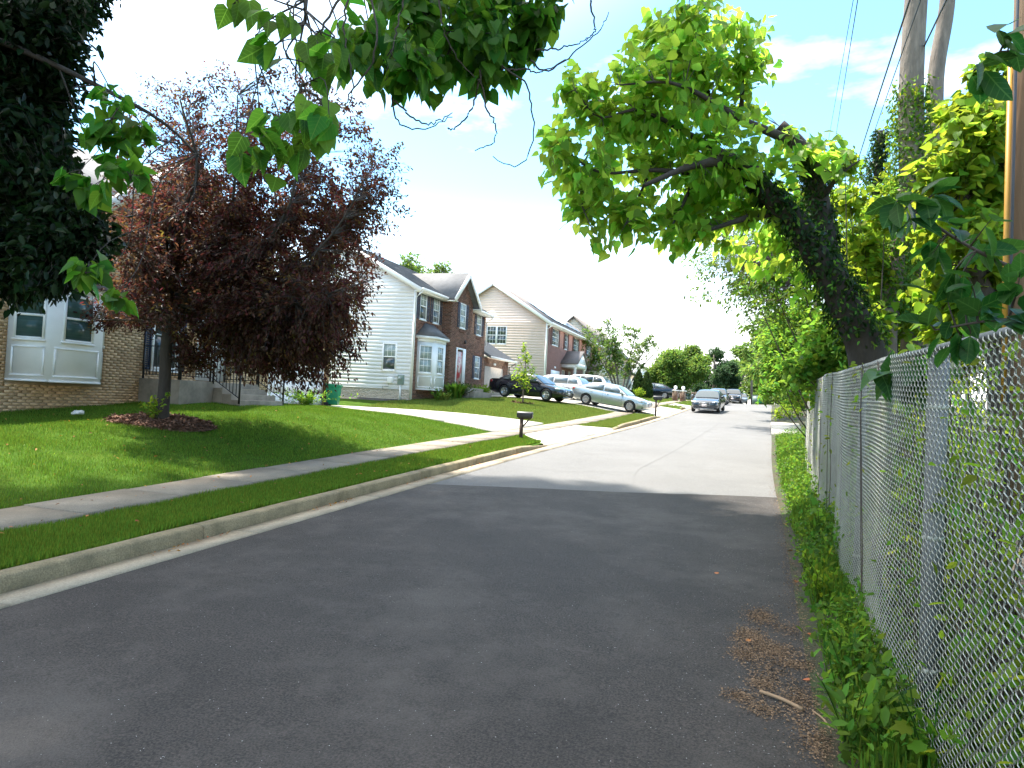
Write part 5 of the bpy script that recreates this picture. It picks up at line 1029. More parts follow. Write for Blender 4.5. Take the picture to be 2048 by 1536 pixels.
# ------------------------------------------------------------------ trees and plants
def blobs_to_world(bl, Z, dz=1.0):
    """(px, py, r_px [, Z]) -> centre and radius of a clump in metres."""
    o = []
    for q in bl:
        z = (q[3] if len(q) > 3 else Z) + rng.uniform(-dz, dz); o.append((at(q[0], q[1], z), q[2] * z / 1400))
    return o
def clump_tips(cl, dens, flat=.85, exp=2.0):
    P = []
    for c, r in cl: n = max(3, int(dens * r ** exp)); P.append(ell(n, c, (r, r, r * flat)))
    return np.concatenate(P)
def limb(b, path, n=22, k=10):
    P = smooth_path(path, n); b.tube(P[:, :3], P[:, 3], k); return P
def limb_px(b, path, n=22, k=10, Zd=None):   # (px,py,radius,Z)
    return limb(b, [(*at(px, py, Z), r) for px, py, r, Z in path], n, k)
def foliage(root, limbs, tips, per, size, T, m, twig=.006, jit=.05, spread=.9, droop=.5, arch=.12, t0=.3, name='foliage', keep=None, twigm='twig', nobj=0, objT=None, maxd=None):
    L = np.concatenate([l[:, :3] for l in limbs]); i = nearest(tips, L); C = curves(L[i], tips, 6, arch)
    rr = np.linspace(1.6, .35, 6)[None] * twig
    tubes('twigs', C, rr, M[twigm], root, kind='stuff')
    P, D = along(C, per, t0, jit)
    if maxd:   # keep leaves near the tips
        T_ = np.repeat(tips, per, 0); ok = np.linalg.norm(P - T_, axis=1) < maxd; P, D = P[ok], D[ok]
    D, N = leaf_dirs(D, spread, droop); Sz = rng.uniform(size[0], size[1], len(P))
    if keep is not None: q = keep(P); P, D, N, Sz = P[q], D[q], N[q], Sz[q]
    if nobj:
        x, y, Z = proj(P); vis = (Z > .2) & (x > 0) & (x < 2048) & (y > 0) & (y < 1536); k = np.where(vis, Sz / np.maximum(Z, .3), -1); s = np.argsort(-k)[:nobj]; s = s[k[s] > 0]
        leaf_objects('leaf', objT or T, P[s], D[s], N[s], Sz[s], {M['catalpa']: M['catalpa_leaf'], M['hang']: M['hang_leaf'], M['near']: M['near_leaf']}.get(m, m), root); mask = np.ones(len(P), bool); mask[s] = False; P, D, N, Sz = P[mask], D[mask], N[mask], Sz[mask]
    if len(P): scatter(name, T, P, D, N, Sz, m, root, kind='stuff')
    return C
def hubs(b, L, cl, r, sag=.1):
    A = np.concatenate([l[:, :3] for l in L]); o = []
    for c, rr in cl:
        p = A[(np.sqrt(((A - c) ** 2).sum(1)) + rng.uniform(0, .55, len(A))).argmin()]; m1 = p * .65 + c * .35 + rng.normal(0, .12, 3) + [0, 0, sag]; m2 = p * .25 + c * .75 + rng.normal(0, .08, 3) + [0, 0, sag]
        o.append(limb(b, [(*p, r), (*m1, r * .7), (*m2, r * .5), (*c, r * .3)], 14, 5))
    return o
TO = (np.array([(0, 0, 0), (.26, .2, .06), (.32, .5, .05), (.2, .8, .0), (0, 1, -.1), (-.2, .8, .0), (-.32, .5, .05), (-.26, .2, .06), (0, .5, -.02)]), [(0, 1, 2, 8), (8, 2, 3, 4), (8, 4, 5, 6), (0, 8, 6, 7)])
# purple leaved plum on the near lawn
tb = np.array([-12.5, 12.58, float(gz(-12.5, 12.58))])
plum = thing('purple_leaf_tree', 'purple leaved plum tree on the front lawn before the tan brick house', 'tree', tuple(tb))
b = MB(); ZP = 15.8
t0_ = np.array([tb[0], tb[1], tb[2]])
tr = limb(b, [(tb[0], tb[1], tb[2] - .15, .24), (tb[0], tb[1], tb[2] + .12, .155), (tb[0] + .03, tb[1], tb[2] + .8, .13), (*at(333, 690, ZP), .125), (*at(345, 600, ZP), .11)], 16, 14)
top = tr[-1]
lims = [tr[8:]]
for pth in ([(300, 560, 0.039), (250, 500, 0.028), (190, 450, 0.011)], [(350, 480, 0.055), (380, 350, 0.033), (370, 200, 0.011)], [(430, 520, 0.044), (480, 380, 0.028), (490, 190, 0.011)], [(460, 560, 0.044), (570, 420, 0.028), (620, 220, 0.011)], [(480, 600, 0.039), (640, 480, 0.022), (760, 330, 0.008)], [(450, 640, 0.033), (600, 600, 0.022), (740, 560, 0.008)], [(330, 640, 0.028), (270, 640, 0.017), (190, 640, 0.007)]):
    for dz in (-1.2, 1.1):
        s = 0 if random.random() < .5 else 1
        P = [(*top[:3], .07)] + [(*at(px + random.uniform(-25, 25), py, ZP + dz * (j + 1) * .75), r) for j, (px, py, r) in enumerate(pth)]; lims.append(limb(b, P, 14, 7))
b.build('trunk', M['bark_dark'], plum, smooth=True)
low = blobs_to_world([(330, 540, 140), (470, 500, 170), (610, 510, 150), (420, 430, 150), (580, 420, 140), (690, 460, 100), (560, 620, 130), (450, 640, 120), (640, 620, 110), (300, 470, 110), (250, 600, 70), (730, 400, 70), (500, 560, 170), (380, 590, 110), (700, 560, 70), (620, 690, 60), (520, 700, 60), (200, 640, 40), (420, 710, 50), (600, 720, 50), (650, 730, 40), (490, 735, 40), (560, 700, 60), (690, 650, 50)] * 2, ZP, 1.9)
upp = blobs_to_world([(350, 300, 90), (480, 280, 110), (600, 290, 100), (700, 330, 80), (420, 220, 70), (560, 210, 70), (330, 230, 40), (640, 220, 50), (770, 330, 40), (270, 360, 60), (430, 330, 100), (560, 340, 110), (250, 420, 70), (380, 170, 35), (480, 180, 40), (790, 380, 25), (800, 330, 35), (812, 420, 22), (765, 285, 45), (735, 245, 40), (690, 215, 45), (225, 330, 50), (195, 260, 35), (245, 205, 45), (300, 170, 35), (430, 140, 35), (550, 150, 35), (610, 160, 35), (780, 460, 35)], ZP, 1.2)
tips = np.concatenate([clump_tips(low, 44, .85), clump_tips(upp, 40, 1.1)])
foliage(plum, lims, tips, 26, (.08, .12), T6, M['plum'], .005, .06, .8, .45, .1, .35, maxd=1.0)
hang_ = blobs_to_world([(560, 725, 50), (600, 740, 45), (650, 735, 45), (690, 700, 50), (520, 720, 45), (480, 720, 40), (430, 720, 40), (620, 700, 60), (670, 760, 25), (600, 768, 35), (555, 762, 32), (645, 768, 30), (500, 745, 35), (690, 740, 25), (560, 700, 60), (390, 700, 40), (700, 650, 50)], ZP, 1.2)
foliage(plum, lims, clump_tips(hang_, 110, .8), 24, (.08, .12), T6, M['plum'], .004, .06, .8, .7, .05, .5, name='drooping_foliage', maxd=.8)
foliage(plum, lims, clump_tips(low + upp, 5, .9), 10, (.07, .10), T6, M['plum_tip'], .004, .05, .7, .2, .1, .7, name='new_shoots', maxd=.6)
ml = thing('mulch_ring', 'ring of brown wood mulch round the purple tree trunk', 'mulch', (tb[0], tb[1], tb[2]))
n = 5200; a = rng.uniform(0, 2 * np.pi, n); q = np.sqrt(rng.uniform(.02, 1, n)); px_, py_ = tb[0] + np.cos(a) * q * 1.25, tb[1] + np.sin(a) * q * .95
P = np.stack([px_, py_, gz(px_, py_) + .09 * (1 - q ** 2) + rng.uniform(0, .02, n)], -1); scatter('mulch_chips', T4, P, rng.normal(0, 1, (n, 3)) * [1, 1, .25], np.array([0, 0, 1.]) + rng.normal(0, .4, (n, 3)), rng.uniform(.05, .12, n), M['mulch'], ml, kind='stuff')
R_, A_ = np.meshgrid(np.linspace(0, 1, 6), np.linspace(0, 2 * np.pi, 25), indexing='ij'); Xm, Ym = tb[0] + np.cos(A_) * R_ * 1.25, tb[1] + np.sin(A_) * R_ * .95
grid('mulch_bed', Xm, Ym, gz(Xm, Ym) + .08 * (1 - R_ ** 2) + .005, M['mulch'], ml)
def sprout(name, label, cat, base, h, n, size, m, T=T6, rad=.25, group=None, stems=7):
    r = thing(name, label, cat, tuple(base), 0, group); base = np.array(base, float)
    tp = base + np.stack([rng.normal(0, rad, stems), rng.normal(0, rad, stems), rng.uniform(.5, 1, stems) * h], -1); C = curves(np.repeat(base[None], stems, 0) + rng.normal(0, .03, (stems, 3)) * [1, 1, 0], tp, 6, .1); tubes('stem', C, .004, M['shrub'], r, kind='stuff')
    P, D = along(C, max(1, n // stems), .15, .03); D, N = leaf_dirs(D, .9, -.1); scatter('foliage', T, P, D, N, rng.uniform(*size, len(P)), M[m], r, kind='stuff'); return r
sprout('sprout_clump', 'bright yellow green sprouts at the foot of the purple tree', 'plant', tb + [.02, -.28, .0], .75, 130, (.07, .12), 'lime', rad=.16)

# dark ivy mass at the left edge
dt = np.array([-7.4, 4.1, float(gz(-7.4, 4.1))]); dark = thing('dark_ivy_tree', 'dark leafy tree hanging over the left edge of the verge', 'tree', tuple(dt)); b = MB()
l1 = limb(b, [(dt[0], dt[1], dt[2] - .2, .15), (dt[0] + .1, dt[1], 1.8, .11), (dt[0] + .4, dt[1] + .2, 3.4, .09), (dt[0] + .8, dt[1] + .6, 5.5, .08), (dt[0] + 1, dt[1] + .8, 7.2, .03)], 20, 10)
l2 = limb(b, [(dt[0] + .25, dt[1] + .1, 2.6, .1), (dt[0] + .9, dt[1] + .4, 3.1, .06), (dt[0] + 1.5, dt[1] + .7, 3.2, .02)], 10, 7)
b.build('trunk', M['bark_dark'], dark, smooth=True)
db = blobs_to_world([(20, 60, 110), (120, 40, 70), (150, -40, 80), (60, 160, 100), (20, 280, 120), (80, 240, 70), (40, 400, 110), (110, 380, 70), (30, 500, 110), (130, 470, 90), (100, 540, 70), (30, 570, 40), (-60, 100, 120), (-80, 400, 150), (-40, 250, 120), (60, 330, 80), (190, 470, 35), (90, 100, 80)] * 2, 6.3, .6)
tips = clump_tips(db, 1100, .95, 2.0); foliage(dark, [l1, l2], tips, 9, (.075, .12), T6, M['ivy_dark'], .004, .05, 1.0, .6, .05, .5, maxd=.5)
sprout('ivy_bush', 'small dark blue green bush at the foot of the left verge', 'bush', (-6.75, 4.1, float(gz(-6.75, 4.1))), .7, 420, (.06, .1), 'ivy', rad=.28, stems=22)

# big leaved tree overhead: trunk out of view to the left, branches hanging into the picture
ot = np.array([-7.6, .6, float(gz(-7.6, .6))]); over = thing('overhanging_catalpa', 'heart leaved tree whose branches and bare vines hang into the top of view', 'tree', tuple(ot)); b = MB()
oa = limb(b, [(ot[0], ot[1], ot[2] - .2, .34), (ot[0] + .1, ot[1] + .3, 2.5, .28), (-6.6, 2.2, 5.6, .2), (-4.4, 4.6, 7.2, .12), (-2.4, 6.2, 7.3, .06), (-1.4, 6.6, 6.6, .02)], 30, 12)
ob = limb(b, [(-6.6, 2.2, 5.6, .16), (-6.4, 4.8, 8.2, .1), (-7.6, 7.0, 11.6, .07), (-9.0, 9.6, 13.4, .03)], 22, 9)
oc = limb(b, [(-7.2, 1.4, 4.2, .06), (-6.2, 3.4, 4.75, .035), (-5.3, 4.8, 4.5, .018), (-4.9, 5.3, 4.1, .006)], 18, 7)
od = limb(b, [(-5.2, 3.8, 6.8, .1), (-3.6, 4.2, 5.9, .05), (-3.0, 4.0, 5.0, .02), (-2.8, 3.8, 4.4, .008)], 18, 7)
OC = blobs_to_world([(740, 60, 60, 5.2), (760, 130, 45, 5.3), (820, 60, 70, 5.6), (820, 140, 50, 5.5), (900, 60, 80, 5.7), (880, 150, 45, 5.6), (960, 70, 75, 5.8), (960, 150, 40, 5.7), (1030, 50, 65, 6.0), (1010, 120, 50, 5.9), (1070, 70, 40, 6.0), (1090, 30, 35, 6.0), (690, 90, 40, 5.0), (930, 0, 90, 5.9), (800, -10, 80, 5.6), (1040, -20, 70, 6.0)], 5.6, .25)
OH = blobs_to_world([(615, 215, 45, 4.3), (650, 245, 40, 4.3), (560, 235, 40, 4.3), (520, 290, 45, 4.3), (480, 310, 30, 4.3), (600, 280, 25, 4.4), (540, 320, 25, 4.2), (560, 45, 40, 4.2), (545, 90, 30, 4.2), (655, 130, 45, 4.2), (620, 95, 40, 4.3), (660, 250, 20, 4.3), (470, 5, 18, 4.5)], 4.3, .12)
OE = blobs_to_world([(225, 235, 50, 5.6), (260, 285, 45, 5.6), (215, 345, 40, 5.5), (175, 380, 30, 5.5), (260, 350, 35, 5.6), (280, 255, 25, 5.7), (195, 290, 40, 5.6), (160, 340, 30, 5.6), (200, 560, 35, 5.3), (240, 590, 30, 5.3), (170, 545, 25, 5.3), (270, 330, 18, 5.7), (215, 195, 25, 5.7)], 5.5, .15)
ha, hd, he = hubs(b, [oa], OC, .016), hubs(b, [od], OH, .008, .02), hubs(b, [oc], OE, .008, .02)
b.build('trunk', M['bark_dark'], over, smooth=True)
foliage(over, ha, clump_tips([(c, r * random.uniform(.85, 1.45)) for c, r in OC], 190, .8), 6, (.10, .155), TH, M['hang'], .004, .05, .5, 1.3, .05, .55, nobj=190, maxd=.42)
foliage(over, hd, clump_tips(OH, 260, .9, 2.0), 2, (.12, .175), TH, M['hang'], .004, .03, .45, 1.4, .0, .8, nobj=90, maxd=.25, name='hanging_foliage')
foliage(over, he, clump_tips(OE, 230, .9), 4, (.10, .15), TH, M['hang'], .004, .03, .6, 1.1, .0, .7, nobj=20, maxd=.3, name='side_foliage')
# unseen high crown over the road, kept above the picture to shade the fresh asphalt
HP = over_tips = ell(60, (-7.0, 6.0, 11.5), (2.0, 2.5, 1.2)); x, y, Z = proj(HP); HP = HP[(y < -120) | (Z < .4)]
foliage(over, [ob], HP, 6, (.2, .28), TH, M['hang'], .006, .08, .7, .9, .1, .6, name='high_crown', maxd=.7)
st_ = np.array([-14.0, 3.0, float(gz(-14.0, 3.0))]); tall = thing('unseen_shade_tree', 'very tall tree left of the view that shades the fresh asphalt', 'tree', tuple(st_)); b = MB()  # tree out of view, added only to cast shade on the road
ta = limb(b, [(*st_, .45), (-13.6, 3.4, 8, .36), (-12.6, 5.0, 16, .26), (-11.6, 7.0, 22, .14), (-11, 8, 26, .05)], 24, 12); tl_ = [ta]
for dx, dy in ((-3, 3), (3, 4), (4, -3), (-3, -4), (0, 7), (1, -7)): tl_.append(limb(b, [(-12.6, 5, 16, .16), (-11.5 + dx * .5, 7 + dy * .5, 20.5, .1), (-11 + dx, 8 + dy, 24, .03)], 12, 8))
b.build('trunk', M['bark'], tall, smooth=True)
foliage(tall, tl_, ell(3200, (-12.0, 9.0, 24.2), (6.3, 8.1, 2.4)), 7, (.30, .42), TH, M['hang'], .012, .25, .8, .8, .1, .4, maxd=2.5)
VN = MB()
for pth, z in ((((985, 120), (1042, 155), (1060, 190), (1068, 240), (1058, 305), (1030, 332), (985, 315)), 5.7), (((960, 140), (975, 215), (992, 250), (985, 285), (950, 300)), 5.6), (((800, 130), (785, 190), (800, 245), (850, 258), (905, 230)), 5.4), (((1060, 120), (1090, 142), (1150, 105), (1200, 60), (1217, 25)), 5.9), (((1000, 138), (1055, 140), (1085, 145), (1130, 118)), 5.8), (((960, 160), (940, 225), (905, 258), (895, 255)), 5.6), (((785, 200), (850, 248), (905, 225)), 5.4), (((1070, 100), (1130, 95), (1180, 75)), 5.9), (((1180, 0), (1190, 60), (1170, 80)), 5.9), (((690, -20), (628, 80), (615, 130), (612, 170)), 4.35), (((640, -30), (575, 5), (625, 60)), 4.35), (((700, -30), (690, 60), (705, 160), (700, 215)), 4.8), (((815, -30), (790, 70), (770, 160)), 5.2), (((870, -30), (900, 90), (960, 170)), 5.5), (((740, -30), (750, 100), (700, 190), (690, 230)), 5.0), (((612, 165), (600, 185), (545, 270), (520, 320)), 4.3), (((605, 180), (640, 200), (655, 260)), 4.3)):
    Pp = smooth_path([at(px + random.uniform(-2, 2), py, z + .04 * i) for i, (px, py) in enumerate(pth)], 26); Pp[:, :] += rng.normal(0, .006, Pp.shape); VN.tube(Pp, np.linspace(.009, .004, 26), 5)
VN.build('hanging_vine', M['twig'], over, smooth=True)

# leaning catalpa behind the fence, ivy clad
ZC = 11.6
cb = at(1765, 860, ZC); cb[2] = float(gz(cb[0], cb[1])); cat = thing('leaning_catalpa', 'leaning ivy clad tree arching over the road from behind the fence', 'tree', tuple(cb)); b = MB()
La = limb(b, [(*(cb - [0, 0, .2]), .42), (*at(1740, 745, ZC), .31), (*at(1705, 640, ZC), .27), (*at(1655, 545, ZC), .23), (*at(1595, 450, ZC), .20), (*at(1530, 380, ZC - .2), .16), (*at(1478, 325, ZC - .4), .13), (*at(1390, 330, ZC - .8), .06), (*at(1290, 370, ZC - 1.2), .03)], 46, 14)
Lb = limb(b, [(*at(1690, 610, ZC), .22), (*at(1655, 500, ZC + .3), .19), (*at(1638, 400, ZC + .4), .17), (*at(1622, 335, ZC + .4), .16), (*at(1598, 290, ZC + .4), .13), (*at(1558, 252, ZC + .4), .12)], 26, 12)
lo = [La, Lb]
for pth in ([(1600, 292, .10), (1545, 266, .075), (1480, 238, .06), (1420, 200, .045), (1340, 165, .025), (1240, 170, .012)], [(1480, 240, .05), (1485, 170, .03), (1480, 70, .014)], [(1475, 325, .09), (1380, 270, .05), (1280, 220, .03), (1200, 235, .014), (1150, 180, .01)], [(1478, 330, .08), (1400, 345, .055), (1300, 340, .035), (1200, 345, .02), (1130, 300, .012)], [(1300, 340, .03), (1275, 400, .02), (1250, 450, .01)], [(1420, 200, .04), (1400, 120, .025), (1370, 50, .012)], [(1560, 420, .1), (1480, 440, .05), (1390, 470, .02)], [(1200, 345, .02), (1165, 400, .014), (1180, 450, .008)], [(1640, 400, .06), (1680, 350, .03), (1720, 320, .012)], [(1400, 330, .05), (1370, 400, .03), (1340, 460, .012)]):
    lo.append(limb(b, [(*at(px, py, ZC + .2 - .25 * j + random.uniform(-.2, .2)), r) for j, (px, py, r) in enumerate(pth)], 16, 7))
b.build('trunk', M['bark_dark'], cat, smooth=True)
CB = blobs_to_world([(1400, 110, 95), (1310, 175, 85), (1230, 215, 80), (1175, 165, 40), (1150, 290, 50), (1180, 340, 60), (1250, 320, 85), (1350, 260, 95), (1440, 170, 85), (1480, 90, 55), (1350, 50, 50), (1390, 370, 80), (1190, 420, 45), (1250, 440, 40), (1420, 440, 70), (1490, 400, 80), (1370, 465, 40), (1600, 300, 55), (1650, 300, 35), (1290, 400, 50), (1320, 120, 60), (1200, 480, 25), (1430, 300, 80), (1500, 140, 30), (1130, 190, 20), (1420, 40, 35), (1340, 480, 25), (1115, 270, 30), (1110, 340, 25), (1160, 380, 40), (1215, 440, 40), (1270, 470, 20), (1150, 440, 25), (1335, 445, 40), (1280, 140, 50), (1180, 200, 40)], ZC, .7)
CB = [(c, r * 1.3) for c, r in CB] + blobs_to_world([(1570, 510, 70), (1540, 430, 75), (1520, 475, 80), (1600, 560, 60), (1490, 505, 60), (1620, 480, 50)], ZC + 2.0, .5); foliage(cat, lo, clump_tips(CB, 52, .9), 8, (.11, .21), TH, M['catalpa'], .005, .09, .6, .8, .12, .4, nobj=300, maxd=.75)
def ivy_on(root, L, n, size, m, rmul=1.25, name='ivy', lo_=0., hi_=1.):
    i = rng.integers(int(len(L) * lo_), max(int(len(L) * hi_) - 1, 1), n); f = rng.uniform(0, 1, n)[:, None]; C = L[i] * (1 - f) + L[np.minimum(i + 1, len(L) - 1)] * f
    u = unit(rng.normal(0, 1, (n, 3)) * [1, 1, .4]); P = C[:, :3] + u * (C[:, 3:4] * rng.uniform(.95, rmul, (n, 1)) + .02); scatter(name, T6 if size[1] > .07 else T4, P, u * .3 + rng.normal(0, .5, (n, 3)) - [0, 0, .6], u + rng.normal(0, .4, (n, 3)), rng.uniform(*size, n), M[m], root, kind='stuff')
ivy_on(cat, La, 1900, (.08, .14), 'ivy', 1.45, lo_=.2, hi_=.7); ivy_on(cat, Lb, 1300, (.08, .13), 'ivy', 1.45, hi_=.78)
ivy_on(cat, La, 500, (.07, .11), 'weed', 1.9, name='young_ivy', lo_=.15, hi_=.6)

# tall twin trunks
ZT = 14.2; ttb = at(1842, 800, ZT); ttb[2] = float(gz(ttb[0], ttb[1])); twin = thing('twin_trunk_tree', 'very tall tree with two pale bare trunks and ivy at half height', 'tree', tuple(ttb)); b = MB()
T1 = limb(b, [(*(ttb - [0, 0, .3]), .42), (*at(1838, 690, ZT), .33), (*at(1834, 560, ZT), .30), (*at(1828, 400, ZT), .26), (*at(1822, 200, ZT), .23), (*at(1832, 0, ZT), .21), (*at(1850, -220, ZT), .2), (*at(1880, -420, ZT), .12)], 40, 14)
T2 = limb(b, [(*at(1850, 470, ZT + .3), .2), (*at(1868, 330, ZT + .5), .17), (*at(1872, 150, ZT + .6), .16), (*at(1895, 0, ZT + .6), .15), (*at(1900, -200, ZT + .4), .13), (*at(1900, -350, ZT + .4), .06)], 30, 12)
b.build('trunk', M['bark_pale'], twin, smooth=True); ivy_on(twin, T1, 4200, (.07, .12), 'shrub', 1.7, lo_=.22, hi_=.60); ivy_on(twin, T1, 1400, (.08, .13), 'lime', 2.3, name='lime_ivy', lo_=.2, hi_=.62); ivy_on(twin, T1, 900, (.07, .11), 'shrub', 1.5, lo_=.05, hi_=.25)  # second, looser ivy layer uses the lime leaf colour
foliage(twin, [T1[30:], T2[20:]], ell(420, at(1900, -480, ZT + 2), (3.4, 3.4, 2.2)), 14, (.12, .2), T6, M['shrub'], .008, .1, maxd=1.0)
# thin ivy snag between the leaning tree and the twin trunks
sb = at(1752, 800, 17); sb[2] = float(gz(sb[0], sb[1])); snag = thing('ivy_snag', 'thin dead trunk wrapped in ivy left of the twin trunks', 'tree', tuple(sb)); b = MB(); s1 = limb(b, [(*sb, .16), (*at(1748, 600, 17), .14), (*at(1752, 420, 17), .12), (*at(1762, 262, 17), .07)], 24, 9); b.build('trunk', M['bark_dark'], snag, smooth=True); ivy_on(snag, s1, 4200, (.08, .13), 'ivy', 2.6)
# second pale stem behind the leaning tree
sb = at(1775, 800, 13); sb[2] = float(gz(sb[0], sb[1])); stm = thing('split_trunk', 'grey bare trunk standing just right of the leaning tree base', 'tree', tuple(sb)); b = MB(); stl = limb(b, [(*sb, .3), (*at(1768, 690, 13), .22), (*at(1783, 610, 13.2), .17), (*at(1795, 500, 13.4), .13), (*at(1800, 380, 13.6), .06)], 24, 12); b.build('trunk', M['bark'], stm, smooth=True); ivy_on(stm, stl, 1500, (.08, .13), 'shrub', 2.2, lo_=.35)
# lime leaved tree at the right edge
ZL = 8.8; rb_ = at(2010, 800, ZL); rb_[2] = float(gz(rb_[0], rb_[1])); lt = thing('lime_leaf_tree', 'sunlit lime green tree with a dark bent trunk beside the utility pole', 'tree', tuple(rb_)); b = MB()
l1 = limb(b, [(*rb_, .13), (*at(1985, 640, ZL), .10), (*at(1915, 480, ZL), .085), (*at(1935, 380, ZL + .2), .07), (*at(1960, 250, ZL + .3), .035), (*at(1980, 120, ZL + .3), .015)], 26, 10); b.build('trunk', M['bark_dark'], lt, smooth=True)
RB = blobs_to_world([(1960, 250, 70), (1900, 330, 60), (1995, 380, 80), (1950, 470, 60), (1990, 540, 70), (1895, 230, 30), (1990, 190, 50), (1950, 610, 60), (1930, 300, 60), (2020, 280, 50), (2030, 470, 60), (1970, 140, 30), (2060, 380, 80), (1910, 420, 40), (1900, 560, 60, 9.6), (1860, 480, 50, 10), (1850, 600, 50, 10), (1880, 400, 45, 9.6), (1920, 640, 50, 9), (2000, 640, 60, 8.6), (1870, 650, 40, 9.6), (1900, 280, 40, 9.2)], ZL, .6)
foliage(lt, [l1], clump_tips(RB, 420, .85), 6, (.10, .17), TH, M['lime'], .004, .06, .7, .6, .1, .5, nobj=120, maxd=.45)
def bush(label, bl, Z, dz, size, m, dens, per, T=T6, cat='shrub', name='shrub', md=.5, stem=None, group=None):
    cl = blobs_to_world(bl, Z, dz); c0 = np.mean([c for c, _ in cl], 0); bx_ = max(c0[0], float(fence_x(min(c0[1], 49))) + .7 if c0[1] < 49 else float(xr(c0[1])) + 1.2); base = np.array([bx_, c0[1], float(gz(bx_, c0[1]))]); r = thing(name, label, cat, tuple(base), 0, group); b = MB(); Ls = []
    for c, rr in cl: Ls.append(limb(b, [(*base, .03), (*((base + c) / 2 + rng.normal(0, .15, 3)), .018), (*c, .006)], 10, 5))
    b.build('stems', M['twig'], r, smooth=True); foliage(r, Ls, clump_tips(cl, dens, .85), per, size, T, M[m], .004, .07, .9, .4, .1, .4, maxd=md); return r
bush('sunlit yellow green shrubs below the twin trunks', [(1700, 560, 60), (1760, 500, 70), (1840, 440, 60), (1800, 590, 80), (1890, 530, 70), (1720, 440, 50), (1790, 380, 40), (1740, 620, 60), (1880, 600, 60), (1860, 330, 40), (1850, 500, 60), (1740, 560, 60), (1700, 500, 50), (1790, 470, 60), (1760, 620, 60), (1830, 650, 60), (1720, 650, 50), (1850, 400, 50)], 15.5, 1.2, (.10, .16), 'lime', 170, 9, md=.7)
bush('bushy green shrub behind the twin trunks and snag', [(1680, 400, 50), (1700, 330, 35), (1660, 450, 50), (1690, 500, 50), (1640, 520, 50), (1730, 350, 30)], 21, 1, (.12, .2), 'shrub', 60, 9, md=.8)
bush('shaded bush under the leaning tree', [(1560, 600, 60), (1620, 620, 60), (1650, 560, 40), (1600, 540, 50), (1540, 560, 40), (1500, 570, 40)], 16, 1, (.10, .15), 'shrub', 110, 9, md=.6)
bush('vine thicket spilling over the fence at middle distance', [(1660, 700, 45), (1680, 750, 25), (1640, 760, 35), (1690, 690, 40), (1660, 650, 45), (1640, 800, 20), (1720, 740, 25), (1650, 720, 45), (1665, 800, 25), (1690, 770, 20), (1640, 690, 50), (1600, 740, 40)], 13.5, .7, (.09, .14), 'weed', 380, 8, T=TM, md=.5)
bush('leafy vine mass over the far part of the fence', [(1600, 690, 60), (1560, 740, 45), (1620, 740, 40), (1590, 790, 25), (1560, 670, 50), (1630, 660, 50), (1540, 780, 25), (1590, 730, 50), (1600, 640, 50), (1560, 700, 50)], 21, 1.5, (.12, .18), 'weed', 200, 8, md=.7)
bush('roadside bushes far along the right verge', [(1540, 700, 40), (1510, 740, 40), (1500, 700, 25), (1550, 770, 30), (1520, 660, 40), (1530, 790, 20), (1575, 800, 18), (1530, 740, 45), (1550, 650, 45), (1560, 760, 35)], 46, 5, (.25, .4), 'far_tree', 28, 9, md=1.5)
bush('low yellow green weeds beside the concrete pad', [(1560, 825, 15), (1585, 820, 18), (1600, 800, 14), (1575, 810, 18)], 38, 2, (.12, .2), 'lime', 130, 6, md=.6)
bush('dark hedge beyond the fence at far right', [(1700, 800, 70), (1760, 700, 60), (1900, 680, 70), (2000, 640, 80), (1850, 640, 60), (2060, 560, 80), (1950, 560, 80)], 20, 2.5, (.14, .22), 'shrub', 40, 9, md=1.0)
bush('lime green leaves between the leaning tree and the twin trunks', [(1700, 400, 45), (1730, 500, 50), (1700, 580, 45), (1760, 560, 50), (1690, 330, 30), (1790, 640, 50), (1740, 660, 50), (1770, 440, 45)], 13.2, .8, (.10, .17), 'lime', 210, 8, T=TM, md=.6)
# near out of reach leaves over the fence top
nv = thing('near_vine', 'large dark green leaves hanging over the fence top, closest to us', 'vine', (1.05, 2.9, 2.3)); b = MB()
NB = [(1830, 430, 55, 2.3), (1790, 405, 20, 2.3), (1905, 480, 55, 2.3), (1990, 470, 50, 2.2), (1950, 545, 50, 2.2), (1900, 600, 35, 2.3), (1970, 630, 40, 2.2), (2020, 650, 45, 2.1), (1870, 655, 25, 2.3), (2000, 105, 35, 2.0), (1955, 135, 20, 2.0), (2030, 560, 40, 2.1), (1850, 395, 30, 2.3), (1930, 670, 30, 2.3)]
v1 = limb(b, [(1.05, 3.0, 2.45, .009), (*at(2080, 560, 2.3), .008), (*at(1990, 520, 2.25), .006), (*at(1900, 470, 2.3), .005), (*at(1800, 400, 2.35), .003)], 26, 6); v2 = limb(b, [(1.05, 3.0, 2.45, .009), (*at(2090, 640, 2.2), .007), (*at(1990, 640, 2.2), .005), (*at(1870, 660, 2.3), .003)], 18, 6); v3 = limb(b, [(1.0, 2.3, 3.4, .009), (*at(2100, 90, 2.0), .007), (*at(2000, 105, 2.0), .005), (*at(1950, 140, 2.0), .003)], 16, 6)
b.build('stem', M['twig'], nv, smooth=True)
foliage(nv, [v1, v2, v3], clump_tips([(at(x, y, z), r * z / 1400) for x, y, r, z in NB], 620, .8), 2, (.08, .12), TO, M['near'], .0025, .01, .7, .5, .1, .8, nobj=300, maxd=.12)
nv2 = thing('vine_spray', 'spray of dark leaves drooping over the fence beside the wide post', 'vine', (1.1, 5.4, 2.4)); b = MB(); v4 = limb(b, [(1.2, 6.0, 2.5, .008), (*at(1830, 735, 4.9), .006), (*at(1780, 745, 4.9), .004), (*at(1745, 755, 4.9), .002)], 14, 6); b.build('stem', M['twig'], nv2, smooth=True)
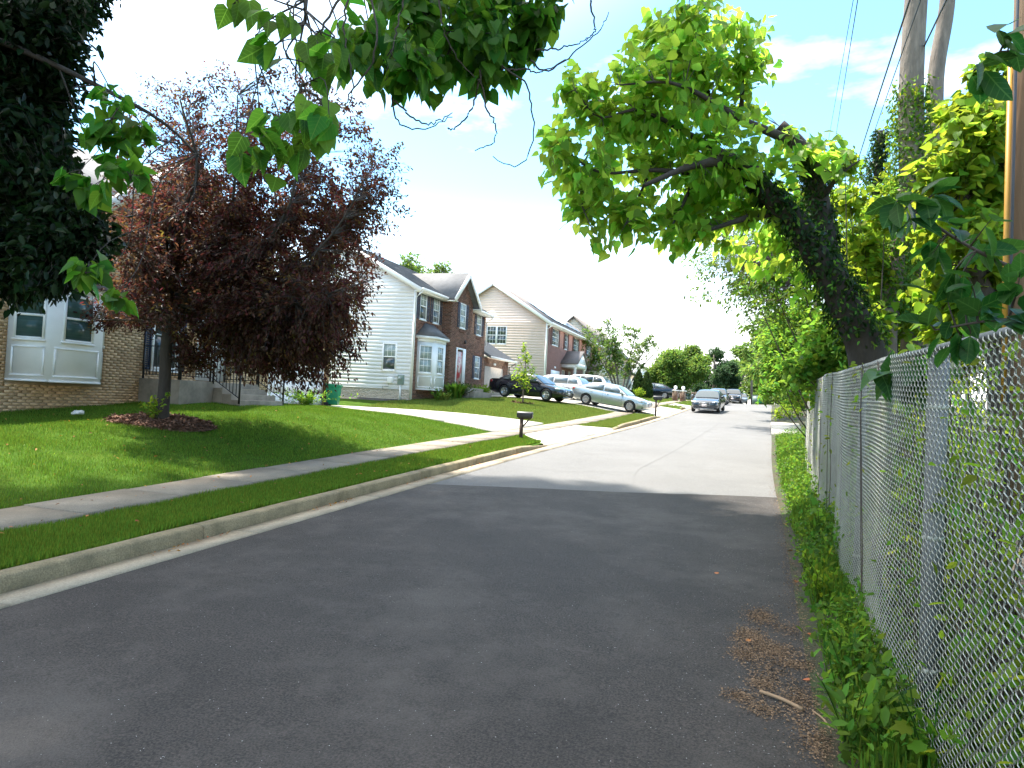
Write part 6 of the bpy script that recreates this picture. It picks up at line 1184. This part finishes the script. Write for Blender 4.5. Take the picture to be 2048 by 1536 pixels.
foliage(nv2, [v4], clump_tips([(at(x, y, 4.9), r * 4.9 / 1400) for x, y, r in ((1820, 755, 30), (1785, 765, 28), (1760, 750, 18), (1845, 735, 15), (1800, 745, 25))], 260, .7), 2, (.16, .22), TH, M['near'], .003, .02, .6, .9, .05, .8, nobj=60, maxd=.2)

# ------------------------------------------------------------------ middle distance planting
def simple_tree(name, label, cat, base, trunkpath, bl, Z, dz, size, m, dens, per, T=T6, md=1.2, bark='bark', group=None, twig=.008, limbs=None):
    r = thing(name, label, cat, tuple(base), 0, group); b = MB(); Ls = [limb(b, trunkpath, 16, 8)]
    for p in (limbs or []): Ls.append(limb(b, p, 12, 6))
    b.build('trunk', M[bark], r, smooth=True); foliage(r, Ls, clump_tips(blobs_to_world(bl, Z, dz), dens, .9), per, size, T, M[m], twig, .1, .9, .4, .1, .4, maxd=md); return r
def gbase(x, y): return np.array([x, y, float(gz(x, y))])
g = gbase(-11.5, 36.6)
simple_tree('young_tree', 'slim young tree with sparse green leaves in front of the black sedan', 'tree', g, [(*(g - [0, 0, .1]), .05), (g[0], g[1], g[2] + 1.2, .035), (g[0] + .05, g[1], g[2] + 2.4, .02), (g[0], g[1], g[2] + 3.3, .008)], [(1048, 700, 10), (1045, 722, 15), (1056, 715, 11), (1036, 745, 17), (1062, 742, 14), (1070, 752, 10), (1030, 765, 12), (1060, 765, 14), (1050, 760, 17), (1030, 752, 8), (1068, 738, 8), (1046, 775, 10), (1048, 692, 5)], 38, .5, (.14, .22), 'lime', 55, 6, md=.5, twig=.004)
n = 700; a = rng.uniform(0, 6.283, n); q = np.sqrt(rng.uniform(0, 1, n)); P = np.stack([g[0] + np.cos(a) * q * .6, g[1] + np.sin(a) * q * .5, 0 * a], -1); P[:, 2] = gz(P[:, 0], P[:, 1]) + .02
r = thing('mulch_ring', 'small mulch ring round the slim young tree', 'mulch', tuple(g)); scatter('mulch_chips', T4, P, rng.normal(0, 1, (n, 3)) * [1, 1, .3], np.array([0, 0, 1.]) + rng.normal(0, .4, (n, 3)), rng.uniform(.08, .16, n), M['mulch'], r, kind='stuff')
g = gbase(-11.6, 69.0)
ms = [[(g[0] + dx * .3, g[1], g[2] - .1, .12), (g[0] + dx, g[1] + dy, g[2] + 2.2, .09), (g[0] + dx * 2.4, g[1] + dy * 2, g[2] + 4.6, .05), (g[0] + dx * 3.6, g[1] + dy * 3, g[2] + 6.6, .015)] for dx, dy in ((-.9, .3), (-.35, -.5), (.3, .5), (.9, -.2), (1.3, .4), (-1.2, -.3))]
simple_tree('feathery_tree', 'feathery sparse tree with forked pale trunk before the cream house', 'tree', g, ms[0], [(1215, 640, 12), (1225, 668, 18), (1250, 672, 18), (1275, 665, 16), (1290, 685, 18), (1300, 680, 14), (1180, 668, 22), (1195, 690, 26), (1220, 700, 30), (1250, 705, 30), (1275, 705, 24), (1240, 735, 26), (1270, 735, 20), (1190, 725, 24), (1165, 690, 12), (1210, 740, 16), (1310, 690, 10), (1240, 650, 12)], 69, 1.6, (.18, .30), 'far_tree', 36, 9, md=1.3, bark='bark_pale', limbs=ms[1:], twig=.01)
def cone_shrub(label, x, y, h, r_, group, n=2600):
    g = gbase(x, y); t = thing('cone_shrub', label, 'shrub', tuple(g), 0, group); MB().tube([g, g + [0, 0, h * .8]], [.07, .02], 6).build('trunk', M['bark_dark'], t)
    q = rng.uniform(0, 1, n) ** .8; a = rng.uniform(0, 6.283, n); rr = r_ * np.interp(q, [0, .12, .55, 1], [.75, 1, .8, .03]) * rng.uniform(.7, 1.08, n); P = g + np.stack([np.cos(a) * rr, np.sin(a) * rr, q * h], -1)
    scatter('foliage', T4, P, np.stack([np.cos(a) * .4, np.sin(a) * .4, np.ones(n)], -1) + rng.normal(0, .25, (n, 3)), np.stack([np.cos(a), np.sin(a), 0 * a], -1) + rng.normal(0, .4, (n, 3)), rng.uniform(.16, .3, n), M['arbor'], t, kind='stuff')
cone_shrub('dark cone shrub left of the pair by the black wagon', -9.55, 66.5, 2.5, .55, 'cone shrubs'); cone_shrub('dark cone shrub right of the pair by the black wagon', -8.75, 66.2, 2.35, .55, 'cone shrubs'); cone_shrub('tiny cone shrub showing above the silver sedan roof', -12.2, 57.5, 1.9, .42, 'cone shrubs', 1200)
sprout('shrub', 'small bright green shrub at the foot of the cone shrubs', 'shrub', gbase(-9.0, 64.0), 1.0, 500, (.12, .2), 'lime', rad=.4, stems=20)
# planting at the foot of the brick front house
def tuft(label, x, y, h, n, m='weed', rad=.35):
    g = gbase(x, y); t = thing('ornamental_grass', label, 'plant', tuple(g)); a = rng.uniform(0, 6.283, n); P = np.repeat(g[None], n, 0) + rng.normal(0, rad * .3, (n, 3)) * [1, 1, 0]
    scatter('blades', TB, P, np.stack([np.cos(a) * .5, np.sin(a) * .5, np.ones(n)], -1), np.stack([np.cos(a), np.sin(a), -.3 + 0 * a], -1), rng.uniform(.6, 1.1, n) * h, M[m], t, kind='stuff')
tuft('spiky green grass clump between bay window and front door', -15.1, 35.6, 1.1, 260); tuft('spiky grass clump beside the black sedan tail', -14.9, 39.0, .8, 220); tuft('low spiky clump left of the front steps', -15.0, 33.9, .55, 160, 'grass_far')
sprout('shrub', 'dark round shrub left of the front steps', 'shrub', gbase(-15.0, 36.3), .95, 900, (.08, .13), 'ivy', rad=.35, stems=36)
sprout('shrub', 'low yellow green shrub right of the front steps', 'shrub', gbase(-15.4, 40.9), .75, 800, (.08, .13), 'lime', rad=.5, stems=36)
sprout('flowering_plant', 'straggly plant under the white bay window of the brick front house', 'plant', gbase(-15.0, 33.1), .7, 220, (.08, .13), 'shrub', rad=.35, stems=14)
sprout('shrub', 'weedy plants beside the concrete steps of the tan brick house', 'shrub', gbase(-14.2, 20.6), .55, 700, (.08, .14), 'weed', rad=.7, stems=40)
def big_tree(label, x, y, h, r_, m, n, size, trunk_r=.3, group='distant trees', name='distant_tree', cz=.58, rz=.45, per=10):
    g = gbase(x, y); t = thing(name, label, 'tree', tuple(g), 0, group); b = MB(); L = [limb(b, [(*(g - [0, 0, .3]), trunk_r), (x + .2, y, g[2] + h * .35, trunk_r * .7), (x, y, g[2] + h * .8, .06)], 14, 8)]
    cl = []
    for i in range(16):
        p = ell(1, (x, y, g[2] + h * cz), (r_, r_, h * rz), .5)[0]; cl.append((p, r_ * random.uniform(.28, .5))); L.append(limb(b, [(*L[0][6][:3], trunk_r * .35), (*((L[0][9][:3] + p) / 2), .06), (*p, .02)], 8, 5))
    b.build('trunk', M['bark'], t, smooth=True); tips = np.concatenate([ell(int(n / 16), c, (q, q, q * .8)) for c, q in cl]); foliage(t, L, tips, per, size, T6, M[m], .015, .15, .9, .4, .1, .4, maxd=1.5); return t
big_tree('spreading bright green tree beyond the brick gate pillars', -6.9, 82, 5.7, 4.0, 'far_tree', 3200, (.22, .36), cz=.6, rz=.38)
big_tree('dark rounded tree right of the bright green one', -4.4, 104, 8.6, 3.6, 'far_dark', 2600, (.25, .4), cz=.52, rz=.46)
big_tree('pale leafy tree behind the white bungalow gable', -12.5, 126, 8.5, 5, 'far_tree', 1500, (.3, .5), cz=.55)
big_tree('pale green tree far beyond the road crest', -.6, 135, 11.5, 4.2, 'far_tree', 1300, (.3, .5), cz=.55)
big_tree('tall tree behind the thin distant utility pole', 2.6, 125, 12.5, 4.2, 'far_tree', 1300, (.3, .5), cz=.55)
big_tree('low dark tree behind the parked black suv', -3.6, 128, 6.0, 3.6, 'far_dark', 900, (.3, .5), cz=.5)
big_tree('green tree at the far right bend of the road', 5.6, 100, 9.0, 4.2, 'far_tree', 1300, (.25, .42), cz=.5)
big_tree('low hedge like tree closing the far end of the road', 2.6, 110, 3.6, 4.4, 'far_tree', 1200, (.28, .45), .1, cz=.45, rz=.5)
big_tree('low leafy bush on the right verge before the crest', 4.3, 58, 3.4, 2.3, 'far_tree', 900, (.2, .34), .1, cz=.5, rz=.5)
big_tree('low leafy bush on the right verge past the crest', 5.2, 82, 3.6, 2.6, 'far_tree', 900, (.22, .36), .1, cz=.5, rz=.5)
big_tree('leafy tree over the far right verge', 4.6, 70, 8.5, 3.0, 'far_tree', 1500, (.2, .34), cz=.55)
big_tree('tree top showing over the roof of the brick front house', -31, 66, 14.5, 4.2, 'far_tree', 900, (.25, .42), cz=.65, rz=.35)
simple_tree('feathery_tree', 'soft fine leaved tree behind the arching catalpa', 'tree', gbase(3.4, 36), [(*gbase(3.4, 36), .25), (3.3, 36, 5, .18), (2.9, 35.8, 9, .06)], [(1420, 500, 45), (1470, 550, 55), (1400, 545, 35), (1500, 600, 50), (1530, 560, 50), (1440, 470, 35), (1380, 515, 25), (1560, 620, 50), (1330, 240, 45), (1350, 290, 40), (1480, 640, 30), (1520, 480, 50), (1450, 590, 40), (1390, 590, 25), (1480, 520, 45)], 37, 2.0, (.16, .28), 'far_tree', 60, 9, md=1.1)
WL = ['bushy tree behind the fence, far back past the snag', 'pale lime tree deep in the woodland behind the lime leaved tree', 'low bushy tree just behind the twin trunks', 'tall tree deep behind the far fence end', 'tree behind the far fence end near the concrete pad', 'large tree deep in the woodland behind the snag', 'low tree right behind the utility pole', 'broad lime tree at the far right behind the pole', 'small pale tree behind the leaning tree', 'very tall dark tree at the back of the woodland']
for i, (x, y, h, r_, m) in enumerate(((9.5, 26, 9, 3.4, 'shrub'), (13, 20, 10, 3.6, 'lime'), (8.5, 17, 6, 2.4, 'shrub'), (12, 34, 11, 4, 'far_tree'), (7.5, 44, 10, 3.6, 'far_tree'), (17, 28, 12, 4.5, 'shrub'), (10.5, 11, 6, 2.6, 'shrub'), (15, 13, 9, 3.6, 'lime'), (5.4, 27, 6, 2.2, 'lime'), (20, 40, 13, 5, 'far_dark'))):
    big_tree(WL[i], x, y, h, r_, m, 700, (.18, .3), .2, 'woodland trees behind the fence', 'woodland_tree')

# ------------------------------------------------------------------ ground cover
def grass(name, label, n, xs, ys, h, T, m, keepf=None, bend=.45):
    X = rng.uniform(*xs, n) if not callable(xs) else None; Y = ys(n)
    if X is None: X = xs(Y)
    k = ~on_drive(X, Y) & ((X < xg(Y) - 3.0) | ((X > xg(Y) - 1.92) & (X < xg(Y) - .57)))
    k &= ~(((X + 12.5) / 1.15) ** 2 + ((Y - 12.58) / .88) ** 2 < 1); k &= ~((X < -16.2) & (Y > 7) & (Y < 21.2)); k &= ~((X < -18.5) & (Y < 28.4)); k &= ~((X < -14.6) & (Y > 15.3) & (Y < 19.9)); k &= ~((X < -16.2) & (Y > 32.3))
    if keepf: k &= keepf(X, Y)
    X, Y = X[k], Y[k]; P = np.stack([X, Y, gz(X, Y) - .012 + bumpy(X, Y) * np.clip((xg(Y) - 3.4 - X) / 2, 0, 1)], -1); a = rng.uniform(0, 6.283, len(X)); s = bend * rng.uniform(.3, 1.4, len(X))
    cl = .75 + .5 * (np.sin(X * 2.3 + Y * 1.1) * np.sin(Y * 2.9 - X * .7) * .5 + .5)
    o = scatter(name, T, P, np.stack([np.cos(a) * s, np.sin(a) * s, np.ones(len(X))], -1), np.stack([-np.cos(a), -np.sin(a), s], -1), rng.uniform(h[0], h[1], len(X)) * cl, M[m], None); tag(o, label, 'grass', None, 'stuff')
ny = lambda a, c, p: (lambda n: a + (c - a) * rng.uniform(0, 1, n) ** p)
grass('grass', 'mown green grass on the near lawn before the tan brick house', 300000, lambda Y: xg(Y) - 2.9 - rng.uniform(0, 8.2, len(Y)), ny(3.2, 23.6, 1.25), (.03, .058), TG, 'grass')
grass('grass', 'paler dry grass patches scattered over the near lawn', 60000, lambda Y: xg(Y) - 2.9 - rng.uniform(0, 8.2, len(Y)), ny(3.2, 23.6, 1.25), (.03, .055), TG, 'grass_gold', lambda X, Y: (np.sin(X * 1.9 + np.sin(Y * 1.3)) + np.sin(Y * 2.2 - X * .6) + rng.normal(0, .5, len(X))) > .7)
grass('grass', 'clover and small weeds in the lawn and verge', 5000, lambda Y: xg(Y) - .6 - rng.uniform(0, 10, len(Y)), ny(2.6, 23.6, 1.3), (.02, .045), T4, 'weed', lambda X, Y: (np.sin(X * 2.9 + Y) + np.sin(Y * 3.4 - X * 1.6)) > .5, 1.6)
grass('grass', 'green grass strip between the near pavement and the kerb', 95000, lambda Y: xg(Y) - .55 - rng.uniform(0, 1.4, len(Y)), ny(2.6, 23.2, 1.6), (.03, .062), TG, 'grass')
grass('grass', 'golden green blades mixed into the near verge strip', 60000, lambda Y: xg(Y) - .55 - rng.uniform(0, 1.4, len(Y)), ny(2.6, 23.2, 1.6), (.03, .065), TG, 'grass_gold')
grass('grass', 'longer grass blades hanging over the near kerb edge', 9000, lambda Y: xg(Y) - .57 - rng.uniform(0, .07, len(Y)), ny(2.6, 21.5, 1.3), (.06, .11), TB, 'grass', bend=.8)
grass('grass', 'yellowish lawn before the brick front house', 150000, lambda Y: xg(Y) - 2.9 - rng.uniform(0, 9.5, len(Y)), ny(29.3, 42, 1.1), (.05, .10), TG, 'grass_far')
grass('grass', 'grass strip by the second kerb beyond the driveway', 40000, lambda Y: xg(Y) - .55 - rng.uniform(0, 1.2, len(Y)), ny(29.4, 42.5, 1.1), (.06, .10), TG, 'grass_far')
grass('grass', 'patches of lawn beyond the parked silver sedan', 50000, lambda Y: xg(Y) - .55 - rng.uniform(0, 9, len(Y)), ny(49.4, 84, 1.2), (.09, .16), TG, 'grass_far')
# weeds along the fence foot
n = 17000; Y = 2.0 + 34 * rng.uniform(0, 1, n) ** 1.9; t = rng.beta(1.7, 1.2, n); X = xr(Y) - .02 + (fence_x(Y) - xr(Y) + .05) * t; hh = rng.uniform(.02, .30, n) * (.2 + .9 * t) * np.where(Y < 7, .75, 1.25) * (.3 + 1.1 * (np.sin(Y * 2.3) * np.sin(Y * .9 + 1) > -.1))
hh = np.where((Y > 32.6) & (Y < 40.8) & (X < xr(Y) + 1.25), .01, hh); P = np.stack([X + rng.normal(0, .03, n), Y, gz(X, Y) + hh], -1); D = rng.normal(0, .7, (n, 3)) + [0, 0, .25]; N = rng.normal(0, .45, (n, 3)) + [0, 0, 1.]
wd = thing('verge_weeds', 'green weeds growing along the foot of the chain link fence', 'weeds', (.8, 8, .3), kind='stuff')
q = rng.uniform(0, 1, n) < .7; scatter('weed_leaves', T6, P[q], D[q], N[q], rng.uniform(.025, .075, q.sum()), M['weed'], wd, kind='stuff'); scatter('broad_weed_leaves', TM, P[~q], D[~q], N[~q], rng.uniform(.03, .07, (~q).sum()), M['shrub'], wd, kind='stuff')
S0 = P[::6].copy(); S1 = S0.copy(); S0[:, 2] = gz(S0[:, 0], S0[:, 1]); tubes('weed_stems', curves(S0, S1 + rng.normal(0, .02, S1.shape), 4, .05), .0025, M['weed'], wd, kind='stuff')
n = 42000; Y = 2.0 + 30 * rng.uniform(0, 1, n) ** 1.8; t = rng.uniform(0, 1, n) ** .8; X = xr(Y) + .04 + (fence_x(Y) + .5 - xr(Y)) * t; k = (np.sin(Y * 1.7) + np.sin(Y * 4.1 + 2) * .6 > -.9); X, Y = X[k], Y[k]; a = rng.uniform(0, 6.283, len(X)); s = .6 * rng.uniform(.2, 1.5, len(X))
scatter('weed_grass', TB, np.stack([X, Y, gz(X, Y) - .01], -1), np.stack([np.cos(a) * s, np.sin(a) * s, np.ones(len(X))], -1), np.stack([-np.cos(a), -np.sin(a), s], -1), rng.uniform(.05, .19, len(X)), M['grass'], wd, kind='stuff')
for (x, y, h, nn, sz, T, m, lb) in ((.86, 3.35, .42, 16, (.12, .17), TM, 'weed', 'broad leaved maple seedling at the bottom of the fence'), (.72, 3.0, .3, 12, (.12, .18), TM, 'weed', 'wide leaved seedling at the lower picture edge by the fence'), (.62, 4.3, .45, 60, (.09, .14), T6, 'weed', 'tall narrow leaved weed beside the pile of dry catkins'), (.70, 5.1, .4, 50, (.08, .13), T6, 'weed', 'upright narrow leaved weed further along the road edge'), (.93, 4.05, .5, 18, (.1, .15), TM, 'lime', 'yellow green maple seedling against the fence wire'), (.75, 7.2, .5, 80, (.07, .12), T6, 'lime', 'bushy weed at the fence foot before the asphalt seam'), (.95, 9.4, .6, 110, (.08, .13), TM, 'weed', 'leafy weed clump against the fence near the asphalt seam')):
    sprout('weed_plant', lb, 'plant', (x, y, float(gz(x, y))), h, int(nn * 1.3), (sz[0] * .8, sz[1] * .8), m, T, .12, None, max(6, nn // 6))
# undergrowth seen through the wire
ug = thing('undergrowth', 'mixed green undergrowth behind the chain link fence', 'undergrowth', (2.5, 8, .3), kind='stuff')
n = 44000; Y = 1.0 + 40 * rng.uniform(0, 1, n) ** 2.1; X = fence_x(Y) + .08 + 5.5 * rng.uniform(0, 1, n) ** 1.5; hh = 1.9 * rng.uniform(0, 1, n) ** 1.3 * (.35 + .9 * (np.sin(X * 1.7 + Y * 1.1) * .5 + .5)); P = np.stack([X, Y, gz(X, Y) + hh], -1); D = rng.normal(0, .8, (n, 3)); N = rng.normal(0, .5, (n, 3)) + [0, 0, 1.]
q = rng.uniform(0, 1, n); scatter('undergrowth_leaves', T6, P[q < .5], D[q < .5], N[q < .5], rng.uniform(.07, .14, (q < .5).sum()), M['weed'], ug, kind='stuff'); scatter('lime_leaves', T6, P[q >= .5], D[q >= .5], N[q >= .5], rng.uniform(.07, .15, (q >= .5).sum()), M['lime'], ug, kind='stuff')  # random half of the leaves takes the lime colour
S1 = P[::9]; S0 = S1.copy(); S0[:, 2] = gz(S0[:, 0], S0[:, 1]); tubes('undergrowth_stems', curves(S0, S1, 5, .05), .005, M['twig'], ug, kind='stuff')
for i, (p, q_, r0, lb) in enumerate((((1.35, 3.6, .55), (2.3, 7.6, 1.25), .07, 'long dead branch leaning behind the fence wire'), ((1.6, 6.0, .3), (2.9, 9.6, .5), .11, 'fallen pale log lying behind the fence'), ((1.3, 2.6, .3), (1.75, 3.9, 1.9), .035, 'thin dead stem standing behind the near fence wire'))):
    L = smooth_path([p, (np.array(p) + np.array(q_)) / 2 + [0, .05, .08], q_], 12); o = MB().tube(L, np.linspace(r0, r0 * .6, 12), 9).build('dead_branch', M['bark'], smooth=True); tag(o, lb, 'branch')
for j, (x, y) in enumerate(((1.55, 3.4), (1.9, 4.9), (1.45, 2.4))):
    g = gbase(x, y); o = MB().tube([g - [0, 0, .1], g + [.06, .05, 1.2], g + [.02, .1, 2.6], g + [.2, .2, 4.0]], [.05, .045, .035, .01], 8).build('sapling_trunk', M['bark'], smooth=True); tag(o, ('brown sapling trunk behind the fence, middle of three', 'brown sapling trunk behind the fence, just past the wide post', 'brown sapling trunk behind the fence, closest to us')[j], 'sapling')
# vines threaded in the wire
vw = thing('fence_vine', 'thin vine with small leaves threaded through the fence wire', 'vine', (1.0, 6, 1.0)); n = 260; Y = rng.uniform(2.4, 16, n); P = np.stack([fence_x(Y) - .05, Y, fbase(Y) + rng.uniform(.1, FH, n) ** 1.0], -1); D, N = leaf_dirs(rng.normal(0, 1, (n, 3)), .8, .6); scatter('foliage', T6, P, D, N, rng.uniform(.05, .09, n), M['lime'], vw, kind='stuff')
b = MB()
for i in range(7):
    y = rng.uniform(2.4, 14); b.tube(smooth_path([(float(fence_x(y + .1 * k)) - .045, y + .1 * k + rng.normal(0, .05), float(fbase(y)) + .1 + .42 * k) for k in range(6)], 18), .004, 4)
b.build('stem', M['twig'], vw)
# litter on the road: dry catkins, sticks, leaves, grit
df = thing('catkin_litter', 'pile of dry brown catkins and bits on the asphalt edge', 'litter', (.4, 4.2, .15), kind='stuff')
def road_at(px, py):
    for Z in np.arange(2, 60, .02):
        p = at(px, py, Z)
        if p[2] <= float(zr(p[1])) + .02: return p
C_ = [(*road_at(px, py)[:2], a, c, k) for px, py, a, c, k in ((1520, 1235, .07, .13, 1100), (1500, 1275, .07, .12, 1300), (1545, 1300, .09, .10, 1300), (1490, 1310, .06, .09, 700), (1590, 1330, .07, .05, 500), (1520, 1370, .05, .06, 450), (1480, 1395, .06, .06, 500), (1525, 1420, .06, .06, 400), (1600, 1400, .06, .10, 500), (1640, 1490, .05, .10, 600), (1570, 1260, .07, .1, 300), (1540, 1345, .08, .22, 900), (1600, 1440, .05, .25, 500))]
C_ += [(.50, 4.7, .04, 1.6, 700), (.56, 7, .04, 2.2, 900), (.62, 10.5, .06, 2.5, 900), (.68, 14.5, .07, 2.2, 900), (.9, 19, .10, 3, 900), (1.05, 25, .12, 3, 700)]
P = np.concatenate([np.stack([rng.normal(x, sx, k), rng.normal(y, sy, k)], -1) for x, y, sx, sy, k in [(a, b_, c, d, int(e * 1.25)) for a, b_, c, d, e in C_]]); P = P[P[:, 0] < xr(P[:, 1]) + .25]; n = len(P); P = np.column_stack([P, zr(P[:, 1]) + .022 + rng.uniform(0, .012, n)])
scatter('litter_bits', T4, P, rng.normal(0, 1, (n, 3)) * [1, 1, .15], np.array([0, 0, 1.]) + rng.normal(0, .5, (n, 3)), rng.uniform(.006, .022, n), M['duff'], df, kind='stuff')
n = 2600; X = rng.uniform(-5.5, .6, n); X = np.where(rng.uniform(0, 1, n) < .5, .6 - np.abs(rng.normal(0, .7, n)), X); Y = 2.2 + 13 * rng.uniform(0, 1, n) ** 1.6; P = np.stack([X, Y, zr(Y) + .0195], -1); scatter('pale_grit', T4, P, rng.normal(0, 1, (n, 3)) * [1, 1, .05], np.tile([0, 0, 1.], (n, 1)), rng.uniform(.003, .010, n), M['paper'], df, kind='stuff')
n = 420; Y = rng.uniform(3, 20, n); P = np.stack([xg(Y) - .3 + np.abs(rng.normal(0, .06, n)), Y, zr(Y) + .04], -1); k = np.sin(Y * 2.2) > .2; P = P[k]; scatter('gutter_litter', T4, P, rng.normal(0, 1, (len(P), 3)) * [1, 1, .2], np.array([0, 0, 1.]) + rng.normal(0, .4, (len(P), 3)), rng.uniform(.02, .06, len(P)), M['dry_leaf'], df, kind='stuff')
sk = [(tuple(road_at(1520, 1388)[:2]), tuple(road_at(1605, 1424)[:2]), .012, 'pale broken stick lying on the asphalt among catkins'), (tuple(road_at(1625, 1425)[:2]), tuple(road_at(1660, 1460)[:2]), .006, 'thin pale twig at the asphalt edge near the bottom')]
for p, q_, r_, lb in sk: tag(MB().tube(smooth_path([(*p, zr(p[1]) + .02 + r_), ((p[0] + q_[0]) / 2 + .01, (p[1] + q_[1]) / 2, zr(p[1]) + .024 + r_), (*q_, zr(q_[1]) + .02 + r_)], 8), [r_] * 8, 6).build('stick', M['stick'], smooth=True), lb, 'stick')
lf = MB(); me = raw_mesh('fallen_leaf', TH[0], [i for f in TH[1] for i in f], [len(f) for f in TH[1]], M['dry_leaf'], True)
for j, (x, y, s) in enumerate(((.50, 5.3, .05), (.56, 3.02, .06), (.6, 2.82, .08), (.5, 2.9, .04), (.57, 6.3, .06), (.6, 8.0, .06), (.1, 5.9, .05), (-.2, 7.9, .05), (.64, 9.5, .07), (.66, 11.3, .07), (.45, 3.5, .05))):
    o = bpy.data.objects.new('fallen_leaf', me); COL.objects.link(o); o.location = (x, y, zr(y) + .03); o.scale = (s, s, s); o.rotation_euler = (rng.uniform(-.3, .3), rng.uniform(-.3, .3), rng.uniform(0, 6)); tag(o, 'orange dry leaf lying along the right edge of the asphalt', 'leaf', 'fallen leaves on the asphalt edge')
n = 420; Y = 3 + 18 * rng.uniform(0, 1, n) ** 1.3; X = xg(Y) - .7 - rng.uniform(0, 9, n); k = ~on_drive(X, Y) & (X > -15.9); X, Y = X[k], Y[k]; P = np.stack([X, Y, gz(X, Y) + .05], -1); o = scatter('fallen_leaves', T6, P, rng.normal(0, 1, (len(X), 3)) * [1, 1, .3], np.array([0, 0, 1.]) + rng.normal(0, .4, (len(X), 3)), rng.uniform(.03, .07, len(X)), M['dry_leaf'], None); tag(o, 'scattered dry leaves on the near lawn and verge', 'leaves', None, 'stuff')
def ground_at(px, py):
    for Z in np.arange(3, 80, .05):
        p = at(px, py, Z)
        if p[2] <= float(gz(p[0], p[1])): return p
g = ground_at(153, 832)
bm = MB()
for i in range(7): bm.tube([g + [rng.normal(0, .05), rng.normal(0, .10), .06], g + [rng.normal(0, .05), rng.normal(0, .10), .09], g + [rng.normal(0, .05), rng.normal(0, .1), .05]], [.02, .05, .015], 5)
tag(bm.build('crumpled_paper', M['paper']), 'crumpled white paper lying on the lawn left of the purple tree', 'litter')
